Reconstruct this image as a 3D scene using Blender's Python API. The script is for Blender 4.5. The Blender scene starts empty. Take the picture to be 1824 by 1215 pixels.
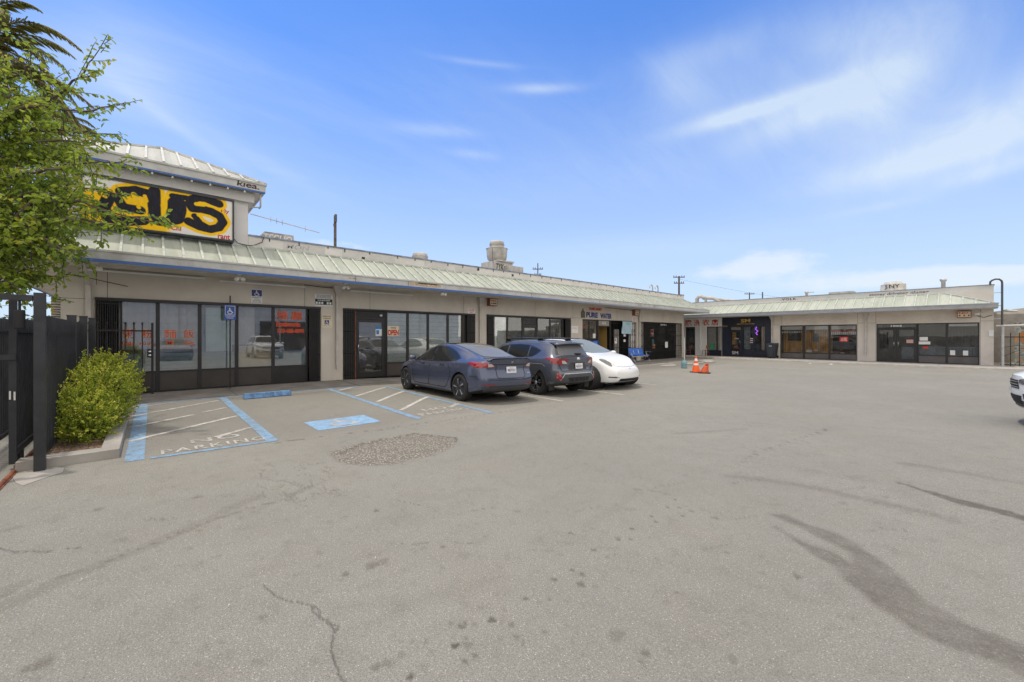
SKY_TINT=(.56,.95,1.52); SUN_E=2.1; EXPO=0.0; ZEN_FILL=(8.4,7.8,7.0); BACK_FILL=(10.2,9.5,8.5)
import bpy, bmesh, math, random
import numpy as np
from mathutils import Vector, Matrix
from mathutils.bvhtree import BVHTree
random.seed(7); RNG=np.random.default_rng(11)
R=math.radians
scene=bpy.context.scene
COL=scene.collection
# ------------------------------------------------------------------ camera geometry (metres; X east, Y along the left building)
F,HC,HY=730.0,1.58,598.5
AZ=R(48.4); VX,VY=-math.sin(AZ),math.cos(AZ); RX,RY=math.cos(AZ),math.sin(AZ)
def gp(px,py,z=0.0):
    d=F*(HC-z)/(py-HY); l=(px-912)/F*d
    return (d*VX+l*RX, d*VY+l*RY)
def at(px,py,d):
    l=(px-912)/F*d
    return Vector((d*VX+l*RX, d*VY+l*RY, HC+(HY-py)*d/F))
def gz(y):
    t=min(1,max(0,(y-5.0)/4.0)); return -0.1*t
# ------------------------------------------------------------------ node helper
class S:
    """a socket that can be used in arithmetic"""
    def __init__(s,nt,sock): s.nt,s.k=nt,sock
    def _m(s,op,o=None,clamp=False):
        n=s.nt.nodes.new('ShaderNodeMath'); n.operation=op; n.use_clamp=clamp
        s.nt.links.new(s.k,n.inputs[0])
        if o is not None:
            if isinstance(o,S): s.nt.links.new(o.k,n.inputs[1])
            else: n.inputs[1].default_value=o
        return S(s.nt,n.outputs[0])
    def __add__(s,o): return s._m('ADD',o)
    def __sub__(s,o): return s._m('SUBTRACT',o)
    def __mul__(s,o): return s._m('MULTIPLY',o)
    def __truediv__(s,o): return s._m('DIVIDE',o)
    def pow(s,o): return s._m('POWER',o)
    def max(s,o): return s._m('MAXIMUM',o)
    def min(s,o): return s._m('MINIMUM',o)
    def gt(s,o): return s._m('GREATER_THAN',o)
    def clamp(s): return s._m('ADD',0.0,True)
    def ramp(s,a,b,lo=0.0,hi=1.0):
        n=s.nt.nodes.new('ShaderNodeMapRange'); n.interpolation_type='SMOOTHSTEP'
        s.nt.links.new(s.k,n.inputs[0]); n.inputs[1].default_value=a; n.inputs[2].default_value=b
        n.inputs[3].default_value=lo; n.inputs[4].default_value=hi
        return S(s.nt,n.outputs[0])
class Mat:
    def __init__(s,name):
        s.m=bpy.data.materials.new(name); s.m.use_nodes=True; s.nt=s.m.node_tree
        s.b=s.nt.nodes['Principled BSDF']; s.out=s.nt.nodes['Material Output']
        s.tc=s.nt.nodes.new('ShaderNodeTexCoord')
        g=s.nt.nodes.new('ShaderNodeNewGeometry'); s.pos=g.outputs['Position']; s.geo=g
    def objc(s): return s.tc.outputs['Object']
    def mapv(s,vec,scale):
        n=s.nt.nodes.new('ShaderNodeMapping'); s.nt.links.new(vec,n.inputs[0]); n.inputs['Scale'].default_value=scale
        return n.outputs[0]
    def noise(s,scale,detail=4,rough=.55,vec=None,scale3=None,dist=0):
        v=vec or s.pos
        if scale3: v=s.mapv(v,scale3)
        n=s.nt.nodes.new('ShaderNodeTexNoise'); n.inputs['Scale'].default_value=scale; n.inputs['Detail'].default_value=detail
        n.inputs['Roughness'].default_value=rough; n.inputs['Distortion'].default_value=dist
        s.nt.links.new(v,n.inputs['Vector']); return S(s.nt,n.outputs[0])
    def voro(s,scale,vec=None,feature='F1',out=0):
        n=s.nt.nodes.new('ShaderNodeTexVoronoi'); n.feature=feature; n.inputs['Scale'].default_value=scale
        s.nt.links.new(vec or s.pos,n.inputs['Vector']); return S(s.nt,n.outputs[out])
    def xyz(s,vec=None):
        n=s.nt.nodes.new('ShaderNodeSeparateXYZ'); s.nt.links.new(vec or s.pos,n.inputs[0])
        return [S(s.nt,n.outputs[i]) for i in range(3)]
    def attr(s,name,out='Fac'):
        n=s.nt.nodes.new('ShaderNodeAttribute'); n.attribute_name=name; return n.outputs[out]
    def mix(s,f,a,b,mode='MIX'):
        n=s.nt.nodes.new('ShaderNodeMix'); n.data_type='RGBA'; n.blend_type=mode
        def put(i,v):
            if isinstance(v,S): s.nt.links.new(v.k,n.inputs[i])
            elif hasattr(v,'node'): s.nt.links.new(v,n.inputs[i])
            elif isinstance(v,(int,float)): n.inputs[i].default_value=v
            else: n.inputs[i].default_value=(*v[:3],1)
        put(0,f); put(6,a); put(7,b)
        return n.outputs[2]
    def col(s,c):
        if hasattr(c,'node'): s.nt.links.new(c,s.b.inputs['Base Color'])
        else: s.b.inputs['Base Color'].default_value=(*c[:3],1)
    def set(s,**k):
        for a,v in k.items():
            i=s.b.inputs[a.replace('_',' ')]
            if isinstance(v,S): s.nt.links.new(v.k,i)
            else: i.default_value=v
        return s
    def bump(s,h,strength=.3,dist=.01):
        n=s.nt.nodes.new('ShaderNodeBump'); n.inputs['Strength'].default_value=strength; n.inputs['Distance'].default_value=dist
        s.nt.links.new(h.k,n.inputs['Height']); s.nt.links.new(n.outputs[0],s.b.inputs['Normal'])
def simple(name,c,rough=.6,metal=0.0,var=.12,nscale=3.0,bump=0.0,bscale=60,coat=0.0,dirt=0.0):
    M=Mat(name); M.set(Roughness=rough,Metallic=metal,Coat_Weight=coat,Coat_Roughness=.04)
    n=M.noise(nscale,5)
    c2=tuple(x*(1-var) for x in c); c3=tuple(min(1,x*(1+var)) for x in c)
    k=M.mix(n.ramp(.3,.7),c2,c3)
    if dirt>0:
        d=M.noise(1.3,6,.65).ramp(.5,.75)*dirt
        k=M.mix(d,k,(.12,.10,.08))
    M.col(k)
    if bump: M.bump(M.noise(bscale,3),bump,.01)
    return M.m
# ------------------------------------------------------------------ mesh builder
ORG={}
class MB:
    def __init__(s): s.v=[]; s.f=[]; s.mi=[]; s.sm=[]; s.cm=0; s.cs=False
    def add(s,vs,fs):
        o=len(s.v); s.v+= [tuple(p) for p in vs]
        for f in fs: s.f.append(tuple(i+o for i in f)); s.mi.append(s.cm); s.sm.append(s.cs)
        return s
    def box(s,x0,x1,y0,y1,z0,z1):
        if x0>x1:x0,x1=x1,x0
        if y0>y1:y0,y1=y1,y0
        if z0>z1:z0,z1=z1,z0
        return s.add([(x0,y0,z0),(x1,y0,z0),(x1,y1,z0),(x0,y1,z0),(x0,y0,z1),(x1,y0,z1),(x1,y1,z1),(x0,y1,z1)],
          [(0,3,2,1),(4,5,6,7),(0,1,5,4),(1,2,6,5),(2,3,7,6),(3,0,4,7)])
    def quad(s,a,b,c,d): return s.add([a,b,c,d],[(0,1,2,3)])
    def poly(s,pts): return s.add(pts,[tuple(range(len(pts)))])
    def hexa(s,lo,hi):
        n=len(lo); fs=[tuple(range(n-1,-1,-1)),tuple(range(n,2*n))]
        for i in range(n): j=(i+1)%n; fs.append((i,j,n+j,n+i))
        return s.add(list(lo)+list(hi),fs)
    def bar(s,a,b,w,h,up=(0,0,1)):
        a=Vector(a);b=Vector(b);d=(b-a).normalized();u=Vector(up)
        if abs(d.dot(u))>.98: u=Vector((0,1,0))
        r=d.cross(u).normalized();u=r.cross(d)
        q=lambda p:[p+r*w/2+u*h/2,p-r*w/2+u*h/2,p-r*w/2-u*h/2,p+r*w/2-u*h/2]
        return s.hexa(q(a),q(b))
    def tube(s,pts,r,n=8,cap=True,close=False):
        pts=[Vector(p) for p in pts]; rs=r if isinstance(r,(list,tuple)) else [r]*len(pts)
        N=len(pts); rings=[]; prev=None
        for i,p in enumerate(pts):
            d=(pts[(i+1)%N if close else min(i+1,N-1)]-pts[(i-1)%N if close else max(i-1,0)]).normalized()
            u=prev if prev is not None else (Vector((0,0,1)) if abs(d.z)<.9 else Vector((1,0,0)))
            a=d.cross(u); 
            if a.length<1e-5: a=d.cross(Vector((0,1,0)))
            a.normalize(); b=a.cross(d); prev=b
            rings.append([p+(a*math.cos(2*math.pi*k/n)+b*math.sin(2*math.pi*k/n))*rs[i] for k in range(n)])
        vs=[q for g in rings for q in g]; fs=[]
        for i in range(N if close else N-1):
            j=(i+1)%N
            for k in range(n): fs.append((i*n+k,i*n+(k+1)%n,j*n+(k+1)%n,j*n+k))
        c=s.cs; s.cs=True; s.add(vs,fs); s.cs=c
        if cap and not close: s.add(rings[0],[tuple(range(n))]); s.add(rings[-1],[tuple(range(n-1,-1,-1))])
        return s
    def lathe(s,prof,c=(0,0,0),n=24,axis='z',smooth=True):
        vs=[];fs=[]
        for r,h in prof:
            for k in range(n):
                a=2*math.pi*k/n; x,y=r*math.cos(a),r*math.sin(a)
                p={'z':(x,y,h),'y':(x,h,y),'x':(h,x,y)}[axis]
                vs.append((p[0]+c[0],p[1]+c[1],p[2]+c[2]))
        for i in range(len(prof)-1):
            for k in range(n): fs.append((i*n+k,i*n+(k+1)%n,(i+1)*n+(k+1)%n,(i+1)*n+k))
        q=s.cs; s.cs=smooth; s.add(vs,fs); s.cs=q
        return s
    def merge(s,o,M=None):
        vs=[(M@Vector(p)) for p in o.v] if M else o.v
        b=len(s.v); s.v+=[tuple(p) for p in vs]
        for f,m,k in zip(o.f,o.mi,o.sm): s.f.append(tuple(i+b for i in f)); s.mi.append(m); s.sm.append(k)
        return s
    def mesh(s,name,mats,off=(0,0,0)):
        me=bpy.data.meshes.new(name); ox,oy,oz=off
        me.from_pydata([(p[0]-ox,p[1]-oy,p[2]-oz) for p in s.v],[],s.f)
        if not isinstance(mats,(list,tuple)): mats=[mats]
        for m in mats: me.materials.append(m)
        me.polygons.foreach_set('material_index',s.mi); me.polygons.foreach_set('use_smooth',s.sm)
        bm=bmesh.new(); bm.from_mesh(me); bmesh.ops.recalc_face_normals(bm,faces=bm.faces); bm.to_mesh(me); bm.free()
        me.update(); return me
def link(o,parent=None):
    COL.objects.link(o)
    if parent is not None: o.parent=parent
    return o
def tag(o,label=None,cat=None,group=None,kind=None):
    if label:o['label']=label
    if cat:o['category']=cat
    if group:o['group']=group
    if kind:o['kind']=kind
    return o
def thing(name,label,cat,loc=(0,0,0),group=None,rz=0):
    o=bpy.data.objects.new(name,None); o.location=loc; o.rotation_euler=(0,0,rz); o.empty_display_size=.2
    link(o); ORG[o.name]=Vector(loc); return tag(o,label,cat,group)
def part(name,mb,mats,parent,local=False,label=None):
    """one mesh under a thing (or a part); vertices given in world coordinates unless local"""
    org=Vector((0,0,0)) if local or parent is None else ORG.get(parent.name,Vector((0,0,0)))
    o=bpy.data.objects.new(name,mb.mesh(name,mats,org)); link(o,parent); ORG[o.name]=org
    if label:o['label']=label
    return o
def struct(name,mb,mats):
    o=part(name,mb,mats,None); o['kind']='structure'; return o
def solo(name,mb,mats,label,cat,group=None,kind=None):
    """a thing that is a single mesh; origin moved to its base"""
    xs=[p[0] for p in mb.v];ys=[p[1] for p in mb.v];zs=[p[2] for p in mb.v]
    c=Vector(((min(xs)+max(xs))/2,(min(ys)+max(ys))/2,min(zs)))
    o=bpy.data.objects.new(name,mb.mesh(name,mats,c)); o.location=c; link(o); ORG[o.name]=c
    return tag(o,label,cat,group,kind)
def dup(root,loc,rz,label=None,group=None):
    r=root.copy(); COL.objects.link(r); r.location=loc; r.rotation_euler=(0,0,rz)
    if label:r['label']=label
    if group:r['group']=group
    def rec(a,b):
        for ch in list(a.children):
            c=ch.copy(); COL.objects.link(c); c.parent=b; rec(ch,c)
    rec(root,r); return r
# ------------------------------------------------------------------ text
_TX={}
def text_mb(body,size=1.0,extrude=0.0,bold=0.0,align='LEFT',shear=0.0,spacing=1.0):
    c=bpy.data.curves.new('tmp','FONT'); c.body=body; c.size=size; c.extrude=extrude; c.offset=bold*size; c.align_x=align
    c.shear=shear; c.space_character=spacing; c.resolution_u=3
    o=bpy.data.objects.new('tmp',c); COL.objects.link(o)
    dg=bpy.context.evaluated_depsgraph_get(); me=bpy.data.meshes.new_from_object(o.evaluated_get(dg))
    mb=MB(); mb.add([tuple(v.co) for v in me.vertices],[tuple(p.vertices) for p in me.polygons])
    bpy.data.objects.remove(o); bpy.data.curves.remove(c); bpy.data.meshes.remove(me)
    return mb
def fit_text(body,w,h,**k):
    """text scaled to fill w x h, lower-left corner at the origin"""
    mb=text_mb(body,1.0,**k)
    if not mb.v: return mb
    x0=min(p[0] for p in mb.v);x1=max(p[0] for p in mb.v);y0=min(p[1] for p in mb.v);y1=max(p[1] for p in mb.v)
    sx=w/max(1e-6,x1-x0); sy=h/max(1e-6,y1-y0)
    mb.v=[((p[0]-x0)*sx,(p[1]-y0)*sy,p[2]) for p in mb.v]; return mb
class Plane:
    """a wall face: s runs to the right as seen from the lot, o points out of the wall"""
    def __init__(s,kind,base): s.kind,s.b=kind,base
    def p(s,a,o,z): return (s.b+o,a,z) if s.kind=='L' else (a,s.b-o,z)
    def box(s,mb,a0,a1,o0,o1,z0,z1):
        p,q=s.p(a0,o0,z0),s.p(a1,o1,z1); return mb.box(p[0],q[0],p[1],q[1],z0,z1)
    def sheet(s,mb,a0,a1,o,z0,z1): return mb.quad(s.p(a0,o,z0),s.p(a1,o,z0),s.p(a1,o,z1),s.p(a0,o,z1))
    def text(s,mb,t,a,o,z): 
        t2=MB(); t2.v=[s.p(a+q[0],o+q[2],z+q[1]) for q in t.v]; t2.f=t.f;t2.mi=[mb.cm]*len(t.f);t2.sm=[False]*len(t.f); return mb.merge(t2)
    def tube(s,mb,pts,r,n=8): return mb.tube([s.p(*q) for q in pts],r,n)
LP=Plane('L',-15.0); FP=Plane('F',34.5)
def isa_mb(sz):
    """wheelchair symbol in a sz x sz square (flat, tiny steps in height)"""
    mb=MB(); k=sz/100.0; h=[0]
    def stroke(pts,w):
        for i in range(len(pts)-1):
            a=Vector((*pts[i],0));b=Vector((*pts[i+1],0)); d=(b-a).normalized(); n=Vector((-d.y,d.x,0))*w/2; e=d*w*.25; h[0]+=.00015
            mb.quad(*[(q.x*k,q.y*k,h[0]) for q in (a-e+n,a-e-n,b+e-n,b+e+n)])
    def disc(cx,cy,r,n=14):
        h[0]+=.00015; mb.poly([((cx+r*math.cos(2*math.pi*i/n))*k,(cy+r*math.sin(2*math.pi*i/n))*k,h[0]) for i in range(n)])
    disc(42,86,8); stroke([(42,76),(45,44)],10); stroke([(43,64),(64,64)],7); stroke([(45,45),(68,45)],9); stroke([(66,46),(77,20)],9); stroke([(75,20),(86,24)],8)
    arc=[(45+27*math.cos(R(a)),31+26*math.sin(R(a))) for a in range(118,345,16)]
    stroke(arc,8); return mb
# ------------------------------------------------------------------ materials
def make_stucco(name,c,stain=.45,tintz=None):
    M=Mat(name); n=M.noise(.9,6,.6); f=M.noise(45,3,.6)
    k=M.mix(n.ramp(.35,.7),tuple(x*.90 for x in c),tuple(min(1,x*1.05) for x in c))
    st=M.noise(1.0,5,.62,scale3=(1.6,1.6,.25)).ramp(.52,.78)*stain
    k=M.mix(st,k,tuple(x*.55 for x in c))
    k=M.mix(f.ramp(.3,.7,0,.22),k,tuple(x*.7 for x in c))
    k=M.mix(M.noise(.38,2,.4).ramp(.52,.56)*.22,k,tuple(x*.72 for x in c)); k=M.mix(M.noise(.7,3,.5,vec=M.mapv(M.pos,(1,1,1.6))).ramp(.60,.63)*.35,k,tuple(x*y for x,y in zip(c,(.86,.80,.78))))
    if tintz: k=M.mix(M.noise(.55,3).ramp(.5,.68)*.45,k,tintz)
    M.col(k); M.set(Roughness=.92); M.bump(M.noise(70,4,.7),.5,.012); return M.m
m_wall=make_stucco('stucco',(.66,.61,.535))
m_wall_tower=make_stucco('stucco_tower',(.72,.70,.675),.2)
m_parapet=make_stucco('stucco_parapet',(.74,.715,.67),.25)
m_parapet_f=make_stucco('stucco_parapet_far',(.70,.67,.62),.3,(.46,.53,.49))
m_wall_f=make_stucco('stucco_far',(.70,.645,.57),.25)
m_white=make_stucco('white_painted_stucco',(.80,.79,.77),.15)
m_navy=simple('navy_paint',(.012,.017,.036),.45,var=.2)
m_joint=simple('joint_line',(.12,.11,.10),.9)
def make_roof(name,c,c2,horiz):
    M=Mat(name); x=M.xyz()
    n=M.noise(1.0,5,.6,scale3=(.5,2.2,.5) if horiz else (2.2,.5,.5))
    sheet=M.voro(1.0,M.mapv(M.pos,(.02,2.5,.02) if horiz else (2.5,.02,.02)),'F1',1)
    k=M.mix(n.ramp(.3,.7),c,c2)
    nn=M.nt.nodes.new('ShaderNodeSeparateColor'); M.nt.links.new(sheet.k,nn.inputs[0])
    k=M.mix(S(M.nt,nn.outputs[0])*.35,k,(.56,.57,.51))
    st=M.noise(3.0,6,.7,scale3=(.6,6,.6) if horiz else (6,.6,.6)).ramp(.48,.75)*.5
    k=M.mix(st,k,(.24,.255,.20))
    M.col(k); M.set(Roughness=.55); M.bump(n,.15,.02); return M.m
m_roof=make_roof('green_metal_roof',(.27,.30,.25),(.41,.44,.37),True)
m_roof_f=make_roof('green_metal_roof_far',(.30,.33,.265),(.42,.45,.37),False)
m_roof_t=make_roof('pale_metal_roof',(.33,.335,.30),(.46,.465,.42),True)
m_rib=simple('roof_rib',(.47,.50,.45),.55,var=.2,nscale=6,dirt=.3)
m_rib_t=simple('roof_rib_tower',(.56,.56,.53),.5,var=.15)
m_fascia=simple('grey_fascia',(.48,.48,.46),.6,var=.1,dirt=.35)
m_fascia_f=simple('grey_fascia_far',(.34,.345,.35),.5,var=.1,dirt=.3)
def make_blue():
    M=Mat('faded_blue_trim'); n=M.noise(5,6,.7).ramp(.55,.68); y=M.xyz()[1].ramp(9,22)
    M.col(M.mix((n*.35+y*.8).clamp(),(.050,.125,.34),(.27,.29,.32))); M.set(Roughness=.55); return M.m
m_blue=make_blue()
m_soffit=simple('soffit',(.60,.56,.49),.85,dirt=.2)
m_black=simple('black_aluminium',(.017,.016,.016),.42,var=.2)
m_bronze=simple('bronze_panel',(.048,.040,.034),.5,var=.18,nscale=2,dirt=.15)
m_greypanel=simple('grey_panel',(.11,.10,.095),.6,var=.15,dirt=.15)
m_gate=simple('black_iron',(.012,.012,.013),.5,var=.3,nscale=8)
m_fence=simple('dark_steel_paint',(.026,.028,.033),.42,var=.25,nscale=6,dirt=.06)
m_rust=simple('rusted_rail',(.20,.065,.03),.8,var=.4,nscale=9,bump=.4)
m_conc=simple('concrete',(.36,.335,.30),.9,var=.14,nscale=2.2,bump=.25,dirt=.35)
m_conc_l=simple('pale_concrete',(.52,.50,.46),.9,var=.14,nscale=3,bump=.25,dirt=.2)
m_walk=simple('dirty_sidewalk',(.225,.207,.185),.9,var=.2,nscale=1.4,bump=.25,dirt=.55)
m_soil=simple('soil',(.17,.115,.075),.95,var=.4,nscale=14,bump=.8,bscale=40)
m_metal=simple('galvanised',(.50,.50,.48),.45,.4,var=.12,dirt=.15)
m_fan=simple('painted_fan_housing',(.46,.44,.40),.6,var=.18,dirt=.5)
m_whitep=simple('white_enamel',(.78,.78,.76),.4,var=.05,dirt=.1)
m_pipe=simple('grey_downspout',(.52,.49,.45),.6,var=.1,dirt=.25)
m_darkpipe=simple('dark_conduit',(.07,.07,.075),.5)
m_woodpole=simple('weathered_pole',(.12,.10,.085),.9,var=.3,nscale=5)
m_red=simple('red_vinyl',(.55,.03,.012),.5,var=.15)
m_redpaint=simple('red_paint',(.52,.03,.02),.55,var=.2)
m_orange_v=simple('orange_vinyl',(.70,.20,.03),.5,var=.1)
m_yel=simple('yellow_outline',(.85,.42,.05),.5,var=.1)
m_gold=simple('gold_letters',(.75,.50,.14),.3,.6,var=.1)
m_blkpaint=simple('black_paint',(.03,.028,.028),.6,var=.3,nscale=20)
m_faintpaint=simple('faded_lettering',(.36,.325,.285),.9,var=.2,nscale=20)
m_brown_paint=simple('dark_brown_paint',(.045,.012,.018),.6)
m_bluesign=simple('blue_sign',(.02,.085,.36),.4,var=.08)
m_navysign=simple('navy_sign',(.02,.03,.20),.4,var=.08)
m_lightblue=simple('pale_blue_cloth',(.42,.60,.66),.8,var=.08)
m_bluebench=simple('blue_plastic',(.02,.14,.55),.4,var=.06)
m_chrome=simple('chrome',(.75,.75,.75),.15,1.0,var=.03)
m_wood=simple('red_brown_wood',(.22,.07,.035),.45,var=.25)
m_cone=simple('orange_plastic',(.85,.12,.015),.45,var=.08,dirt=.08)
m_cone_d=simple('faded_orange_plastic',(.55,.08,.02),.55,var=.2,dirt=.3)
m_rubber=simple('black_rubber',(.018,.017,.017),.75,var=.2)
m_bin=simple('grey_bin_plastic',(.03,.035,.045),.5,var=.1)
m_ochre=simple('ochre_wall',(.46,.31,.10),.8,var=.06)
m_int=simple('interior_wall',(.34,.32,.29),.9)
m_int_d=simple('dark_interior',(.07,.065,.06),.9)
m_int_g=simple('grey_green_blind',(.70,.80,.76),.85,var=.06,nscale=1.5)
m_int_b=simple('blue_grey_slats',(.30,.45,.55),.7,var=.08)
m_paper=simple('white_paper',(.75,.74,.70),.8,var=.05)
m_cream=simple('cream_board',(.72,.63,.46),.8,var=.05)
m_tan=simple('tan_curtain',(.58,.30,.17),.85,var=.12,nscale=5)
m_woodslat=simple('golden_wood_slats',(.60,.30,.05),.55,var=.3,nscale=2)
def make_glass(name,tint=.75,refl=1.0,base=.03,blue=(1,1,1)):
    M=Mat(name); nt=M.nt; nt.nodes.remove(M.b)
    t=nt.nodes.new('ShaderNodeBsdfTransparent'); t.inputs[0].default_value=(tint*blue[0],tint*blue[1],tint*blue[2],1)
    g=nt.nodes.new('ShaderNodeBsdfGlossy'); g.inputs['Roughness'].default_value=.012; g.inputs['Color'].default_value=(.95,.97,.97,1)
    fr=nt.nodes.new('ShaderNodeFresnel'); fr.inputs[0].default_value=1.52
    n=M.noise(1.2,2); b=nt.nodes.new('ShaderNodeBump'); b.inputs['Strength'].default_value=.05; b.inputs['Distance'].default_value=.02
    nt.links.new(n.k,b.inputs['Height']); nt.links.new(b.outputs[0],g.inputs['Normal'])
    f=(S(nt,fr.outputs[0])*refl+base).clamp()
    d=nt.nodes.new('ShaderNodeBsdfDiffuse'); d.inputs[0].default_value=(.55,.55,.52,1)
    mx=nt.nodes.new('ShaderNodeMixShader'); nt.links.new(f.k,mx.inputs[0]); nt.links.new(t.outputs[0],mx.inputs[1]); nt.links.new(g.outputs[0],mx.inputs[2])
    m2=nt.nodes.new('ShaderNodeMixShader'); dust=M.noise(2.2,6,.7).ramp(.4,.8,.02,.10); nt.links.new(dust.k,m2.inputs[0]); nt.links.new(mx.outputs[0],m2.inputs[1]); nt.links.new(d.outputs[0],m2.inputs[2])
    nt.links.new(m2.outputs[0],M.out.inputs[0]); return M.m
m_glass=make_glass('shop_glass',.88,1.15,.10)
m_glass_d=make_glass('tinted_shop_glass',.80,.75,.0)
def carglass(name,c):
    M=Mat(name); M.col(c); M.set(Roughness=.04); M.b.inputs['Specular Tint'].default_value=(1,.86,.72,1); M.b.inputs['IOR'].default_value=1.42; M.b.inputs['Specular IOR Level'].default_value=.32; return M.m
m_carglass=carglass('car_glass',(.020,.022,.022)); m_carglass_r=carglass('rear_car_glass',(.17,.172,.172)); m_carglass_l=carglass('car_windscreen',(.20,.225,.22))  # rear glass base lightened to stand in for pale sky reflections
def paint(name,c,metal=.5):
    M=Mat(name); M.col(c); M.set(Metallic=metal,Roughness=.26,Coat_Weight=.7,Coat_Roughness=.025)
    M.bump(M.noise(900,1),.02,.001); return M.m
m_pblue=paint('midnight_blue_metallic',(.085,.10,.16),.5)
m_pgrey=paint('slate_grey_metallic',(.11,.122,.16),.45)
m_pwhite=paint('pearl_white',(.80,.80,.79),.0)
m_clad=simple('grey_cladding',(.05,.052,.058),.55,var=.1)
m_blackgloss=simple('gloss_black',(.01,.01,.011),.08,var=0,coat=1)
m_seam=simple('panel_gap',(.008,.008,.009),.7,var=0)
m_tyre=simple('tyre',(.022,.021,.020),.82,var=.25,nscale=12,bump=.2)
m_rim=simple('dark_wheel_cover',(.035,.038,.048),.35,.3,var=.1)
m_alloy=simple('machined_alloy',(.55,.56,.58),.25,.9,var=.05)
m_tail=simple('red_lens',(.26,.005,.008),.1,var=.05,coat=1)
m_clear=simple('clear_lens',(.50,.48,.47),.1,.2,var=.1,coat=1)
m_headl=simple('headlamp_lens',(.16,.17,.17),.08,.3,var=.3,nscale=25,coat=1)
m_plate=simple('plate_white',(.75,.75,.74),.4,var=.03)
def make_leaf(name,c1,c2,c3,trans=.45):
    M=Mat(name); nt=M.nt
    n=nt.nodes.new('ShaderNodeObjectInfo')
    a=M.attr('leafvar','Fac'); s=S(nt,a)
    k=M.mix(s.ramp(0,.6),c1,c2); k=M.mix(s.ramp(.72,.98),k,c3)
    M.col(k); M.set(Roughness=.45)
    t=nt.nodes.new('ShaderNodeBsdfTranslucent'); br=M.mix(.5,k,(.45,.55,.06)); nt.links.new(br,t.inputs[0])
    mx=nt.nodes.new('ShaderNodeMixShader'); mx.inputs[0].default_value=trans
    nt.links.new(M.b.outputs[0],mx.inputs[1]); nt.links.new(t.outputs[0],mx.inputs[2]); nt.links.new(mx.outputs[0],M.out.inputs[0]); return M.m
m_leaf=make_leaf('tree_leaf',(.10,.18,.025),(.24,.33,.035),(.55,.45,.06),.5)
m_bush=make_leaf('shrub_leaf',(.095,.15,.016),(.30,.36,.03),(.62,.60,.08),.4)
m_frond=make_leaf('palm_frond',(.10,.095,.035),(.19,.155,.06),(.32,.23,.09),.35)
m_far=make_leaf('distant_leaf',(.035,.05,.022),(.06,.075,.03),(.09,.09,.04),.2)
m_bark=simple('bark',(.10,.075,.055),.95,var=.3,nscale=20,bump=.5)
def make_palmbark():
    M=Mat('ringed_palm_bark'); x,y,z=M.xyz(); n=M.noise(6,3)
    w=M.nt.nodes.new('ShaderNodeTexWave'); w.wave_type='BANDS'; w.bands_direction='Z'; w.inputs['Scale'].default_value=2.6; w.inputs['Distortion'].default_value=2.5
    M.nt.links.new(M.pos,w.inputs['Vector']); k=M.mix(S(M.nt,w.outputs['Fac']).ramp(.2,.7),(.07,.06,.05),(.30,.26,.21)); M.col(k); M.set(Roughness=.95); M.bump(S(M.nt,w.outputs['Fac']),.6,.04); return M.m
m_palmbark=make_palmbark()
def make_paintline(name,c,wear=.5,under=(.17,.16,.148)):
    M=Mat(name); n=M.noise(7,6,.75)*.6+M.noise(50,3,.65)*.4
    k=M.mix(n.ramp(.44,.60)*wear,c,under); k=M.mix(M.noise(1.2,4).ramp(.4,.75)*.3,k,under); M.col(k); M.set(Roughness=.85); M.bump(M.noise(160,3),.4,.006); return M.m
m_lblue=make_paintline('blue_line_paint',(.20,.365,.55),.85)
m_lblue_n=make_paintline('bright_blue_line_paint',(.24,.43,.66),.6)
m_lwhite=make_paintline('white_line_paint',(.60,.575,.53),.8)
m_lfaint=make_paintline('worn_white_line_paint',(.50,.475,.43),.72)
m_stop=make_paintline('blue_wheel_stop_paint',(.15,.31,.56),.75,(.05,.07,.13))
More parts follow.
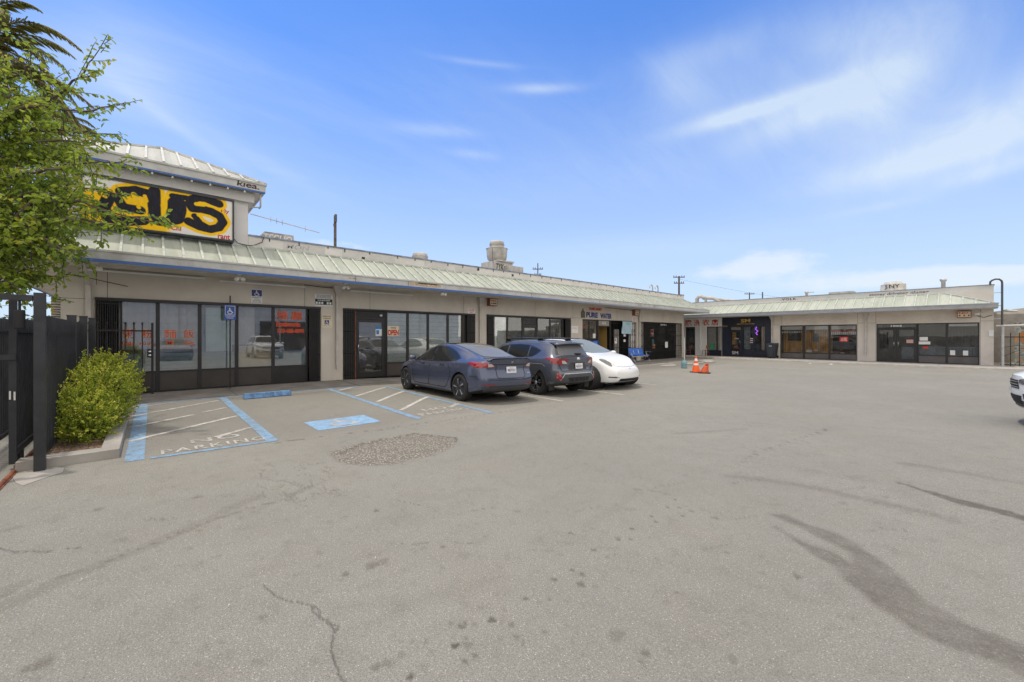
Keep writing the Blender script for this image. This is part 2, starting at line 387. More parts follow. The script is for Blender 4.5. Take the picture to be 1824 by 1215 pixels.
# asphalt: wear attributes are stains, cracks and patches with shapes of their own
def make_asphalt():
    M=Mat('asphalt'); nt=M.nt
    big=M.noise(.35,5,.6); mid=M.noise(2.6,5,.65); fine=M.noise(130,4,.75); agg=M.voro(150); spk=M.voro(140)
    k=M.mix(big.ramp(.3,.7),(.292,.284,.252),(.354,.344,.304))
    k=M.mix(mid.ramp(.42,.72)*.40,k,(.255,.240,.205)); k=M.mix(M.noise(1.1,5,.6).ramp(.5,.7)*.35,k,(.335,.300,.255))
    k=M.mix(M.noise(.8,4,.6,scale3=(1,.22,1)).ramp(.5,.75)*.25,k,(.235,.222,.190))
    k=M.mix(M.noise(6,6,.78).ramp(.50,.68)*.5,k,(.19,.180,.156))
    k=M.mix(fine.ramp(.36,.60)*.8,k,(.165,.157,.136)); k=M.mix(M.noise(62,4,.75).ramp(.52,.68)*.55,k,(.43,.41,.36))
    col=M.voro(140,out=1); sc=nt.nodes.new('ShaderNodeSeparateColor'); nt.links.new(col.k,sc.inputs[0])
    k=M.mix((S(nt,sc.outputs[0])).gt(.955)*spk.ramp(.5,.2)*.75,k,(.66,.63,.58))
    k=M.mix((S(nt,sc.outputs[1])).gt(.93)*spk.ramp(.5,.25)*.6,k,(.08,.066,.06))
    sep=nt.nodes.new('ShaderNodeSeparateColor'); nt.links.new(M.attr('wear','Color'),sep.inputs[0])
    st,crk,dark_area=[S(nt,sep.outputs[i]) for i in range(3)]
    gn=M.noise(14,5,.7)
    k=M.mix(dark_area*.22,k,(.165,.152,.137))
    sb=M.noise(30,5,.75); st=(st*(gn*.7+.65)*(sb.ramp(.3,.6)*.55+.62)).clamp(); k=M.mix(st*.85,k,(.085,.070,.054))
    pt=S(nt,M.attr('patch','Fac'))
    k=M.mix(pt*.95,k,M.mix((M.voro(36)*.6+M.noise(30,5,.7)*.6).ramp(.34,.62),(.50,.465,.40),(.17,.155,.13)))
    k=M.mix(crk.clamp()*.85,k,(.05,.045,.038))
    M.col(k); M.set(Roughness=(st*-.25)+.92); M.b.inputs['Specular IOR Level'].default_value=.3
    h=fine*.5+agg*.5+pt*(M.voro(42)*1.4)-crk*1.5
    M.bump(h,.7,.010); return M.m
m_asph=make_asphalt()
# ------------------------------------------------------------------ ground
def seg_dist(Xa,Ya,pts,close=False):
    d=np.full(Xa.shape,1e9); n=len(pts)
    for i in range(n if close else n-1):
        ax,ay=pts[i]; bx,by=pts[(i+1)%n]; dx,dy=bx-ax,by-ay; L=dx*dx+dy*dy+1e-12
        t=np.clip(((Xa-ax)*dx+(Ya-ay)*dy)/L,0,1); d=np.minimum(d,np.hypot(Xa-ax-t*dx,Ya-ay-t*dy))
    return d
def inside(Xa,Ya,pts):
    r=np.zeros(Xa.shape,bool); n=len(pts)
    for i in range(n):
        ax,ay=pts[i]; bx,by=pts[(i+1)%n]
        c=((ay>Ya)!=(by>Ya))&(Xa<(bx-ax)*(Ya-ay)/(by-ay+1e-12)+ax); r^=c
    return r
_ph=RNG.uniform(0,6.28,(24,)); _an=RNG.uniform(0,6.28,(24,))
def wob(Xa,Ya,f,k=8):
    s=0
    for i in range(k):
        ff=f*(1+.37*i); s=s+np.sin((Xa*math.cos(_an[i])+Ya*math.sin(_an[i]))*ff+_ph[i])/(1+.3*i)
    return s/4
def G(pts,ox=0,oy=0,sc=1): return [gp(ox+x/sc,oy+y/sc) for x,y in pts]
def make_ground():
    az0=math.atan2(VY,VX)
    fine=np.arange(-66,66.01,.16); coarse=np.arange(70,291,10.0)
    ang=np.radians(np.concatenate([fine,coarse]))+az0
    rad=[.5]
    while rad[-1]<48: rad.append(rad[-1]*(1.009 if rad[-1]>1.4 else 1.2))
    rad+= [55,65,80,110,160,260,500,1000,2500]
    rad=np.array(rad); A,Rr=np.meshgrid(ang,rad); X=Rr*np.cos(A); Y=Rr*np.sin(A)
    Z=-.1*np.clip((Y-5)/4,0,1)
    st=np.zeros(X.shape);ck=np.zeros(X.shape);dark_area=np.zeros(X.shape);pa=np.zeros(X.shape)
    w1=wob(X,Y,9)*.03+wob(X,Y,31)*.012
    near=Rr<45
    def sm(d,e): return np.clip(.5-d/e,0,1)
    # tyre smear at the right
    P=G([(440,430),(520,440),(640,490),(760,520),(880,580),(1000,680),(1100,770),(1200,850),(1350,930),(1500,1000),(1660,1060),(1660,1205),(1500,1130),(1300,1060),(1100,960),(950,870),(850,790),(770,700),(620,600),(460,495),(480,490),(600,560),(700,600),(830,660),(840,620),(700,560),(600,500)],1200,750,2.612)
    d=seg_dist(X,Y,P,True)*np.where(inside(X,Y,P),-1,1)+w1
    st=np.maximum(st,sm(d,.055)*(.42+.25*np.clip(wob(X,Y,13)+.5,0,1)))
    P=G([(1035,272),(1180,310),(1290,340),(1450,380),(1660,436),(1660,466),(1480,412),(1300,367),(1200,332)],1200,750,2.612)
    d=seg_dist(X,Y,P,True)*np.where(inside(X,Y,P),-1,1)+w1*1.2
    st=np.maximum(st,sm(d,.03)*.85)
    for pts,r,s_,e in [([(255,258),(400,270),(560,292),(700,318),(820,346),(1000,388),(1130,412),(1290,462)],.07,.36,.10),
                     ([(1075,180),(1150,186),(1300,212),(1460,240),(1640,268)],.09,.27,.06),
                     ([(1000,268),(1080,320),(1290,460),(1630,560)],.1,.07,.1),([(0,48),(150,36),(330,18)],.05,.3,.05),
                     ([(640,228),(720,240),(900,262)],.12,.12,.12)]:
        d=seg_dist(X,Y,G(pts,1200,750,2.612))-r+w1; st=np.maximum(st,sm(d,e)*s_)
    for pts,r,s_,e in [([(-60,630),(240,500),(480,400),(650,335),(800,270),(1000,185),(1050,150),(1200,90)],.055,.22,.03),([(1000,185),(1200,140),(1420,55)],.05,.1,.04),
                     ([(420,590),(600,520),(750,465)],.03,.10,.1)]:
        q=G(pts,0,850,2.606); d=np.abs(seg_dist(X,Y,q)+w1*.5-r)-.012; st=np.maximum(st,sm(d,e)*s_*1.3); st=np.maximum(st,sm(seg_dist(X,Y,q)-r+w1,e)*s_)
    for pts,r,s_ in [([(0,600),(300,590),(600,520),(760,460)],.05,.16),([(1160,220),(1290,150),(1400,60)],.03,.16),([(350,95),(550,85)],.06,.14),([(300,120),(320,170)],.03,.2),([(0,760),(150,690),(350,600)],.05,.12)]:
        d=seg_dist(X,Y,G(pts,600,850,2.606))-r+w1; st=np.maximum(st,sm(d,.12)*s_)
    # drips
    dots=[(875,563,15,.62),(985,565,15,.45),(720,663,20,.75),(585,690,24,.55),(550,782,20,.78),(595,855,18,.6),(645,830,24,.4),(340,928,22,.8),(180,880,24,.45),(245,865,22,.3),(810,685,17,.5),(835,740,18,.45),(965,718,15,.4),(1010,475,13,.65),(1092,430,13,.6),(1135,450,14,.5),(1133,497,18,.62),(1195,337,13,.6),(1085,260,12,.5),(1305,287,13,.62),(1365,287,11,.5),(1370,241,15,.7),(1480,206,12,.6),(1460,181,12,.6),(1535,138,12,.62),(1605,180,12,.5),(1645,156,12,.5),(1570,106,10,.6),(1590,140,9,.5),(1755,190,18,.4),(1810,350,12,.4),(1435,820,20,.6),(1410,855,11,.5),(495,323,17,.55),(165,410,38,.42),(215,392,30,.3),(40,450,18,.5),(185,155,13,.55),(1300,735,52,.30),(415,760,12,.4),(350,768,14,.3),(530,680,17,.35),(300,825,25,.25),(610,780,28,.3),(670,605,20,.22),(740,545,16,.25),(940,580,16,.3),(765,672,12,.5),(640,685,16,.4),(1200,505,20,.25),(1255,370,12,.4),(1480,380,8,.4),(1640,372,8,.4),(1580,535,9,.35),(1095,765,14,.25),(760,420,13,.3),(1040,360,16,.25),(1530,580,16,.25),(440,805,20,.2),(600,750,10,.45),(770,648,10,.45),(865,775,11,.4)]
    for i in range(64):
        t=i/63.; x=1310+170*t**1.1+random.gauss(0,5); y=832-80*t**.8+random.gauss(0,1.2); dots.append(((x-600)*2.606,(y-850)*2.606,random.uniform(4,8),random.uniform(.3,.55)))
    for i in range(150): dots.append((random.uniform(-900,2600),random.uniform(-60,930),random.uniform(5,16),random.uniform(.08,.28)))
    extra=[(185,868,34,.4,0),(455,150,14,.4,0),(920,93,16,.35,0),(55,240,30,.22,0),(65,510,34,.2,0),(560,292,20,.25,0),(1610,450,16,.5,0),(1220,652,12,.45,0),(1745,882,26,.35,0),(1800,860,30,.3,0),(945,800,30,.14,0)]
    dd=[(600+x/2.606,850+y/2.606,r/2.606,s_) for x,y,r,s_ in dots]+[(x/2.606,850+y/2.606,r/2.606,s_) for x,y,r,s_,_ in extra]
    dd+=[(1200+576/2.612,750+728/2.612,6,.6),(1200+560/2.612,750+706/2.612,3,.5),(1200+270/2.612,750+1105/2.612,9,.3)]
    for x,y,r,s_ in dd:
        if y<650: continue
        gx_,gy_=gp(x,y); dist=math.hypot(gx_,gy_); rr=r*dist/F*random.uniform(.8,1.0)
        m=np.hypot(X-gx_,Y-gy_)<rr*3+.1
        if not m.any(): continue
        xs,ys=X[m]-gx_,Y[m]-gy_; th=random.uniform(0,3.14); asp=random.uniform(.75,1.5)
        u=(xs*math.cos(th)+ys*math.sin(th))*asp; v=-xs*math.sin(th)+ys*math.cos(th)
        an=np.arctan2(v,u); ph=random.uniform(0,6); e=np.hypot(u,v)-rr*(1+.16*np.sin(3*an+ph)+.1*np.sin(7*an+2*ph))
        st[m]=np.maximum(st[m],sm(e,max(.012,rr*.45))*min(1,s_*1.25))
    # cracks
    def crack(pts,w,jit,ox,oy,sc,strength=1.0,sub=7):
        q=[]
        for i in range(len(pts)-1):
            for k in range(sub):
                t=k/sub; q.append((pts[i][0]+(pts[i+1][0]-pts[i][0])*t+random.gauss(0,jit),pts[i][1]+(pts[i+1][1]-pts[i][1])*t+random.gauss(0,jit*.6)))
        q.append(pts[-1]); g=G(q,ox,oy,sc)
        bx=[p[0] for p in g];by=[p[1] for p in g]
        m=(X>min(bx)-.1)&(X<max(bx)+.1)&(Y>min(by)-.1)&(Y<max(by)+.1)
        if m.any():
            d=seg_dist(X[m],Y[m],g); ck[m]=np.maximum(ck[m],np.clip(1-d/w,0,1)*strength)
    crack([(1220,500),(1300,565),(1440,590),(1470,640),(1540,690),(1555,720),(1540,800),(1560,880),(1600,960)],.0075,4,0,850,2.606,.75)
    crack([(1440,590),(1480,610),(1490,650),(1540,680),(1575,690),(1560,720)],.007,4,0,850,2.606,.7)
    crack([(0,330),(60,347),(140,343),(220,347),(300,330),(380,327)],.012,3,0,850,2.606,.7)
    crack([(-10,560),(200,490),(480,400),(650,330),(800,275),(1000,195),(1180,140),(1320,105),(1400,60),(1450,40),(1440,10)],.012,3,0,850,2.606,.45)
    crack([(1320,105),(1400,110),(1480,75),(1600,50)],.012,4,0,850,2.606,.5)
    for i in range(26):
        x,y=random.uniform(1180,1560),random.uniform(-70,110); q=[(x,y)]
        for k in range(4): x+=random.uniform(-30,50); y+=random.uniform(-18,18); q.append((x,y))
        crack(q,.010,3,0,850,2.606,random.uniform(.25,.55),4)
    crack([(485,790),(560,779),(700,762),(800,748),(880,735),(1000,716)],.016,1.2,0,0,1,.7)
    crack([(600,808),(640,792),(700,779),(740,772),(812,779),(812,787)],.022,1.2,0,0,1,.8,14); crack([(590,808),(604,820),(640,829),(700,828),(770,812),(812,790)],.014,2,0,0,1,.35,10)
    crack([(1470,1130),(1420,1160),(1330,1190),(1250,1215)],.006,2,0,0,1,.25)
    for i in range(40):
        x,y=random.uniform(150,1700),random.uniform(700,1000); q=[(x,y)]; a=random.uniform(-.25,.25)
        for k in range(3): x+=random.uniform(8,26); y+=a*16+random.uniform(-2,2); q.append((x,y))
        crack(q,.010,1,0,0,1,random.uniform(.2,.5),3)
    # broken patch
    P=G([(588,806),(612,797),(640,790),(700,778),(735,772),(780,775),(814,781),(806,797),(770,811),(735,818),(700,826),(660,829),(625,827),(604,820)])
    d=seg_dist(X,Y,P,True)*np.where(inside(X,Y,P),-1,1)+wob(X,Y,17)*.05+wob(X,Y,47)*.03
    pa=sm(d,.10); Z=Z-pa*.012
    # darker surface: older asphalt in the stalls, a darker strip beyond the cars
    bx=np.where(Y<11,-6.95,-6.95-np.clip((Y-11)/5,0,1)*3.0)
    dark_area=np.clip((bx+wob(X,Y,3)*.10-X)/.14+.5,0,1)*np.clip((Y+.6)/.4,0,1)*(.75+.25*np.clip(wob(X,Y,4)+.5,0,1))
    d=seg_dist(X,Y,[(-12.45,1.6),(-12.3,2.6),(-12.1,4.2)])-.25+wob(X,Y,5)*.15; st=np.maximum(st,sm(d,.5)*.5)
    d=seg_dist(X,Y,[(-12.4,12.5),(-11.6,16),(-11.4,20),(-11.2,24)])-.8+wob(X,Y,3)*.4; st=np.maximum(st,sm(d,1.0)*.38)
    d=seg_dist(X,Y,[(-9,6.8),(-7.9,6.9)])-.25+wob(X,Y,8)*.1; st=np.maximum(st,sm(d,.4)*.4)
    na=len(ang); nr=len(rad); idx=np.arange(na*nr).reshape(nr,na)
    a=idx[:-1,:]; b=np.roll(idx,-1,axis=1)[:-1,:]; c=np.roll(idx,-1,axis=1)[1:,:]; d_=idx[1:,:]
    quads=np.stack([a,b,c,d_],-1).reshape(-1,4)
    me=bpy.data.meshes.new('ground'); nv=na*nr
    me.vertices.add(nv+1); co=np.stack([X.ravel(),Y.ravel(),Z.ravel()],-1); co=np.vstack([co,[0,0,0]]).astype(np.float32)
    me.vertices.foreach_set('co',co.ravel())
    tri=np.stack([np.full(na,nv),idx[0],np.roll(idx[0],-1)],-1)
    nq=len(quads); me.loops.add(nq*4+na*3); me.polygons.add(nq+na)
    me.loops.foreach_set('vertex_index',np.concatenate([quads.ravel(),tri.ravel()]).astype(np.int32))
    me.polygons.foreach_set('loop_start',np.concatenate([np.arange(nq)*4,nq*4+np.arange(na)*3]).astype(np.int32))
    me.update(calc_edges=True)
    w=np.zeros((nv+1,4),np.float32); w[:nv,0]=np.clip(st,0,1).ravel(); w[:nv,1]=ck.ravel(); w[:nv,2]=dark_area.ravel(); w[:,3]=1
    at_=me.attributes.new('wear','FLOAT_COLOR','POINT'); at_.data.foreach_set('color',w.ravel())
    at2=me.attributes.new('patch','FLOAT','POINT'); pv=np.zeros(nv+1,np.float32); pv[:nv]=pa.ravel(); at2.data.foreach_set('value',pv)
    me.materials.append(m_asph); me.polygons.foreach_set('use_smooth',np.ones(nq+na,bool))
    if me.polygons[0].normal.z<0: me.flip_normals()
    o=bpy.data.objects.new('ground',me); link(o); o['kind']='structure'; ORG['ground']=Vector((0,0,0)); return o
ground=make_ground()
# painted markings: children of the ground, sheets just above it
def gsheet(mb,pts,dz):
    """a flat polygon following the ground (subdivided along its length)"""
    mb.poly([(x,y,gz(y)+dz) for x,y in pts])
def gline(mb,a,b,w,dz,n=12,w2=None):
    a=Vector((*a,0));b=Vector((*b,0));d=(b-a).normalized();nn=Vector((-d.y,d.x,0))
    for i in range(n):
        p,q=a.lerp(b,i/n),a.lerp(b,(i+1)/n); wp=w/2;wq=w/2
        mb.quad(*[(v.x,v.y,gz(v.y)+dz) for v in (p+nn*wp,p-nn*wp,q-nn*wq,q+nn*wq)])
mb=MB()
gline(mb,(-7.05,-.13),(-12.75,-.10),.19,.004,20); gline(mb,(-6.95,1.40),(-12.75,1.42),.15,.0044,20)
gline(mb,(-7.0,3.86),(-12.75,4.02),.13,.0044,20); gline(mb,(-6.6,5.30),(-12.4,5.62),.12,.0044,20)
gline(mb,(-12.85,0.0),(-12.8,5.0),.11,.0052,20); gline(mb,(-7.06,0.02),(-7.0,1.33),.10,.0052,8)
part('line_marking',mb,m_lblue,ground)
mb=MB(); q=[(548,752),(610,738),(664,748),(572,766)]
gsheet(mb,[(-8.10,2.12),(-8.10,3.22),(-7.25,3.22),(-7.25,2.12)],.004); sq=part('accessible_parking_square',mb,m_lblue_n,ground)
mb=MB(); t=isa_mb(.70); t.v=[(-7.34-y,2.32+x,.0062+z+gz(2.5)) for x,y,z in t.v]; mb.merge(t); part('wheelchair_symbol',mb,m_lfaint,sq)
mb=MB(); mf=MB()
def hl(m,x0,y0,x1,y1,w): gline(m,gp(x0,y0),gp(x1,y1),w,.0048,10)
hl(mb,233,742,390,713.4,.09); hl(mb,230,761.8,345,739,.09); hl(mf,360,735,402.8,726,.09); hl(mb,228,787,421.9,741,.10); hl(mf,384,779,446,761.8,.10); hl(mf,239,727,308,716.8,.06)
hl(mb,602.8,695.8,627.4,690.5,.10); hl(mb,634,706,686,689.4,.10); hl(mb,671.3,716,720.5,695.8,.10); hl(mb,714,731,762,705.9,.10); hl(mf,802,726,815.7,717.9,.10)
for t,w,h,x0,y0 in [('NO',.62,.26,-7.62,.47),('PARKING',1.22,.27,-7.16,.13),('NO',.55,.26,-7.62,4.36),('PARKING',1.15,.27,-7.2,4.05)]:
    tm=fit_text(t,w,h,bold=.015,spacing=1.15); tm.v=[(x0-y,y0+x,gz(y0+x)+.0050) for x,y,z in tm.v]; mf.merge(tm)
part('hatch_marking',mb,m_lwhite,ground); part('no_parking_lettering',mf,m_lfaint,ground)
mb=MB()
for y,x0,x1 in [(7.85,-6.9,-8.6),(10.15,-6.6,-8.6),(13.0,-7.2,-12.5)]: gline(mb,(x0,y),(x1,y),.10,.0046,8)
part('stall_line',mb,m_lfaint,ground)
# pavements
mb=MB(); N=44
for i in range(N):
    y0=-1.3+i*33.4/N; y1=y0+33.4/N-.0
    mb.hexa([(-15.0,y0,-.3),(-12.92,y0,-.3),(-12.92,y1,-.3),(-15.0,y1,-.3)],[(-15.0,y0,gz(y0)+.022),(-12.92,y0,gz(y0)+.012),(-12.92,y1,gz(y1)+.012),(-15.0,y1,gz(y1)+.022)])
pv=struct('sidewalk',mb,m_walk)
mb=MB()
for y in [1.75,5.0,8.4,11.3,14.5,18.2,21.5,24.7,28]: mb.hexa([(-15,y,gz(y)-.1),(-12.92,y,gz(y)-.1),(-12.92,y+.02,gz(y)-.1),(-15,y+.02,gz(y)-.1)],[(-15,y,gz(y)+.0245),(-12.92,y,gz(y)+.0145),(-12.92,y+.02,gz(y)+.0145),(-15,y+.02,gz(y)+.0245)])
part('expansion_joint',mb,m_joint,pv)
mb=MB(); mb.box(-32,8,31.75,34.5,-.4,-.035); pv=struct('sidewalk',mb,m_conc)
mb=MB(); mb.box(-13.4,8,31.6,31.748,-.4,-.03); struct('kerb',mb,m_conc_l)
mb=MB()
for x in [-12,-9.6,-6.8,-4.1,-1.3]: mb.box(x,x+.02,31.8,34.5,-.1,-.0325)
part('expansion_joint',mb,m_joint,pv)
# broken paving by the bench
mb=MB(); random.seed(5)
for i in range(9):
    x=random.uniform(-12.6,-11.0); y=22+i*.75+random.uniform(-.2,.2); r=random.uniform(.2,.6)
    mb.poly([(x+r*math.cos(a)*random.uniform(.7,1.3)*.7,y+r*1.5*math.sin(a)*random.uniform(.7,1.3),gz(y)+.012+.004*i) for a in [k*2*math.pi/9 for k in range(9)]])
struct('pavement_fragments',mb,m_conc)
# planter with kerb, left
mb=MB(); mb.box(-14.9,-7.62,-1.02,-.46,-.2,.07); struct('planter_soil',mb,m_soil)
mb=MB(); mb.box(-14.9,-7.36,-.46,-.28,-.2,.115); mb.box(-7.62,-7.36,-1.15,-.46,-.2,.112); struct('planter_kerb',mb,m_conc)
mb=MB(); mb.poly([(x,y,.0035) for x,y in [gp(*q) for q in [(20,846),(52,838),(85,836),(114,834),(112,842),(85,850),(62,858),(40,866),(28,860)]]]); struct('concrete_apron',mb,m_conc)
# ------------------------------------------------------------------ storefront parts
def window(pl,bld,s0,s1,z0,zs,zh,fm=None,km=None,gm=None,fw=.045,dep=.06,o0=-.12,kick=True):
    fm=fm or m_black; km=km or m_bronze; gm=gm or m_glass
    mb=MB()
    pl.box(mb,s0,s0+fw,o0,o0+dep,z0,zh); pl.box(mb,s1-fw,s1,o0,o0+dep,z0,zh)
    pl.box(mb,s0+fw,s1-fw,o0,o0+dep,zh-fw*1.2,zh); pl.box(mb,s0+fw,s1-fw,o0,o0+dep,zs-fw,zs); pl.box(mb,s0+fw,s1-fw,o0,o0+dep,z0,z0+.05)
    w=part('window',mb,fm,bld)
    mb=MB(); pl.box(mb,s0+fw,s1-fw,o0+.025,o0+.033,zs,zh-fw*1.2); part('pane',mb,gm,w)
    if kick and zs-z0>.15:
        mb=MB(); pl.box(mb,s0+fw,s1-fw,o0+.015,o0+.04,z0+.05,zs-fw); part('kick_panel',mb,km,w)
    return w
def door(pl,bld,s0,s1,z0,zd,zh,gm=None,transom='glass',hs=1,o0=-.12,fm=None,rail=.22):
    fm=fm or m_black; gm=gm or m_glass; st=.09
    mb=MB(); d0,d1=o0,o0+.055
    pl.box(mb,s0,s0+.05,d0,d1+.01,z0,zh); pl.box(mb,s1-.05,s1,d0,d1+.01,z0,zh); pl.box(mb,s0+.05,s1-.05,d0,d1+.01,zh-.05,zh); pl.box(mb,s0+.05,s1-.05,d0,d1+.01,zd,zd+.05)
    pl.box(mb,s0+.055,s0+.05+st,d0+.004,d1,z0+.01,zd-.01); pl.box(mb,s1-.05-st,s1-.055,d0+.004,d1,z0+.01,zd-.01)
    pl.box(mb,s0+.05+st,s1-.05-st,d0+.004,d1,zd-.11,zd-.01); pl.box(mb,s0+.05+st,s1-.05-st,d0+.004,d1,z0+.01,z0+rail)
    dr=part('door',mb,fm,bld)
    mb=MB(); pl.box(mb,s0+.05+st,s1-.05-st,o0+.02,o0+.028,z0+rail,zd-.11); part('pane',mb,gm,dr)
    mb=MB()
    if transom=='glass': pl.box(mb,s0+.05,s1-.05,o0+.02,o0+.028,zd+.05,zh-.05); part('transom',mb,gm,dr)
    else:
        n=6
        for i in range(n): z=zd+.05+(zh-zd-.1)*i/n; pl.box(mb,s0+.05,s1-.05,o0+.01,o0+.035+.012*(i%2),z,z+(zh-zd-.1)/n-.008)
        part('transom',mb,fm,dr)
    mb=MB(); s=s1-.05-st/2 if hs>0 else s0+.05+st/2
    pl.tube(mb,[(s,d1-o0+o0,1.0+z0),(s,d1+.06,1.0+z0),(s,d1+.06,1.28+z0),(s,d1,1.28+z0)],.012); part('handle',mb,m_chrome,dr)
    return dr
def folding_gate(pl,bld,s0,s1,z0,z1,pitch=.042,o=.03,lattice=False,name='folding_gate',m=None):
    mb=MB(); n=max(2,int((s1-s0)/pitch))
    for i in range(n+1):
        s=s0+(s1-s0)*i/n; k=.012*(i%2); pl.box(mb,s-.009,s+.009,o+k,o+k+.018,z0,z1-random.uniform(0,.05)*(i%3==0))
    for z in (z0+.12,z0+.9,z0+1.7,z1-.12): pl.box(mb,s0,s1,o-.008,o-.002,z,z+.03)
    if lattice:
        for i in range(0,n-1,2):
            a,b=s0+(s1-s0)*i/n,s0+(s1-s0)*(i+2)/n
            for z in np.arange(z0+.2,z1-.3,.36):
                mb.bar(pl.p(a,o+.034,z),pl.p(b,o+.034,z+.18),.012,.005); mb.bar(pl.p(a,o+.034,z+.36),pl.p(b,o+.034,z+.18),.012,.005)
    return part(name,mb,m or m_gate,bld)
def wall_with_openings(pl,s0,s1,z0,ztop,ops,th=.25):
    """ops: (a,b,z_head); piers and lintels butted"""
    mb=MB(); zh=ops[0][2]; c=s0
    for a,b,_ in ops:
        if a>c: pl.box(mb,c,a,-th,0,z0,zh)
        c=b
    if c<s1: pl.box(mb,c,s1,-th,0,z0,zh)
    pl.box(mb,s0,s1,-th,0,zh,ztop); return mb
def room(pl,bld,s0,s1,z0,z1,dep,wm,fl=None):
    mb=MB(); pl.sheet(mb,s0,s1,-dep,z0,z1)
    mb.quad(pl.p(s0,-.3,z0),pl.p(s0,-dep,z0),pl.p(s0,-dep,z1),pl.p(s0,-.3,z1)); mb.quad(pl.p(s1,-.3,z0),pl.p(s1,-dep,z0),pl.p(s1,-dep,z1),pl.p(s1,-.3,z1))
    mb.quad(pl.p(s0,-.26,z0),pl.p(s1,-.26,z0),pl.p(s1,-dep,z0),pl.p(s0,-dep,z0)); mb.quad(pl.p(s0,-.26,z1),pl.p(s1,-.26,z1),pl.p(s1,-dep,z1),pl.p(s0,-dep,z1))
    return part('interior',mb,wm,bld)
def blind(pl,bld,s0,s1,z0,z1,m,o=-.2,name='blind',slat=0):
    mb=MB()
    if slat:
        n=int((z1-z0)/slat)
        for i in range(n): pl.box(mb,s0,s1,o-.012,o+.004*(i%2),z0+i*slat,z0+i*slat+slat*.93)
    else:
        n=max(3,int((s1-s0)/.09))
        for i in range(n):
            a,b=s0+(s1-s0)*i/n,s0+(s1-s0)*(i+1)/n; k=.02*math.sin(i*2.1); k2=.02*math.sin((i+1)*2.1)
            mb.cs=True; mb.quad(pl.p(a,o+k,z0),pl.p(b,o+k2,z0),pl.p(b,o+k2,z1),pl.p(a,o+k,z1))
    return part(name,mb,m,bld)
def downspout(pl,bld,s,ztop,zbot,m=None,r=.045):
    mb=MB()
    a=[pl.p(s+x,o,z) for x,o,z in [(-.16,.01,ztop),(.16,.01,ztop),(.16,.24,ztop),(-.16,.24,ztop)]]
    b=[pl.p(s+x,o,z) for x,o,z in [(-.05,.02,ztop-.30),(.05,.02,ztop-.30),(.05,.12,ztop-.30),(-.05,.12,ztop-.30)]]
    mb.hexa(b,a); pl.box(mb,s-.045,s+.045,.02,.11,zbot+.55,ztop-.30); pl.box(mb,s-.03,s+.03,.03,.10,zbot+.42,zbot+.55)
    for z in (zbot+1.0,zbot+2.0): pl.box(mb,s-.06,s+.06,.005,.113,z,z+.03)
    return part('downspout',mb,m or m_pipe,bld)
def letters(pl,owner,t,s0,s1,z0,z1,m,o=.003,name='lettering',extrude=.0,bold=.0,**k):
    tm=fit_text(t,s1-s0,z1-z0,extrude=extrude,bold=bold,**k); mb=MB(); pl.text(mb,tm,s0,o+extrude,z0); return part(name,mb,m,owner)
def dabs(pl,owner,s0,s1,z0,z1,m,n,o):
    mb=MB(); rr=random.Random(int(s0*100))
    for i in range(n):
        a=s0+(s1-s0)*((i+rr.random()*.8)/n); z=z0+(z1-z0)*rr.choice((0,.25,.5,.75,1))*rr.uniform(.9,1); w,h=rr.choice(((.012,.05),(.05,.012),(.02,.02)))
        oo=o+.0002*(i%5); pl.sheet(mb,a,a+w,oo,z-h,z)
    return part('glue_remnants',mb,m,owner)
def outlined(pl,owner,t,s0,s1,z0,z1,m1,m2,o,name='window_lettering',b1=.0,b2=.05):
    mb=MB(); e=.006
    pl.text(mb,fit_text(t,s1-s0+2*e,z1-z0+2*e,bold=b2),s0-e,o,z0-e); mb.cm=1; pl.text(mb,fit_text(t,s1-s0,z1-z0,bold=b1),s0,o+.002,z0)
    return part(name,mb,[m2,m1],owner)
# ------------------------------------------------------------------ building along the left
LB=thing('retail_building','long low stucco shop building with corner tower and graffitied sign on the left','building',(-15,14,0))
ops=[(-1.02,4.46,2.56),(5.22,11.07,2.56),(11.74,17.69,2.56),(18.76,24.42,2.56),(24.98,30.86,2.56)]
mb=wall_with_openings(LP,-1.62,31.2,-.4,4.30,ops)
mb.box(-27,-15.25,-1.62,-1.40,-.4,4.3); mb.box(-27,-15.25,31.0,31.2,-.4,4.3); mb.box(-27.2,-27,-1.62,31.2,-.4,4.3)
part('wall',mb,m_wall,LB)
mb=MB(); mb.box(-27,-15.25,-1.4,31.0,4.1,4.28); part('flat_roof',mb,m_conc,LB)
mb=MB(); mb.box(-15.22,-15.0,2.335,31.2,4.30,4.70); mb.box(-27.2,-15.22,31.0,31.2,4.3,4.70); part('parapet',mb,m_parapet,LB)
mb=MB(); mb.box(-15.25,-14.965,2.34,31.23,4.70,4.745); mb.box(-27.2,-15.25,30.97,31.23,4.70,4.745)
part('coping',mb,simple('faded_blue_coping',(.20,.23,.30),.6,var=.4,nscale=4,dirt=.4),LB)
mb=MB(); random.seed(3)
for y in np.arange(3,31,.82):
    y+=random.uniform(-.2,.2); mb.box(-14.999,-14.985,y,y+.03,4.64-random.uniform(0,.06),4.70)
for y,z in [(5.9,4.5),(11.2,4.66),(13.3,4.6)]: mb.box(-15.0,-14.985,y,y+.11,z-.1,z)
part('string_light_clip',mb,m_black,LB)
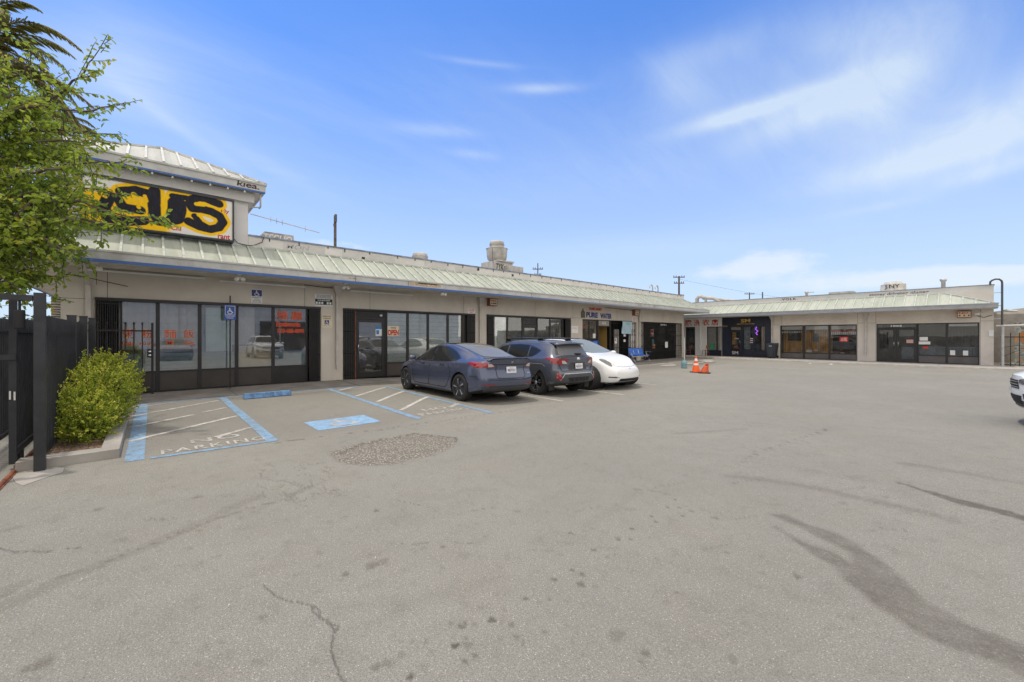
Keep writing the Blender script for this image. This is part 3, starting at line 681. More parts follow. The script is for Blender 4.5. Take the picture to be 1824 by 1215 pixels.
def canopy(bld,pl_l,ye0,ye1,yt0,yt1,eo,ze,zt,mr,mrib,pitch,swap,side_len=12,near=True):
    P=(lambda a,o,z:(-15+o,a,z)) if not swap else (lambda a,o,z:(a,34.5-o,z))
    mb=MB(); mb.quad(P(ye0,eo,ze),P(ye1,eo,ze),P(yt1,0,zt),P(yt0,0,zt))
    if near: mb.quad(P(ye0,eo,ze),P(yt0,0,zt),P(yt0,-side_len,zt),P(ye0,-side_len,ze))
    mb.quad(P(ye1,eo,ze),P(yt1,0,zt),P(yt1,-side_len,zt),P(ye1,-side_len,ze))
    rf=part('canopy_roof',mb,mr,bld)
    mb=MB(); nrm=Vector((0,0,1)); y=ye0+.12
    while y<ye1-.05:
        t=1.0
        if y<yt0: t=(y-ye0)/(yt0-ye0)
        if y>yt1: t=(ye1-y)/(ye1-yt1)
        a=Vector(P(y,eo-.01,ze+.018)); b=Vector(P(y,eo*(1-t)+.004,ze+(zt-ze)*t+.016))
        if (b-a).length>.08: mb.bar(a,b,.05,.055)
        y+=pitch
    # ridge flashing and hips
    mb.bar(P(yt0,.03,zt+.0),P(yt1,.03,zt+.0),.06,.06)
    mb.bar(P(ye1,eo,ze+.02),P(yt1,.0,zt+.02),.10,.05)
    if near: mb.bar(P(ye0,eo,ze+.02),P(yt0,.0,zt+.02),.10,.05)
    part('standing_seam',mb,mrib,rf)
    return rf
canopy(LB,LP,-3.02,32.3,-1.62,31.2,1.4,3.57,4.38,m_roof,m_rib,.40,False)
mb=MB(); mb.box(-13.60,-13.52,-3.10,32.38,3.33,3.585); mb.box(-27,-13.60,-3.10,-3.02,3.33,3.585); mb.box(-27,-13.60,32.30,32.38,3.33,3.585); mb.box(-13.52,-13.495,-3.125,32.4,3.555,3.60)
fa=part('fascia',mb,m_fascia,LB)
mb=MB(); mb.box(-13.516,-13.50,-3.1,32.36,3.30,3.375); mb.box(-27,-13.516,-3.12,-3.103,3.30,3.375); part('blue_trim',mb,m_blue,fa)
mb=MB()
for y in [5.1,7.0,13.2,18.4,24.2]: mb.box(-13.5195,-13.512,y,y+.012,3.38,3.55)
part('joint',mb,m_joint,fa)
mb=MB()
for y0,y1,z0,z1 in [(4.9,5.15,3.45,3.49),(7.05,8.35,3.42,3.53),(7.4,8.2,3.50,3.545),(3.7,4.0,3.52,3.55)]: mb.box(-13.5195,-13.5165,y0,y1,z0,z1)
part('peeled_paint',mb,simple('peeled_paint_wood',(.46,.36,.24),.9,var=.35,nscale=14),fa)
mb=MB(); mb.box(-15.0,-13.6,-3.02,32.3,3.335,3.365); mb.box(-27,-15.0,-3.02,-1.622,3.335,3.365); part('soffit',mb,m_soffit,LB)
# joints in the stucco
mb=MB()
for s,z0,z1 in [(-.80,2.56,3.335),(-1.0,2.9,3.335),(3.95,2.56,3.335),(4.95,0,0),(6.2,2.56,3.335),(10.45,2.56,3.335),(14.9,2.56,3.335),(17.9,2.56,3.335),(25.1,2.6,3.335)]:
    if z1>z0: LP.box(mb,s,s+.012,-.01,.0025,z0,z1)
for s0,s1,z in [(-1.62,-1.12,2.52),(17.69,18.76,2.60)]: LP.box(mb,s0,s1,-.01,.0025,z,z+.012)
part('control_joint',mb,m_joint,LB)
# faded ghost lettering over the second bay
dabs(LP,LB,6.9,10.0,2.84,3.1,m_parapet,70,.0025)
# tower
mb=MB(); mb.box(-20,-15.0,-1.62,2.33,4.30,6.28); part('tower',mb,m_wall_tower,LB)
mb=MB(); mb.box(-20.1,-14.86,-1.76,2.47,5.72,6.01); fr=part('frieze',mb,m_wall_tower,LB)
mb=MB(); ex0,ex1,ey0,ey1=-20.4,-14.6,-2.02,2.73
mb.box(ex1-.06,ex1,ey0,ey1,6.02,6.27); mb.box(ex0,ex1-.06,ey0,ey0+.06,6.02,6.27); mb.box(ex0,ex1-.06,ey1-.06,ey1,6.02,6.27); mb.box(ex1,ex1+.03,ey0-.03,ey1+.03,6.235,6.285); mb.box(ex0,ex1,ey1,ey1+.03,6.235,6.285)
tf=part('tower_fascia',mb,m_fascia,LB)
mb=MB()
for y in np.arange(-1.6,2.6,.42): mb.tube([(-14.63,y,6.02),(-14.63,y,5.97)],.012,5); mb.lathe([(0,-.05),(.02,-.045),(.028,-.02),(.02,.0),(0,.005)],(-14.63,y,5.965),8)
part('string_lights',mb,m_paper,LB)
mb=MB(); mb.box(ex1-.05,ex1+.012,ey0,ey1-.02,5.985,6.035); part('blue_trim',mb,m_blue,tf)
mb=MB(); mb.box(ex0+.06,ex1-.06,ey0+.06,ey1-.06,6.03,6.06); part('tower_soffit',mb,m_soffit,LB)
ap=(-17.5,.355,7.67); mb=MB()
c=[(ex1,ey0,6.28),(ex1,ey1,6.28),(ex0,ey1,6.28),(ex0,ey0,6.28)]
for i in range(4): mb.poly([c[i],c[(i+1)%4],ap])
tr=part('tower_roof',mb,m_roof_t,LB)
mb=MB(); hy=(ey1-ey0)/2; y=ey0+.15
while y<ey1-.05:
    t=1-abs(y-ap[1])/hy; a=Vector((ex1,y,6.30)); b=Vector((ex1+(ap[0]-ex1)*t,y,6.28+(ap[2]-6.28)*t+.02))
    if t>.04: mb.bar(a,b,.055,.06)
    y+=.365
for i in range(4): mb.bar((c[i][0],c[i][1],6.30),(ap[0],ap[1],ap[2]+.02),.13,.06)
part('standing_seam',mb,m_rib_t,tr)
letters(LP,tf,'kıea.',1.98,2.56,6.075,6.25,m_brown_paint,.404,name='painted_tag',bold=.02,shear=.1)
mb=MB(); mb.tube([(-14.75,2.62,6.02),(-14.75,2.62,5.6),(-14.95,2.62,5.6)],.025); mb.tube([(-14.95,2.36,5.58),(-14.75,2.6,5.58)],.02); part('downspout',mb,m_pipe,LB)
# ---- bay 1 (restaurant windows)
folding_gate(LP,LB,-1.0,-.58,.03,2.53); B1=[(-.56,.2),(.2,1.13),(1.13,2.04),(2.04,3.03),(3.03,4.06)]
W=[window(LP,LB,a,b,.02,.61,2.56,km=m_black if i==4 else m_bronze) for i,(a,b) in enumerate(B1)]
folding_gate(LP,LB,4.09,4.44,.03,2.53,pitch=.03)
mb=MB(); LP.box(mb,-1.02,4.46,0.002,.06,2.50,2.58); part('head_track',mb,m_black,LB)
room(LP,LB,-1.0,4.9,0,2.9,3.2,m_int)
blind(LP,LB,-.6,4.05,.55,1.12,m_int_b,-.15,'low_partition',slat=.11)
blind(LP,LB,-.6,1.2,1.2,2.5,m_paper,-.55,'pale_screen'); blind(LP,LB,1.95,2.6,1.3,2.5,m_paper,-.6,'pale_screen')  # pale screens added behind the glass to brighten the windows
mb=MB(); LP.box(mb,1.28,1.93,-.15,-.14,1.12,2.42); part('mint_poster',mb,simple('mint_poster',(.50,.66,.60),.7,var=.05),LB)
mb=MB(); LP.box(mb,2.1,2.98,-.145,-.13,.62,1.28); part('cream_board',mb,m_cream,LB)
mb=MB(); LP.box(mb,2.55,4.0,-3.0,-2.9,1.25,2.05); part('dark_reflection_panel',mb,m_int_d,LB)  # dark panel standing in for the doorway mirrored in the glass
for t,s0,s1,w in [('粥',-.50,-.28,0),('粉',-.13,.09,0),('麵',.33,.60,1),('飯',.76,1.00,1)]: outlined(LP,W[w],t,s0,s1,1.52,1.76,m_red,m_yel,-.08,b1=.0,b2=.018)
for t,s0,s1,w in [('Cháo',-.52,-.27,0),('Hủ tiếu',-.17,.14,0),('Mì',.40,.54,1),('Cơm.',.78,1.01,1)]: outlined(LP,W[w],t,s0,s1,1.33,1.45,m_red,m_yel,-.08,b1=.015,b2=.03)
for t,s0,s1,z0,z1 in [('燒',3.13,3.46,2.12,2.40),('臘',3.56,3.90,2.12,2.40)]: outlined(LP,W[4],t,s0,s1,z0,z1,m_red,m_orange_v,-.08,b1=.0,b2=.03)
outlined(LP,W[4],'Rotisserie',3.12,3.84,1.89,2.05,m_red,m_orange_v,-.08,b1=.03,b2=.06)
outlined(LP,W[4],'510-465-6898',3.16,3.95,1.68,1.82,m_red,m_orange_v,-.08,b1=.03,b2=.06)
# ---- bay 2
folding_gate(LP,LB,5.24,5.62,.03,2.53,pitch=.03)
D2=door(LP,LB,5.68,6.85,.02,2.2,2.54,transom='vent',hs=-1)
B2=[(6.88,7.79),(7.79,8.71),(8.71,9.68),(9.68,10.43)]
W2=[window(LP,LB,a,b,0.0,.55,2.54) for a,b in B2]
folding_gate(LP,LB,10.61,11.05,0,2.53,pitch=.03)
mb=MB(); LP.box(mb,10.43,10.61,-.12,-.05,0,2.54); LP.box(mb,5.22,11.07,0.002,.05,2.52,2.58); part('head_track',mb,m_black,LB)
room(LP,LB,5.0,11.4,0,2.9,3.0,m_int)
for a,b in B2: blind(LP,LB,a+.05,b-.05,.56,2.5,m_int_g,-.135,slat=.16)
mb=MB(); LP.tube(mb,[(5.645,.05,.02),(5.645,.05,2.5)],.02); part('gate_post',mb,m_rust,LB)
mb=MB(); mb.lathe([(.0,.03),(.05,.03),(.06,.0),(.06,-.02)],LP.p(6.66,-.04,2.36),12,'x'); part('round_lamp',mb,m_clear,D2)
mb=MB(); LP.box(mb,6.46,6.72,-.086,-.083,1.58,1.93); nt_=part('window_notice',mb,m_paper,D2)
mb=MB(); LP.box(mb,6.46,6.72,-.082,-.0815,1.84,1.93); LP.box(mb,6.49,6.60,-.082,-.0815,1.64,1.80); part('notice_print',mb,simple('blue_print',(.03,.22,.55),.6),nt_)
mb=MB(); LP.box(mb,6.93,7.42,-.086,-.083,1.58,1.97); op=part('open_sign',mb,m_cream,W2[0])
letters(LP,op,"WE'RE",7.06,7.30,1.86,1.93,m_blkpaint,-.0815,bold=.02)
letters(LP,op,'OPEN',6.945,7.405,1.60,1.83,m_redpaint,-.0815,bold=.05)
# ---- bay 3
folding_gate(LP,LB,11.76,12.17,-.08,2.53,pitch=.03)
B3=[(12.19,13.08),(13.08,14.08),(15.13,16.11),(16.11,17.08)]
W3=[window(LP,LB,a,b,-.09,.55,2.54) for a,b in B3]
door(LP,LB,14.08,15.13,-.09,2.1,2.54,transom='vent')
folding_gate(LP,LB,17.22,17.67,-.08,2.53,pitch=.03)
mb=MB(); LP.box(mb,17.08,17.22,-.12,-.05,-.1,2.54); LP.box(mb,11.74,17.69,0.002,.05,2.52,2.58); part('head_track',mb,m_black,LB)
for a,b in [(12.2,13.05),(13.1,14.0),(14.15,15.08)]: blind(LP,LB,a,b,-.05,2.5,m_int_g,-.15)
blind(LP,LB,15.2,16.05,.5,2.5,m_tan,-.135,'curtain',slat=.28); blind(LP,LB,16.15,17.05,.5,2.5,m_tan,-.135,'curtain',slat=.33)
# ---- bay 4: water shop
W4=[window(LP,LB,a,b,1.36,1.40,2.52,kick=False,gm=m_glass_d) for a,b in [(18.76,19.5),(19.5,20.26)]]
mb=MB(); LP.box(mb,20.26,20.36,-.14,-.04,-.1,2.55); LP.box(mb,21.5,21.62,-.14,-.04,-.1,2.55); LP.box(mb,20.36,21.5,-.14,-.04,2.15,2.2); LP.box(mb,18.76,24.42,-.139,-.06,2.52,2.558); part('door_frame',mb,m_black,LB)
mb=MB(); LP.box(mb,20.36,21.5,-.1,-.09,2.2,2.52); tr4=part('transom',mb,m_int,LB); letters(LP,tr4,'1014',20.75,21.15,2.30,2.43,m_paper,-.085,bold=.03)
room(LP,LB,18.8,21.56,-.1,2.6,1.3,m_ochre)
room(LP,LB,21.6,24.4,-.1,2.6,2.5,m_int_d)
mb=MB(); LP.box(mb,23.78,24.42,-.2,-.12,-.1,2.52); part('white_panel',mb,m_white,LB)
folding_gate(LP,LB,21.64,22.75,-.08,2.5,pitch=.14,o=-.02,name='iron_door')
folding_gate(LP,LB,22.78,23.74,-.08,2.5,pitch=.085,o=-.02,name='iron_door')
g=folding_gate(LP,LB,23.78,24.40,-.08,2.5,pitch=.2,o=.0,name='scroll_grille')
for s in (23.95,24.2):
    for z in (.35,1.1,1.85):
        mb=MB(); LP.tube(mb,[(s+.07*math.cos(a)*(1+.3*math.sin(a)),.02,z+.2*math.sin(a)) for a in [k*math.pi/8 for k in range(15)]],.012,5); part('scroll',mb,m_gate,g)
mb=MB(); LP.box(mb,21.9,22.15,.03,.034,1.1,1.45); LP.box(mb,22.9,23.15,.03,.034,1.55,1.7); LP.box(mb,22.9,23.12,.03,.034,1.2,1.35); part('window_notice',mb,m_paper,LB)
mb=MB(); LP.box(mb,21.95,22.05,.035,.037,1.25,1.42); part('notice_print',mb,m_redpaint,LB)
mb=MB(); LP.box(mb,21.95,22.5,-.05,-.045,.4,2.0); part('pale_door_panel',mb,simple('grey_door_panel',(.28,.27,.25),.6),LB)
mb=MB(); LP.tube(mb,[(18.95+.18*math.cos(a),-.07,2.2+.10*math.sin(a)) for a in [k*math.pi/10 for k in range(20)]],.018,6); part('neon_ring',mb,m_redpaint,W4[0])
mb=MB(); LP.box(mb,19.85,20.1,-.085,-.082,1.45,1.72); part('window_notice',mb,m_paper,W4[1])
# ---- bay 5
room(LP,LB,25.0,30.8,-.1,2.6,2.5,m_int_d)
for a,b in [(25.6,27.2),(27.2,28.6),(28.6,30.1)]: window(LP,LB,a,b,-.09,.5,2.5,gm=m_glass_d,km=m_black)
folding_gate(LP,LB,25.0,30.84,-.08,2.54,pitch=.105,lattice=True)
mb=MB(); LP.box(mb,25.0,25.55,-.25,-.13,-.1,2.5); LP.box(mb,30.12,30.84,-.25,-.13,-.1,2.5); part('white_panel',mb,m_wall,LB)
mb=MB(); LP.box(mb,26.3,26.75,-.04,-.036,1.55,2.05); LP.box(mb,28.2,28.6,.06,.064,.72,1.15); nt5=part('window_notice',mb,m_paper,LB)
mb=MB(); LP.box(mb,26.35,26.7,-.035,-.033,1.8,2.02); LP.box(mb,26.35,26.55,-.035,-.033,1.6,1.75); part('notice_print',mb,m_redpaint,LB)
mb=MB(); LP.box(mb,26.6,27.0,-.04,-.036,.7,1.0); part('window_notice',mb,simple('peach_poster',(.65,.33,.2),.7),LB)
mb=MB(); LP.box(mb,26.55,26.8,-.04,-.036,1.02,1.35); part('window_notice',mb,simple('teal_poster',(.15,.35,.38),.7),LB)
letters(LP,LB,'1014-1',27.55,28.35,2.33,2.45,m_paper,.065,name='house_number',bold=.03)
for s,b in [(5.0,0),(11.32,-.1),(24.72,-.1)]: downspout(LP,LB,s,3.33,b)
mb=MB(); LP.box(mb,-1.19,-1.09,.02,.10,.0,2.9); mb.bar((-14.94,-1.14,2.9),(-13.62,-1.14,3.30),.09,.08); part('downspout',mb,m_pipe,LB)
# pipes and tube lamps under the canopy
mb=MB()
for s0,s1,z in [(-1.3,1.25,3.24),(1.6,3.95,3.20),(5.45,7.95,3.19)]:
    mb=MB(); LP.box(mb,s0,s1,.02,.09,z,z+.045); part('tube_lamp',mb,m_whitep,LB)
mb=MB(); LP.tube(mb,[(3.95,.03,3.3),(4.5,.03,3.27),(5.4,.03,3.27)],.012,6); LP.tube(mb,[(20.9,.03,3.32),(24.6,.03,3.26),(24.75,.05,3.15),(24.75,.03,2.6)],.014,6); LP.tube(mb,[(-1.6,.03,3.12),(-1.1,.04,3.05),(-.4,.03,2.9)],.008,5); part('cable',mb,m_black,LB)
mb=MB(); pts=[(-14.98,1.95,4.55),(-14.95,2.05,4.42),(-14.9,2.3,4.38),(-14.95,2.45,4.40),(-14.95,2.7,4.55),(-14.97,2.75,4.72)]; mb.tube(pts,.012,6); part('cable',mb,m_black,LB)
def ghost(owner,pl,t,s0,s1,z0,z1,m,o): letters(pl,owner,t,s0,s1,z0,z1,m,o,name='painted_tag',bold=.02,shear=.15)
m_ghost=simple('painted_over_patch',(.58,.565,.53),.9,var=.06)
for s0,s1,z0,z1 in [(3.3,4.6,4.43,4.66),(5.2,7.2,4.42,4.64),(8.5,9.6,4.45,4.66),(10,11.2,4.44,4.62)]:
    mb=MB(); LP.box(mb,s0,s1,-.01,.002,z0,z1); part('painted_over_patch',mb,m_ghost,LB)
m_faintgrey=simple('faint_grey_spray',(.44,.43,.42),.9,var=.2,nscale=9)
ghost(LB,LP,'MON',3.4,4.1,4.46,4.62,m_faintgrey,.0035)
# ------------------------------------------------------------------ building at the far end
FB=thing('retail_building','low shop building across the far end with navy and white shopfronts','building',(-8,40,-.05))
fops=[(-16.42,-15.6,2.34),(-14.63,-13.45,2.34),(-12.92,-12.0,2.34),(-11.97,-10.35,2.34),(-9.38,-5.04,2.34),(-4.09,.22,2.34)]
mb=wall_with_openings(FP,-32,-13.43,-.4,3.06,fops[:2]); part('wall',mb,m_white,FB)
mb=wall_with_openings(FP,-13.43,-9.92,-.4,3.06,fops[2:4]); part('wall',mb,m_navy,FB)
mb=wall_with_openings(FP,-9.92,.73,-.4,3.06,fops[4:]); mb.box(-32,.73,34.5,34.75,3.06,4.1); mb.box(.5,.73,34.75,46,-.4,4.1); mb.box(-32,.73,46,46.2,-.4,4.1); part('wall',mb,m_wall_f,FB)
mb=MB(); mb.box(-32,.5,34.75,46,3.85,4.0); part('flat_roof',mb,m_conc,FB)
mb=MB(); mb.box(-32,.73,34.5,34.72,4.10,4.37); mb.box(.51,.73,34.72,46,4.10,4.37); part('parapet',mb,m_parapet_f,FB)
mb=MB(); mb.box(-32,.76,34.47,34.75,4.37,4.405); mb.box(.48,.76,34.75,46,4.37,4.405); part('coping',mb,simple('grey_coping',(.22,.24,.28),.6,var=.3,dirt=.3),FB)
canopy(FB,FP,-32,.81,-32,-1.11,1.4,3.28,4.02,m_roof_f,m_rib,.47,True,side_len=0.0,near=False)
mb=MB(); mb.quad((.81,33.1,3.28),(-1.11,34.49,4.02),(.73,34.49,3.30),(.81,34.4,3.28)); part('canopy_end',mb,m_roof_f,FB)
mb=MB(); mb.box(-32,.86,33.02,33.1,3.07,3.295); mb.box(.81,.86,33.1,34.5,3.07,3.295); mb.box(-32,.88,33.0,33.02,3.26,3.31); ff=part('fascia',mb,m_fascia_f,FB)
mb=MB(); mb.box(-32,-2.6,33.004,33.018,3.06,3.10); part('blue_trim',mb,m_blue,ff)
mb=MB(); mb.box(-32,.81,33.1,34.5,3.055,3.085); part('soffit',mb,m_soffit,FB)
mb=MB()
for s in (-9.28,-9.85,-5.02,-4.12,.24): FP.box(mb,s,s+.014,-.01,.0025,-.05,3.055)
for s0,s1 in [(-9.92,-9.38),(-5.04,-4.09),(.22,.73)]: FP.box(mb,s0,s1,-.01,.0025,2.40,2.412)
part('control_joint',mb,m_joint,FB)
# white shop
room(FP,FB,-17.5,-13.5,-.05,2.6,3,m_int)
w=window(FP,FB,-16.42,-15.6,-.04,.42,2.34,km=m_navy,gm=m_glass_d)
mb=MB(); FP.box(mb,-16.3,-15.75,-.3,-.28,.45,2.2); part('window_poster',mb,simple('dark_blue_poster',(.03,.07,.16),.5),w)
mb=MB(); FP.box(mb,-16.28,-15.78,-.275,-.27,.5,.75); part('window_poster',mb,simple('olive_poster',(.28,.28,.08),.6),w)
mb=MB(); mb.add([FP.p(-16.25,-.27,1.0),FP.p(-15.8,-.27,1.0),FP.p(-15.85,-.27,1.35),FP.p(-16.0,-.27,1.5),FP.p(-16.2,-.27,1.4)],[(0,1,2,3,4)]); part('window_poster',mb,simple('grey_poster',(.2,.2,.19),.6),w)
for a,b in [(-14.63,-13.85),(-13.85,-13.45)]:
    w=window(FP,FB,a,b,-.04,.42,2.34,km=m_navy); blind(FP,FB,a+.03,b-.03,.42,2.3,simple('white_lace_curtain',(.62,.63,.6),.8),-.2,'curtain')
mb=MB(); FP.box(mb,-14.55,-14.05,-.07,-.068,.46,.95); part('window_poster',mb,simple('green_poster',(.04,.25,.14),.6),w)
letters(FP,FB,'際洗衣店',-16.42,-13.70,2.43,2.95,m_redpaint,.004,bold=.02,spacing=1.5)
# navy shop
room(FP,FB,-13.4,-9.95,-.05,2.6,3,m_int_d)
D=door(FP,FB,-12.92,-12.0,-.04,2.0,2.34,gm=m_glass_d,fm=m_navy)
mb=MB(); FP.box(mb,-12.82,-12.1,-.2,-.19,2.06,2.3); part('lit_transom',mb,m_cream,FB)
mb=MB(); FP.box(mb,-12.8,-12.55,-.6,-.4,.9,1.9); part('amber_display',mb,simple('amber_display',(.65,.36,.06),.5,var=.4,nscale=8),FB)
mb=MB(); FP.box(mb,-12.7,-12.35,-.6,-.4,.55,.8); part('red_display',mb,simple('red_display',(.40,.07,.04),.5,var=.4,nscale=8),FB)
letters(FP,D,'SM',-12.70,-12.25,.14,.38,m_paper,-.06,bold=.0); letters(FP,D,'OPEN',-12.5,-12.2,1.32,1.42,m_paper,-.06)
for a,b in [(-11.97,-11.15),(-11.15,-10.35)]: wn=window(FP,FB,a,b,-.04,.5,2.34,fm=m_navy,km=m_navy,gm=m_glass_d)
mb=MB(); FP.box(mb,-11.95,-11.5,-.5,-.45,.55,2.3); part('pale_screen',mb,simple('pale_screen',(.30,.38,.42),.6,var=.3,nscale=4),FB)
blind(FP,FB,-10.68,-10.4,.5,2.3,m_cream,-.3,'curtain')
m_neon=bpy.data.materials.new('purple_neon'); m_neon.use_nodes=True; _b=m_neon.node_tree.nodes['Principled BSDF']; _b.inputs['Emission Color'].default_value=(.45,.12,1,1); _b.inputs['Emission Strength'].default_value=1.6; _b.inputs['Base Color'].default_value=(.2,.05,.4,1)
mb=MB(); FP.tube(mb,[(-11.0,-.25,2.28),(-11.08,-.25,2.1),(-10.92,-.25,1.95),(-11.04,-.25,1.8),(-10.95,-.25,1.66)],.045,8); part('neon_sign',mb,m_neon,FB)
mb=MB()
for z in (1.05,1.2,1.35): FP.box(mb,-11.4,-11.1,-.07,-.067,z,z+.07)
part('window_notice',mb,simple('pink_paper',(.6,.5,.48),.7),FB)
letters(FP,FB,'SM',-12.02,-11.36,2.62,2.90,m_gold,.012,bold=.03,extrude=.01,name='shop_name')
letters(FP,FB,'BEAUTY AND STYLE',-12.28,-11.08,2.47,2.55,m_gold,.008,bold=.02,extrude=.006,name='shop_name')
letters(FP,FB,'1014A',-13.36,-13.0,2.30,2.42,m_gold,.006,bold=.02,name='house_number')
# bay A: wooden interior
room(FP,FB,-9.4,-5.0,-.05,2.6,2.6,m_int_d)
mb=MB(); n=22
for i in range(n):
    a=-9.3+i*.115*1.15; FP.box(mb,a,a+.115,-.55,-.51-.02*(i%2),.2,2.3)
part('wood_slat_wall',mb,m_woodslat,FB)
mb=MB(); FP.box(mb,-9.0,-8.2,-.47,-.42,1.25,1.95); part('television',mb,m_blackgloss,FB)
mb=MB(); FP.box(mb,-7.5,-7.15,-.47,-.44,1.15,1.8); part('framed_board',mb,simple('blue_grey_board',(.10,.13,.16),.4),FB)
for i,(a,b) in enumerate([(-9.38,-7.94),(-7.94,-6.49),(-6.49,-5.04)]):
    w=window(FP,FB,a,b,-.04,.41,2.34,km=m_greypanel,gm=m_glass_d,fw=.055)
    mb=MB(); FP.box(mb,a+.1,b-.1,-.19,-.105,2.02,2.28); FP.box(mb,a+.1,b-.1,-.195,-.102,2.14,2.15); part('roller_shutter_box',mb,m_whitep,FB)
    if i!=1:
        mb=MB(); k=0
        for s in np.arange(a+.08,b-.1,.105): FP.box(mb,s,s+.07,-.13,-.125,1.80 if i==0 else 1.66,1.92 if i==0 else 1.86)
        part('valance',mb,m_paper,FB)
    if i==2:
        mb=MB()
        for s in np.arange(a+.12,b-.2,.2): FP.box(mb,s,s+.17,-.12,-.115,1.84,1.99)
        part('red_valance',mb,m_redpaint,FB)
        mb=MB()
        for s in np.arange(a+.08,b-.05,.11): FP.tube(mb,[(s,-.3,.45),(s,-.3,2.0)],.009,5)
        part('window_bars',mb,m_gate,FB)
        mb=MB(); FP.box(mb,-5.95,-5.5,-.08,-.075,1.2,1.52); rs=part('red_sign',mb,m_redpaint,FB); letters(FP,rs,'出租',-5.88,-5.57,1.25,1.47,m_paper,-.073)
mb=MB(); FP.box(mb,-7.8,-7.5,-.14,-.10,.44,.6); FP.box(mb,-7.35,-7.15,-.14,-.10,.56,.62); FP.box(mb,-5.9,-5.7,-.14,-.1,.43,.47); part('sill_notice',mb,m_paper,FB)
dabs(FP,FB,-9.1,-6.8,2.50,2.86,m_faintpaint,95,.003); dabs(FP,FB,-6.45,-5.6,2.52,2.93,m_faintpaint,40,.003)
# bay B: double door and two windows
room(FP,FB,-4.15,.25,-.05,2.6,3.5,m_int_d)
Db=door(FP,FB,-4.09,-3.175,-.04,2.06,2.34,gm=m_glass_d,hs=1); Dc=door(FP,FB,-3.175,-2.26,-.04,2.06,2.34,gm=m_glass_d,hs=-1)
letters(FP,Db,'1004',-3.42,-2.92,2.14,2.26,m_paper,-.05,bold=.03,name='house_number')
mb=MB(); FP.box(mb,-2.72,-2.42,-.085,-.082,1.15,1.36); nb=part('window_notice',mb,simple('pink_notice',(.55,.32,.3),.7),Dc)
for a,b in [(-2.24,-1.03),(-1.03,.22)]: wz=window(FP,FB,a,b,-.04,.45,2.34,km=m_greypanel,gm=m_glass_d,fw=.055)
mb=MB(); FP.box(mb,-.95,.14,-.19,-.105,2.14,2.28); part('roller_shutter_box',mb,m_whitep,FB)
mb=MB()
for s in np.arange(-.95,.15,.13): FP.tube(mb,[(s,-.25,.5),(s,-.25,2.1)],.009,5)
part('window_bars',mb,m_gate,FB)
mb=MB(); FP.box(mb,-2.15,-1.8,-.075,-.072,1.3,1.52); FP.box(mb,-2.2,-1.7,-.078,-.075,1.08,1.25); FP.box(mb,-.9,-.7,-.078,-.075,.48,.75); FP.box(mb,-.4,-.2,-.078,-.075,.48,.75); part('window_notice',mb,m_paper,FB)
mb=MB(); FP.box(mb,-2.2,.15,-1.2,-.7,.1,.95); FP.box(mb,-3.0,-2.3,-1.2,-.8,.1,.9); part('glass_counter',mb,simple('blue_grey_counter',(.16,.24,.32),.2,var=.3,nscale=3),FB)
mb=MB(); FP.box(mb,-2.0,-1.8,-.072,-.07,.82,.95); part('notice_print',mb,m_redpaint,FB)
dabs(FP,FB,-3.4,-.9,2.5,2.8,m_faintpaint,22,.003)
for s in (-15.13,-9.88,-4.59): downspout(FP,FB,s,3.05,-.04,m=m_whitep if s<-12 else m_pipe)
letters(FP,FB,'.VOLK.',-9.35,-8.3,4.15,4.31,m_blkpaint,.003,name='painted_tag',bold=.02,spacing=1.2)
ghost(FB,FP,'stoney driveteg :thuteg',-4.45,-1.75,4.08,4.29,simple('grey_spray',(.16,.15,.15),.9,var=.4,nscale=7),.003)
# ------------------------------------------------------------------ cars (x forward, y left, origin on the ground under the middle of the wheelbase)
def pchip(xs,ys):
    xs=np.array(xs,float); ys=np.array(ys,float); o=np.argsort(xs); xs,ys=xs[o],ys[o]
    h=np.diff(xs); d=np.diff(ys)/h; m=np.zeros(len(xs)); m[0]=d[0]; m[-1]=d[-1]
    for i in range(1,len(xs)-1):
        if d[i-1]*d[i]>0:
            w1=2*h[i]+h[i-1]; w2=h[i]+2*h[i-1]; m[i]=(w1+w2)/(w1/d[i-1]+w2/d[i])
    def f(x):
        x=np.clip(x,xs[0],xs[-1]); i=np.clip(np.searchsorted(xs,x)-1,0,len(h)-1); t=(x-xs[i])/h[i]
        return (1+2*t)*(1-t)**2*ys[i]+t*(1-t)**2*h[i]*m[i]+t*t*(3-2*t)*ys[i+1]+t*t*(t-1)*h[i]*m[i+1]
    return f
def curve(d): return pchip([a for a,_ in d],[b for _,b in d])
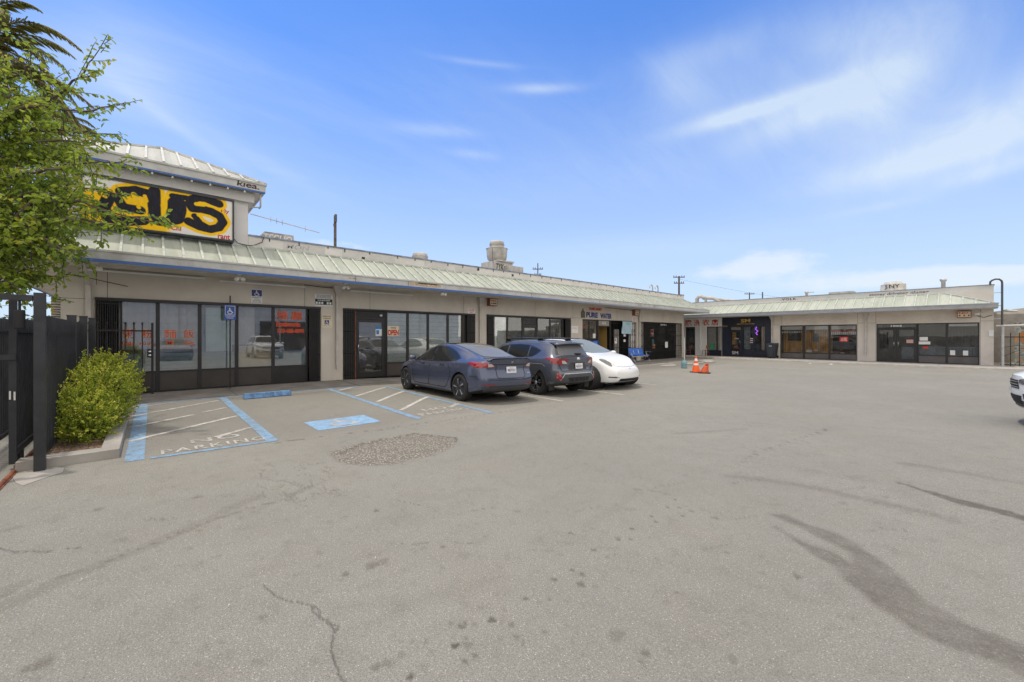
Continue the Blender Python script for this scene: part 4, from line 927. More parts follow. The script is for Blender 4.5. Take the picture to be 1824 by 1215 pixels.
def body_mesh(P):
    xr,xf=P['xr'],P['xf']; w,zb,belt,top,we=[curve(P[k]) for k in ('w','zb','belt','top','we')]
    rp,fp=curve(P['rear']),curve(P['front']); ke=P.get('ke',.72); cr=P.get('ccurv',.07)
    xs=np.concatenate([xr+np.array([0,.012,.03,.06,.1,.15,.21]),np.linspace(xr+.28,xf-.28,58),xf-np.array([.21,.15,.1,.06,.03,.012,0])])
    rings=[]
    def section(x):
        W,B,Z,T,E=[float(f(x)) for f in (w,zb,belt,top,we)]; T=max(T,Z+.03); ze=Z+ke*(T-Z); E=min(E,W*.93)
        p=[(0,B-.008),(.6*W,B),(.91*W,B+.012),(.972*W,B+.06),(.992*W,B+.15),(1.0*W,B+.33*(Z-B)+.02),(1.0*W,B+.55*(Z-B)),(.993*W,B+.78*(Z-B)),(.978*W,Z-.06),(.962*W,Z-.022),(.942*W,Z)]
        for i in range(1,6):
            t=i/6; p.append((.942*W*(1-t)+E*t+.012*math.sin(math.pi*t)*(1 if T-Z>.2 else 0),Z+(ze-Z)*t))
        for i in range(8):
            a=math.pi/2*i/7; p.append((E*math.cos(a)**.8 if i<7 else 0,ze+(T-ze)*math.sin(a)**.9))
        return p
    def place(x,p,s=1.0):
        out=[]; zc=.6
        ymax=max(q[0] for q in p)
        for y,z in p:
            y2=y*s; z2=zc+(z-zc)*(1-.015*(1-s)); xx=x
            tr=min(1,max(0,(xr+.75-x)/.75))**1.6; tf=min(1,max(0,(x-xf+.75)/.75))**1.6
            xx+=tr*(float(rp(z2))+cr*(y2/.8)**2)-tf*(float(fp(z2))+cr*1.3*(y2/.8)**2); out.append((xx,y2,z2))
        return out
    for s in (0,.3,.6,.82,.94): rings.append(place(xr,section(xr),s))
    for x in xs: rings.append(place(x,section(x)))
    for s in (.94,.82,.6,.3,0): rings.append(place(xf,section(xf),s))
    J=len(rings[0]); bm=bmesh.new(); V=[]
    for r in rings:
        row=[bm.verts.new(p) for p in r]+[bm.verts.new((r[j][0],-r[j][1],r[j][2])) for j in range(J-2,0,-1)]; V.append(row)
    n=len(V[0])
    for i in range(len(V)-1):
        for k in range(n):
            try: bm.faces.new((V[i][k],V[i][(k+1)%n],V[i+1][(k+1)%n],V[i+1][k]))
            except ValueError: pass
    bmesh.ops.remove_doubles(bm,verts=bm.verts,dist=.0008); bmesh.ops.recalc_face_normals(bm,faces=bm.faces)
    return bm
class Car:
    def __init__(s,P,root,paintm,cladm):
        s.P=P; s.root=root; bm=body_mesh(P); s.bvh=BVHTree.FromBMesh(bm); s.bm=bm; s.paint=paintm
        me=bpy.data.meshes.new('body'); bm.to_mesh(me); o=bpy.data.objects.new('tmpbody',me); COL.objects.link(o)
        cut=MB(); Rw=P['arch']
        for x in P['axles']:
            for sy in (1,-1):
                y0,y1=(P['wy']-.30),1.3; cut.lathe([(0,y0*sy),(Rw,y0*sy),(Rw,y1*sy),(0,y1*sy)],(x,0,P['rw']+P.get('ay',0)),36,'y',False)
        cme=cut.mesh('cut',[m_seam]); co=bpy.data.objects.new('tmpcut',cme); COL.objects.link(co)
        b2=bmesh.new(); b2.from_mesh(cme); bmesh.ops.remove_doubles(b2,verts=b2.verts,dist=1e-4); bmesh.ops.recalc_face_normals(b2,faces=b2.faces); b2.to_mesh(cme); b2.free()
        md=o.modifiers.new('b','BOOLEAN'); md.operation='DIFFERENCE'; md.object=co; md.solver='EXACT'
        dg=bpy.context.evaluated_depsgraph_get(); res=bpy.data.meshes.new_from_object(o.evaluated_get(dg)); res.name='body'
        bpy.data.objects.remove(o); bpy.data.objects.remove(co)
        res.materials.clear()
        for m in (paintm,m_seam,cladm): res.materials.append(m)
        cl=P.get('clad',lambda x,y,z:False)
        for p in res.polygons:
            c=p.center; mi=0
            for x in P['axles']:
                if math.hypot(c.x-x,c.z-P['rw']-P.get('ay',0))<Rw+.004 and (abs(c.y)<P['wy']-.02 or math.hypot(c.x-x,c.z-P['rw'])<Rw-.01 or abs(p.normal.y)<.3) and c.z<P['rw']+Rw+.02: mi=1
            if mi==0 and cl(c.x,c.y,c.z): mi=2
            if mi==0 and p.normal.z<-.6 and c.z<P['rw']: mi=1
            p.material_index=mi; p.use_smooth=mi!=1
        try: res.set_sharp_from_angle(angle=R(38))
        except Exception: pass
        s.body=bpy.data.objects.new('body',res); link(s.body,root)
    def proj(s,poly,mode,off,sub):
        bm=bmesh.new(); vs=[bm.verts.new((a,b,0)) for a,b in poly]
        try: f=bm.faces.new(vs)
        except ValueError: return None
        bmesh.ops.triangulate(bm,faces=bm.faces)
        for _ in range(5):
            e=[x for x in bm.edges if x.calc_length()>sub]
            if not e: break
            bmesh.ops.subdivide_edges(bm,edges=e,cuts=1); bmesh.ops.triangulate(bm,faces=bm.faces)
        D={'L':(lambda a,b:(a,3,b),(0,-1,0)),'R':(lambda a,b:(a,-3,b),(0,1,0)),'B':(lambda a,b:(-5,a,b),(1,0,0)),'F':(lambda a,b:(5,a,b),(-1,0,0)),'T':(lambda a,b:(a,b,4),(0,0,-1))}[mode]
        for v in bm.verts:
            o=Vector(D[0](v.co.x,v.co.y)); h=s.bvh.ray_cast(o,Vector(D[1]))
            if h[0] is None:
                h=s.bvh.find_nearest(o+Vector(D[1])*(3 if mode in 'LR' else 4 if mode=='T' else 3))
            v.co=h[0]+h[1]*off
        mb=MB(); mb.cs=True; bm.verts.index_update(); mb.add([tuple(v.co) for v in bm.verts],[tuple(v.index for v in f.verts) for f in bm.faces]); bm.free(); return mb
    def patch(s,name,polys,mode,m,off=.004,sub=.07,parent=None,label=None):
        if name in ('window','tail_lamp','door_handle','reflector','sill_trim','arch_trim','side_repeater') and (len(mode)>1 or len(polys)>1):
            for md in mode:
                for q in polys: s.patch(name,[q],md,m,off,sub,parent,label)
            return
        mb=MB()
        for md in mode:
            for poly in polys:
                q=s.proj(poly,md,off,sub)
                if q: mb.merge(q)
        return part(name,mb,m,parent or s.body,local=True,label=label) if parent is not s.root else part(name,mb,m,s.root,local=True,label=label)
    def line(s,name,lines,mode,m,w=.009,off=.003,parent=None):
        polys=[]
        for pts in lines:
            for i in range(len(pts)-1):
                a=Vector((*pts[i],0));b=Vector((*pts[i+1],0)); d=(b-a)
                if d.length<1e-6: continue
                d.normalize(); n=Vector((-d.y,d.x,0))*w/2; e=d*w*.3
                polys.append([(q.x,q.y) for q in (a-e+n,a-e-n,b+e-n,b+e+n)])
        return s.patch(name,polys,mode,m,off,.12,parent)
def smooth_poly(pts,k=4):
    n=len(pts); out=[]
    for i in range(n):
        p0,p1,p2,p3=[Vector((*pts[(i+j)%n],0)) for j in (-1,0,1,2)]
        for j in range(k):
            t=j/k; q=.5*((2*p1)+(p2-p0)*t+(2*p0-5*p1+4*p2-p3)*t*t+(3*p1-p0-3*p2+p3)*t**3); out.append((q.x,q.y))
    return out
def wheel(root,x,y,rw,tw,style):
    sy=1 if y>0 else -1; rr=rw*.70
    mb=MB(); mb.lathe([(rr*.98,-tw/2+.012),(rr+.02,-tw/2),(rw-.035,-tw/2+.004),(rw-.008,-tw/2+.03),(rw,-tw/2+.06),(rw,tw/2-.06),(rw-.008,tw/2-.03),(rw-.035,tw/2-.004),(rr+.02,tw/2),(rr*.98,tw/2-.012),(rr*.98,-tw/2+.012)],(x,y,rw),40,'y')
    t=part('wheel',mb,m_tyre,root,local=True)
    f=tw/2*sy
    mb=MB(); mb.lathe([(rr,f-.012*sy),(rr-.012,f-.004*sy),(rr-.03,f-.03*sy),(rr-.05,f-.05*sy if style!='aero' else f-.012*sy),(.05,f-.06*sy if style!='aero' else f-.004*sy),(0,f-.06*sy if style!='aero' else f-.002*sy)],(x,y,rw),40,'y')
    rim=part('rim',mb,{'aero':m_rim,'cross':m_blackgloss,'turbine':m_blackgloss,'alloy':m_blackgloss}[style],t,local=True)
    mb=MB()
    def blade(a0,a1,r0,r1,w0,w1,d):
        c=[]
        for a,r_,w_ in ((a0,r0,w0),(a1,r1,w1)):
            u=Vector((math.cos(a),0,math.sin(a))); v=Vector((-math.sin(a),0,math.cos(a)))
            c.append([u*r_+v*w_/2,u*r_-v*w_/2])
        pts=[c[0][0],c[0][1],c[1][1],c[1][0]]; o=Vector((x,y,rw))
        mb.hexa([o+p+Vector((0,f-(d+.02)*sy,0)) for p in pts],[o+p+Vector((0,f-d*sy,0)) for p in pts])
    ph=random.uniform(0,6)
    if style=='aero':
        for k in range(5):
            a=ph+k*2*math.pi/5; blade(a,a+.10,rr*.30,rr*.93,.014,.045,-.003)
        mm=m_alloy; n2='spoke_insert'
        part(n2,mb,mm,rim,local=True); mb=MB()
        for k in range(5):
            a=ph+k*2*math.pi/5+.16; blade(a,a+.22,rr*.34,rr*.92,.012,.05,-.002)
        part('slot',mb,m_seam,rim,local=True); mb=MB(); mb.lathe([(.0,f+.006*sy),(.035,f+.005*sy),(.04,f-.002*sy)],(x,y,rw),16,'y'); part('hub_cap',mb,m_rim,rim,local=True); return t
    if style=='cross':
        for k in range(5):
            a=ph+k*2*math.pi/5
            for s_ in (-.13,.13): blade(a+s_*.3,a+s_*1.5,rr*.16,rr*.95,.03,.028,.012)
    elif style=='turbine':
        for k in range(11): a=ph+k*2*math.pi/11; blade(a,a+.32,rr*.22,rr*.95,.020,.05,.0)
    else:
        for k in range(6): a=ph+k*math.pi/3; blade(a,a,rr*.15,rr*.95,.05,.045,.012)
    mb.lathe([(.0,f-.004*sy),(.045,f-.006*sy),(.05,f-.03*sy)],(x,y,rw),16,'y')
    part('spokes',mb,m_alloy,rim,local=True); return t
def mirror_part(root,x,y,z,m,sx=1):
    for s in (1,-1):
        mb=MB(); mb.cs=True; o=Vector((x,y*s,z))
        r=[]
        for i,(u,sc) in enumerate([(-.05,.55),(-.02,.95),(.03,1),(.09,.85),(.125,.45)]):
            r.append([o+Vector((u*sx,s*(.11*math.cos(a)*sc),.07*math.sin(a)*sc+.02*u)) for a in [k*2*math.pi/12 for k in range(12)]])
        vs=[p for g in r for p in g]; fs=[(i*12+k,i*12+(k+1)%12,(i+1)*12+(k+1)%12,(i+1)*12+k) for i in range(4) for k in range(12)]+[tuple(range(12)),tuple(range(48,60))]
        mb.add(vs,fs); mb.cs=False; mb.bar(o+Vector((.03*sx,-s*.08,-.04)),o+Vector((.05*sx,-s*.20,-.10)),.04,.03); part('side_mirror',mb,m,root,local=True)
def plate(root,x,z,t1,y=0,sx=-1,tilt=.08,w=.305,h=.152):
    mb=MB(); M=Matrix.Translation((x,y,z))@Matrix.Rotation(tilt*sx*-1,4,'Y')
    b=MB(); b.box(-.006,.006,-w/2,w/2,-h/2,h/2); mb.merge(b,M); p=part('number_plate',mb,m_plate,root,local=True)
    mb=MB(); tm=fit_text(t1,.25,.065,bold=.02); tm.v=[((.0075+q[2])*sx,(q[0]-.125)*sx,q[1]-.045) for q in tm.v]; mb.merge(tm,M)
    tm=fit_text('California',.12,.022); tm.v=[((.0075+q[2])*sx,(q[0]-.06)*sx,q[1]+.035) for q in tm.v]; mb.merge(tm,M)
    part('plate_lettering',mb,m_navysign,p,local=True)
def place(root,x,y,yaw,half,ax=1.4):
    """stand a car on the sloping lot"""
    c,s_=math.cos(yaw),math.sin(yaw)
    zl=gz(y+half*c); zr=gz(y-half*c); zf=gz(y+ax*s_); zk=gz(y-ax*s_)
    root.location=(x,y,(zl+zr)/2); root.rotation_mode='XYZ'; roll=math.atan2(zl-zr,2*half); root.rotation_euler=(roll,-math.atan2(zf-zk,2*ax),yaw)
# ---- dark blue saloon
def make_saloon(root):
    P=dict(xr=-2.41,xf=2.28,axles=(1.44,-1.44),rw=.338,wy=.925,arch=.375,ay=.005,ke=.80,ccurv=.10,
     w=[(2.28,.60),(2.2,.72),(2.05,.82),(1.8,.885),(1.44,.915),(.6,.922),(-.6,.922),(-1.44,.925),(-1.8,.905),(-2.1,.86),(-2.3,.79),(-2.41,.70)],
     zb=[(2.28,.25),(2.1,.19),(1.6,.17),(0,.16),(-1.6,.18),(-2.1,.24),(-2.41,.30)],
     belt=[(2.28,.55),(2.1,.66),(1.8,.765),(1.44,.835),(.9,.895),(0,.925),(-.9,.945),(-1.5,.965),(-1.9,.975),(-2.2,.965),(-2.41,.94)],
     top=[(2.28,.60),(2.1,.73),(1.8,.84),(1.44,.92),(1.12,.975),(.9,1.06),(.55,1.245),(.25,1.37),(0,1.425),(-.3,1.443),(-.7,1.415),(-1.1,1.335),(-1.45,1.225),(-1.75,1.125),(-1.95,1.075),(-2.15,1.065),(-2.3,1.07),(-2.41,1.06)],
     we=[(2.28,.46),(1.8,.66),(1.3,.74),(1.0,.74),(.6,.69),(.2,.655),(-.3,.645),(-1,.635),(-1.5,.62),(-1.9,.64),(-2.2,.64),(-2.41,.58)],
     rear=[(.2,.16),(.30,.10),(.42,.03),(.60,0),(.70,.05),(.80,.085),(.95,.06),(1.03,.015),(1.06,.0),(1.2,.0)],
     front=[(.2,.08),(.35,.02),(.5,0),(.6,.03),(.8,.1)],clad=lambda x,y,z:z<.205)
    c=Car(P,root,m_pblue,m_clad); b=c.body
    # glass
    c.patch('window',[smooth_poly([(.96,.945),(.60,1.105),(.28,1.235),(.06,1.29),(.045,1.25),(.04,.955)],2)],'LR',m_carglass,.005)
    c.patch('window',[[(-.03,.957),(-.03,1.305),(-.30,1.318),(-.55,1.303),(-.74,1.27),(-.74,.975)],[(-.76,.977),(-.76,1.262),(-1.0,1.185),(-1.20,1.095),(-1.28,1.05),(-1.18,1.005),(-1.0,.985)]],'LR',m_carglass,.005)
    c.line('window_trim',[[(1.0,.94),(.6,1.118),(.28,1.25),(0,1.316),(-.30,1.332),(-.56,1.317),(-.8,1.262),(-1.02,1.19),(-1.23,1.095),(-1.32,1.05),(-1.2,.995),(-1.0,.97),(-.4,.945),(.4,.935),(1.0,.935)]],'LR',m_blackgloss,.022,.006)
    c.patch('windscreen',[[(.98,-.66),(1.10,-.4),(1.13,0),(1.10,.4),(.98,.66),(.30,.56),(.22,.3),(.2,0),(.22,-.3),(.30,-.56)]],'T',m_carglass,.005,.09)
    c.patch('glass_roof',[[(.16,-.55),(.16,.55),(-.62,.545),(-.62,-.545)]],'T',m_carglass,.005,.09)
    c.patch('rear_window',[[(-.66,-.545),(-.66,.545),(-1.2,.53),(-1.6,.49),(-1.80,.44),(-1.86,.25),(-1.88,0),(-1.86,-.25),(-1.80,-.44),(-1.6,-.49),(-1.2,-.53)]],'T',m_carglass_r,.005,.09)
    # door gaps, boot and bumper gaps
    c.line('panel_gap',[[(.02,.945),(.02,.6),(.04,.3)],[(.98,.93),(1.0,.6),(.93,.38),(.86,.30)],[(-.83,.96),(-.98,.80),(-1.05,.68),(-.98,.5),(-.88,.36),(-.78,.29),(.86,.29)],[(-1.86,.64),(-2.1,.645)]],'LR',m_seam,.014,.004)
    c.line('panel_gap',[[(-.44,.90),(-.445,.66),(-.42,.62),(-.36,.60),(.36,.60),(.42,.62),(.445,.66),(.44,.90)],[(-.86,.60),(-.4,.565),(.4,.565),(.86,.60)]],'B',m_seam,.014,.004)
    c.patch('boot_groove',[[(-.66,.935),(.66,.935),(.66,.918),(-.66,.918)]],'B',m_seam,.004)
    mb=MB(); mb.cs=True
    N=17; r0=[];r1=[];r2=[]
    for i in range(N):
        y=-.66+1.32*i/(N-1); h=c.bvh.ray_cast(Vector((-2.22,y,3)),Vector((0,0,-1)))[0]; e=.10*(y/.8)**2; k=1-abs(y/.7)**4*.6
        r0.append((-2.24+e,y,h.z+.004)); r1.append((-2.40+e*.9,y,h.z+.035*k)); r2.append((-2.40+e*.9,y,h.z+.022*k-.012))
    mb.add(r0+r1+r2,[(i,i+1,N+i+1,N+i) for i in range(N-1)]+[(N+i,N+i+1,2*N+i+1,2*N+i) for i in range(N-1)]+[(2*N+i,2*N+i+1,i+1,i) for i in range(N-1)])
    part('spoiler',mb,m_pblue,root,local=True)
    # lamps
    tl=smooth_poly([(-1.74,.965),(-1.95,.98),(-2.10,.975),(-2.17,.96),(-2.17,.86),(-2.08,.845),(-1.98,.86),(-1.86,.91)],2)
    c.patch('tail_lamp',[tl],'LR',m_tail,.006,.05,parent=root)
    for s in (1,-1):
        c.patch('tail_lamp',[[(s*.80,.965),(s*.62,.965),(s*.54,.94),(s*.48,.885),(s*.50,.87),(s*.60,.86),(s*.80,.85)]],'B',m_tail,.007,.05,parent=root)
        c.patch('reversing_lens',[[(s*.66,.955),(s*.58,.95),(s*.50,.89),(s*.58,.872),(s*.66,.872)]],'B',m_clear,.010,.04)
        c.patch('reflector',[[(s*.78,.455),(s*.66,.47),(s*.44,.455),(s*.44,.44),(s*.78,.44)]],'B',m_tail,.006,.05)
    c.patch('rear_diffuser',[[(-.78,.40),(.78,.40),(.70,.27),(-.70,.27)]],'B',m_clad,.005)
    c.line('bumper_crease',[[(-.84,.425),(-.4,.415),(.4,.415),(.84,.425)]],'B',m_blackgloss,.01,.006)
    for s in (1,-1):
        c.patch('headlamp',[[(2.16,.62*s),(2.02,.56*s),(1.72,.72*s),(1.68,.80*s),(1.9,.80*s),(2.1,.74*s)]],'T',m_headl,.006,.06,parent=root)
    c.patch('lower_grille',[[(-.62,.40),(.62,.40),(.55,.27),(-.55,.27)]],'F',m_seam,.005)
    # emblem: small upright T-shaped mark, badge on the right
    c.patch('emblem',[[(-.045,1.005),(.045,1.005),(.03,.988),(.008,.986),(0,.935),(-.008,.986),(-.03,.988)]],'B',m_chrome,.008,.03)
    c.patch('badge',[[(-.66,.72),(-.54,.72),(-.54,.708),(-.66,.708)]],'B',m_chrome,.006)
    plate(root,-2.345,.80,'9BDV231',sx=-1,tilt=.10)
    for x in (.42,-.62):
        c.patch('door_handle',[[(x-.12,.82),(x+.11,.825),(x+.11,.868),(x-.10,.868)]],'LR',m_seam,.004)
        c.patch('door_handle',[[(x-.09,.835),(x+.04,.838),(x+.04,.855),(x-.08,.855)]],'LR',m_pblue,.012,parent=root)
    c.patch('side_repeater',[[(1.02,.74),(1.10,.76),(1.16,.765),(1.10,.735)]],'LR',m_blackgloss,.006)
    c.patch('sill_trim',[[(.85,.235),(-.85,.235),(-.85,.18),(.85,.18)]],'LR',m_clad,.006)
    mirror_part(root,.86,.99,.985,m_pblue)
    for x in (1.44,-1.44):
        for s in (1,-1): wheel(root,x,s*(.925-.125),.338,.235,'aero')
    return c
S1=thing('saloon_car','dark blue-grey four-door saloon parked nose-in beside the hatched bay, leftmost of the parked cars','car',(0,0,0),'cars parked at the shopfronts')
make_saloon(S1); place(S1,-9.80,6.62,R(180-1.0),.85)
# ---- slate crossover
def make_crossover(root):
    P=dict(xr=-2.22,xf=2.24,axles=(1.335,-1.335),rw=.352,wy=.90,arch=.405,ay=.01,ke=.80,ccurv=.10,
     w=[(2.24,.66),(2.12,.78),(1.9,.86),(1.335,.895),(.5,.885),(-.5,.885),(-1.335,.90),(-1.8,.89),(-2.05,.85),(-2.22,.77)],
     zb=[(2.24,.30),(2.1,.23),(1.6,.22),(0,.22),(-1.6,.24),(-2.0,.30),(-2.22,.38)],
     belt=[(2.24,.78),(2.1,.86),(1.8,.93),(1.335,.98),(.9,1.0),(0,1.01),(-.9,1.03),(-1.4,1.06),(-1.9,1.07),(-2.22,1.04)],
     top=[(2.24,.82),(2.1,.93),(1.8,1.0),(1.335,1.06),(1.05,1.10),(.85,1.20),(.5,1.38),(.2,1.50),(-.1,1.55),(-.6,1.565),(-1.1,1.555),(-1.5,1.53),(-1.72,1.50),(-1.78,1.46),(-1.9,1.32),(-2.02,1.15),(-2.10,1.09),(-2.22,1.075)],
     we=[(2.24,.5),(1.8,.70),(1.2,.75),(.9,.73),(.5,.69),(.1,.665),(-.5,.66),(-1.2,.645),(-1.6,.62),(-1.8,.60),(-2.0,.62),(-2.1,.66),(-2.22,.62)],
     rear=[(.25,.10),(.38,.02),(.5,0),(.62,.02),(.70,.06),(.9,.07),(1.05,.05),(1.2,.05)],
     front=[(.2,.12),(.4,.02),(.55,0),(.75,.02),(1,.1)],
     clad=lambda x,y,z:z<.36+.0*x or (x<-1.98 and z<.54) or min(math.hypot(x-1.335,z-.36),math.hypot(x+1.335,z-.36))<.475 and abs(y)>.7 and z<.85)
    c=Car(P,root,m_pgrey,m_clad)
    c.patch('window',[[(.90,1.045),(.55,1.21),(.28,1.315),(.06,1.375),(.0,1.38),(.02,1.045)]],'LR',m_carglass,.005)
    c.patch('window',[[(-.06,1.045),(-.07,1.385),(-.5,1.40),(-.86,1.385),(-.93,1.36),(-.93,1.075),(-.6,1.055)]],'LR',m_carglass,.005)
    c.patch('window',[[(-.98,1.08),(-.98,1.35),(-1.2,1.31),(-1.38,1.25),(-1.30,1.18),(-1.15,1.10)]],'LR',m_carglass,.005)
    c.line('window_trim',[[(.94,1.035),(.55,1.222),(.28,1.33),(.0,1.393),(-.5,1.413),(-.9,1.392),(-1.2,1.325),(-1.42,1.25),(-1.32,1.165),(-1.15,1.085),(-.6,1.045),(.94,1.03)]],'LR',m_blackgloss,.02,.006)
    c.patch('windscreen',[[(.92,-.68),(1.02,-.4),(1.05,0),(1.02,.4),(.92,.68),(.30,.60),(.2,.3),(.18,0),(.2,-.3),(.30,-.60)]],'T',m_carglass,.005,.09)
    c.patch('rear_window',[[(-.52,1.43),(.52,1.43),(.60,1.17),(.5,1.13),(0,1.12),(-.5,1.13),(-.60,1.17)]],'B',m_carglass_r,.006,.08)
    for s in (1,-1): c.patch('rear_pillar_trim',[[(s*.53,1.46),(s*.57,1.43),(s*.665,1.15),(s*.61,1.15)]],'B',m_blackgloss,.008,.08)
    mb=MB(); mb.cs=True; N=13; a=[];b_=[];d=[]
    for i in range(N):
        y=-.60+1.2*i/(N-1); e=.10*(y/.6)**4; a.append((-1.60,y,1.515-.04*abs(y/.6)**3)); b_.append((-1.98+e,y,1.475-.045*abs(y/.6)**3)); d.append((-1.96+e,y,1.435-.045*abs(y/.6)**3))
    q=[(-1.70,p[1],1.44-.03*abs(p[1]/.6)**3) for p in a]
    mb.add(a+b_+d+q,[(k*N+i,k*N+i+1,((k+1)%4)*N+i+1,((k+1)%4)*N+i) for k in range(4) for i in range(N-1)]+[(0,N,2*N,3*N),(N-1,2*N-1,3*N-1,4*N-1)]); part('roof_spoiler',mb,m_pgrey,root,local=True)
    c.patch('brake_lamp',[[(-.16,1.445),(.16,1.445),(.16,1.425),(-.16,1.425)]],'B',m_tail,.02)
    for s in (1,-1):
        mb=MB(); mb.tube([(.25,s*.615,1.50),(.1,s*.62,1.575),(-.5,s*.61,1.60),(-1.2,s*.60,1.585),(-1.42,s*.59,1.53)],[.012,.02,.022,.022,.012],8); mb.box(-1.36,-1.16,s*.58,s*.62,1.52,1.60); mb.box(.0,.2,s*.60,s*.64,1.50,1.57); part('roof_rail',mb,m_blackgloss,root,local=True)
    mb=MB()
    for s in (1,-1):
        c.patch('tail_lamp',[smooth_poly([(s*.84,1.03),(s*.70,1.045),(s*.44,1.035),(s*.40,1.015),(s*.56,.99),(s*.50,.94),(s*.52,.885),(s*.70,.875),(s*.82,.93)],2)],'B',m_tail,.010,.05,parent=root)
        c.patch('reversing_lens',[[(s*.64,.99),(s*.54,.985),(s*.46,.93),(s*.44,.90),(s*.55,.895),(s*.62,.91)]],'B',m_clear,.014,.04)
        c.patch('reflector',[[(s*.79,.66),(s*.71,.63),(s*.66,.50),(s*.74,.46),(s*.80,.50)]],'B',m_tail,.012,.05)
        c.patch('bumper_corner',[[(s*.86,.72),(s*.76,.70),(s*.66,.44),(s*.74,.40),(s*.86,.42)]],'B',m_clad,.006,.06)
    c.patch('tail_lamp',[smooth_poly([(-1.66,1.05),(-1.85,1.06),(-2.0,1.05),(-2.03,1.0),(-2.03,.90),(-1.96,.90),(-1.86,.985)],2)],'LR',m_tail,.009,.05,parent=root)
    c.patch('tailgate_trim',[[(-.60,1.11),(.60,1.11),(.58,1.085),(-.58,1.085)],[(-.44,.84),(.44,.84),(.44,.815),(-.44,.815)]],'B',m_clad,.006)
    c.patch('plate_recess',[[(-.30,.93),(.30,.93),(.40,.75),(.36,.72),(-.36,.72),(-.40,.75)]],'B',m_clad,.005)
    c.patch('bumper_cover',[[(-.66,.62),(.66,.62),(.80,.46),(.72,.40),(-.72,.40),(-.80,.46)]],'B',m_clad,.008,.06)
    c.line('silver_trim',[[(-.72,.46),(-.56,.625),(.56,.625),(.72,.46)]],'B',m_metal,.02,.012)
    c.patch('lower_grille',[[(-.46,.52),(.46,.52),(.40,.415),(-.40,.415)]],'B',m_seam,.013)
    mb=MB()
    for y in (-.24,-.08,.08,.24): c.patch('grille_fin',[[(y-.008,.50),(y+.008,.50),(y+.008,.42),(y-.008,.42)]],'B',m_clad,.02)
    c.line('panel_gap',[[(-.70,.84),(-.62,.70),(.62,.70),(.70,.84)],[(-.70,.84),(-.66,1.1)],[(.70,.84),(.66,1.1)]],'B',m_seam,.014,.005)
    c.line('panel_gap',[[(.0,1.03),(.0,.4)],[(.92,1.02),(.95,.6),(.86,.38)],[(-.93,1.07),(-1.06,.86),(-.92,.55),(-.82,.38)]],'LR',m_seam,.014,.004)
    c.line('crease_highlight',[[(-.95,.80),(-1.15,.885),(-1.6,.885),(-1.72,.82)]],'LR',m_pwhite,.004,.004)  # white line painted as the glint along the side crease
    c.patch('arch_trim',[[(-1.335+.475*math.cos(a),.36+.475*math.sin(a)) for a in np.linspace(-.2,3.34,18)]+[(-1.335+.407*math.cos(a),.362+.407*math.sin(a)) for a in np.linspace(3.34,-.2,18)]],'LR',m_clad,.012,.1)
    for x in (.42,-.60): c.patch('door_handle',[[(x-.11,.925),(x+.11,.925),(x+.10,.955),(x-.10,.955)]],'LR',m_pgrey,.028,parent=root)
    mb=MB(); mb.cs=True; mb.lathe([(.0,-2.178),(.045,-2.174),(.05,-2.165)],(0,0,1.03),18,'x'); e=part('emblem',mb,m_chrome,root,local=True); e.scale=(1,1.5,.9); e.location=(0,0,.103)
    plate(root,-2.185,.83,'9KGV217',sx=-1,tilt=.05)
    mb=MB(); mb.tube([(-1.98,-.02,1.14),(-2.03,-.16,1.165),(-2.02,-.30,1.16)],[.035,.022,.012],8); part('rear_wiper',mb,m_seam,root,local=True)
    mb=MB(); mb.tube([(-2.05,.35,.36),(-1.6,.4,.34)],.045); mb.tube([(-1.7,-.6,.33),(-1.7,.6,.33)],.05); part('exhaust',mb,m_metal,root,local=True)
    for s in (1,-1):
        c.patch('headlamp',[[(2.16,.70*s),(2.0,.62*s),(1.72,.74*s),(1.8,.82*s),(2.05,.80*s)]],'T',m_headl,.006,.06,parent=root)
        mb=MB(); mb.box(-1.86,-1.83,s*.86,s*.66,.16,.42); part('mud_flap',mb,m_rubber,root,local=True)
    mirror_part(root,.80,.98,1.07,m_pgrey)
    for x in (1.335,-1.335):
        for s in (1,-1): wheel(root,x,s*(.89-.12),.352,.225,'cross')
    return c
S2=thing('crossover_car','slate grey crossover with roof rails parked between the blue saloon and the white car','car',(0,0,0),'cars parked at the shopfronts')
make_crossover(S2); place(S2,-9.55,9.05,R(180),.85,1.3)
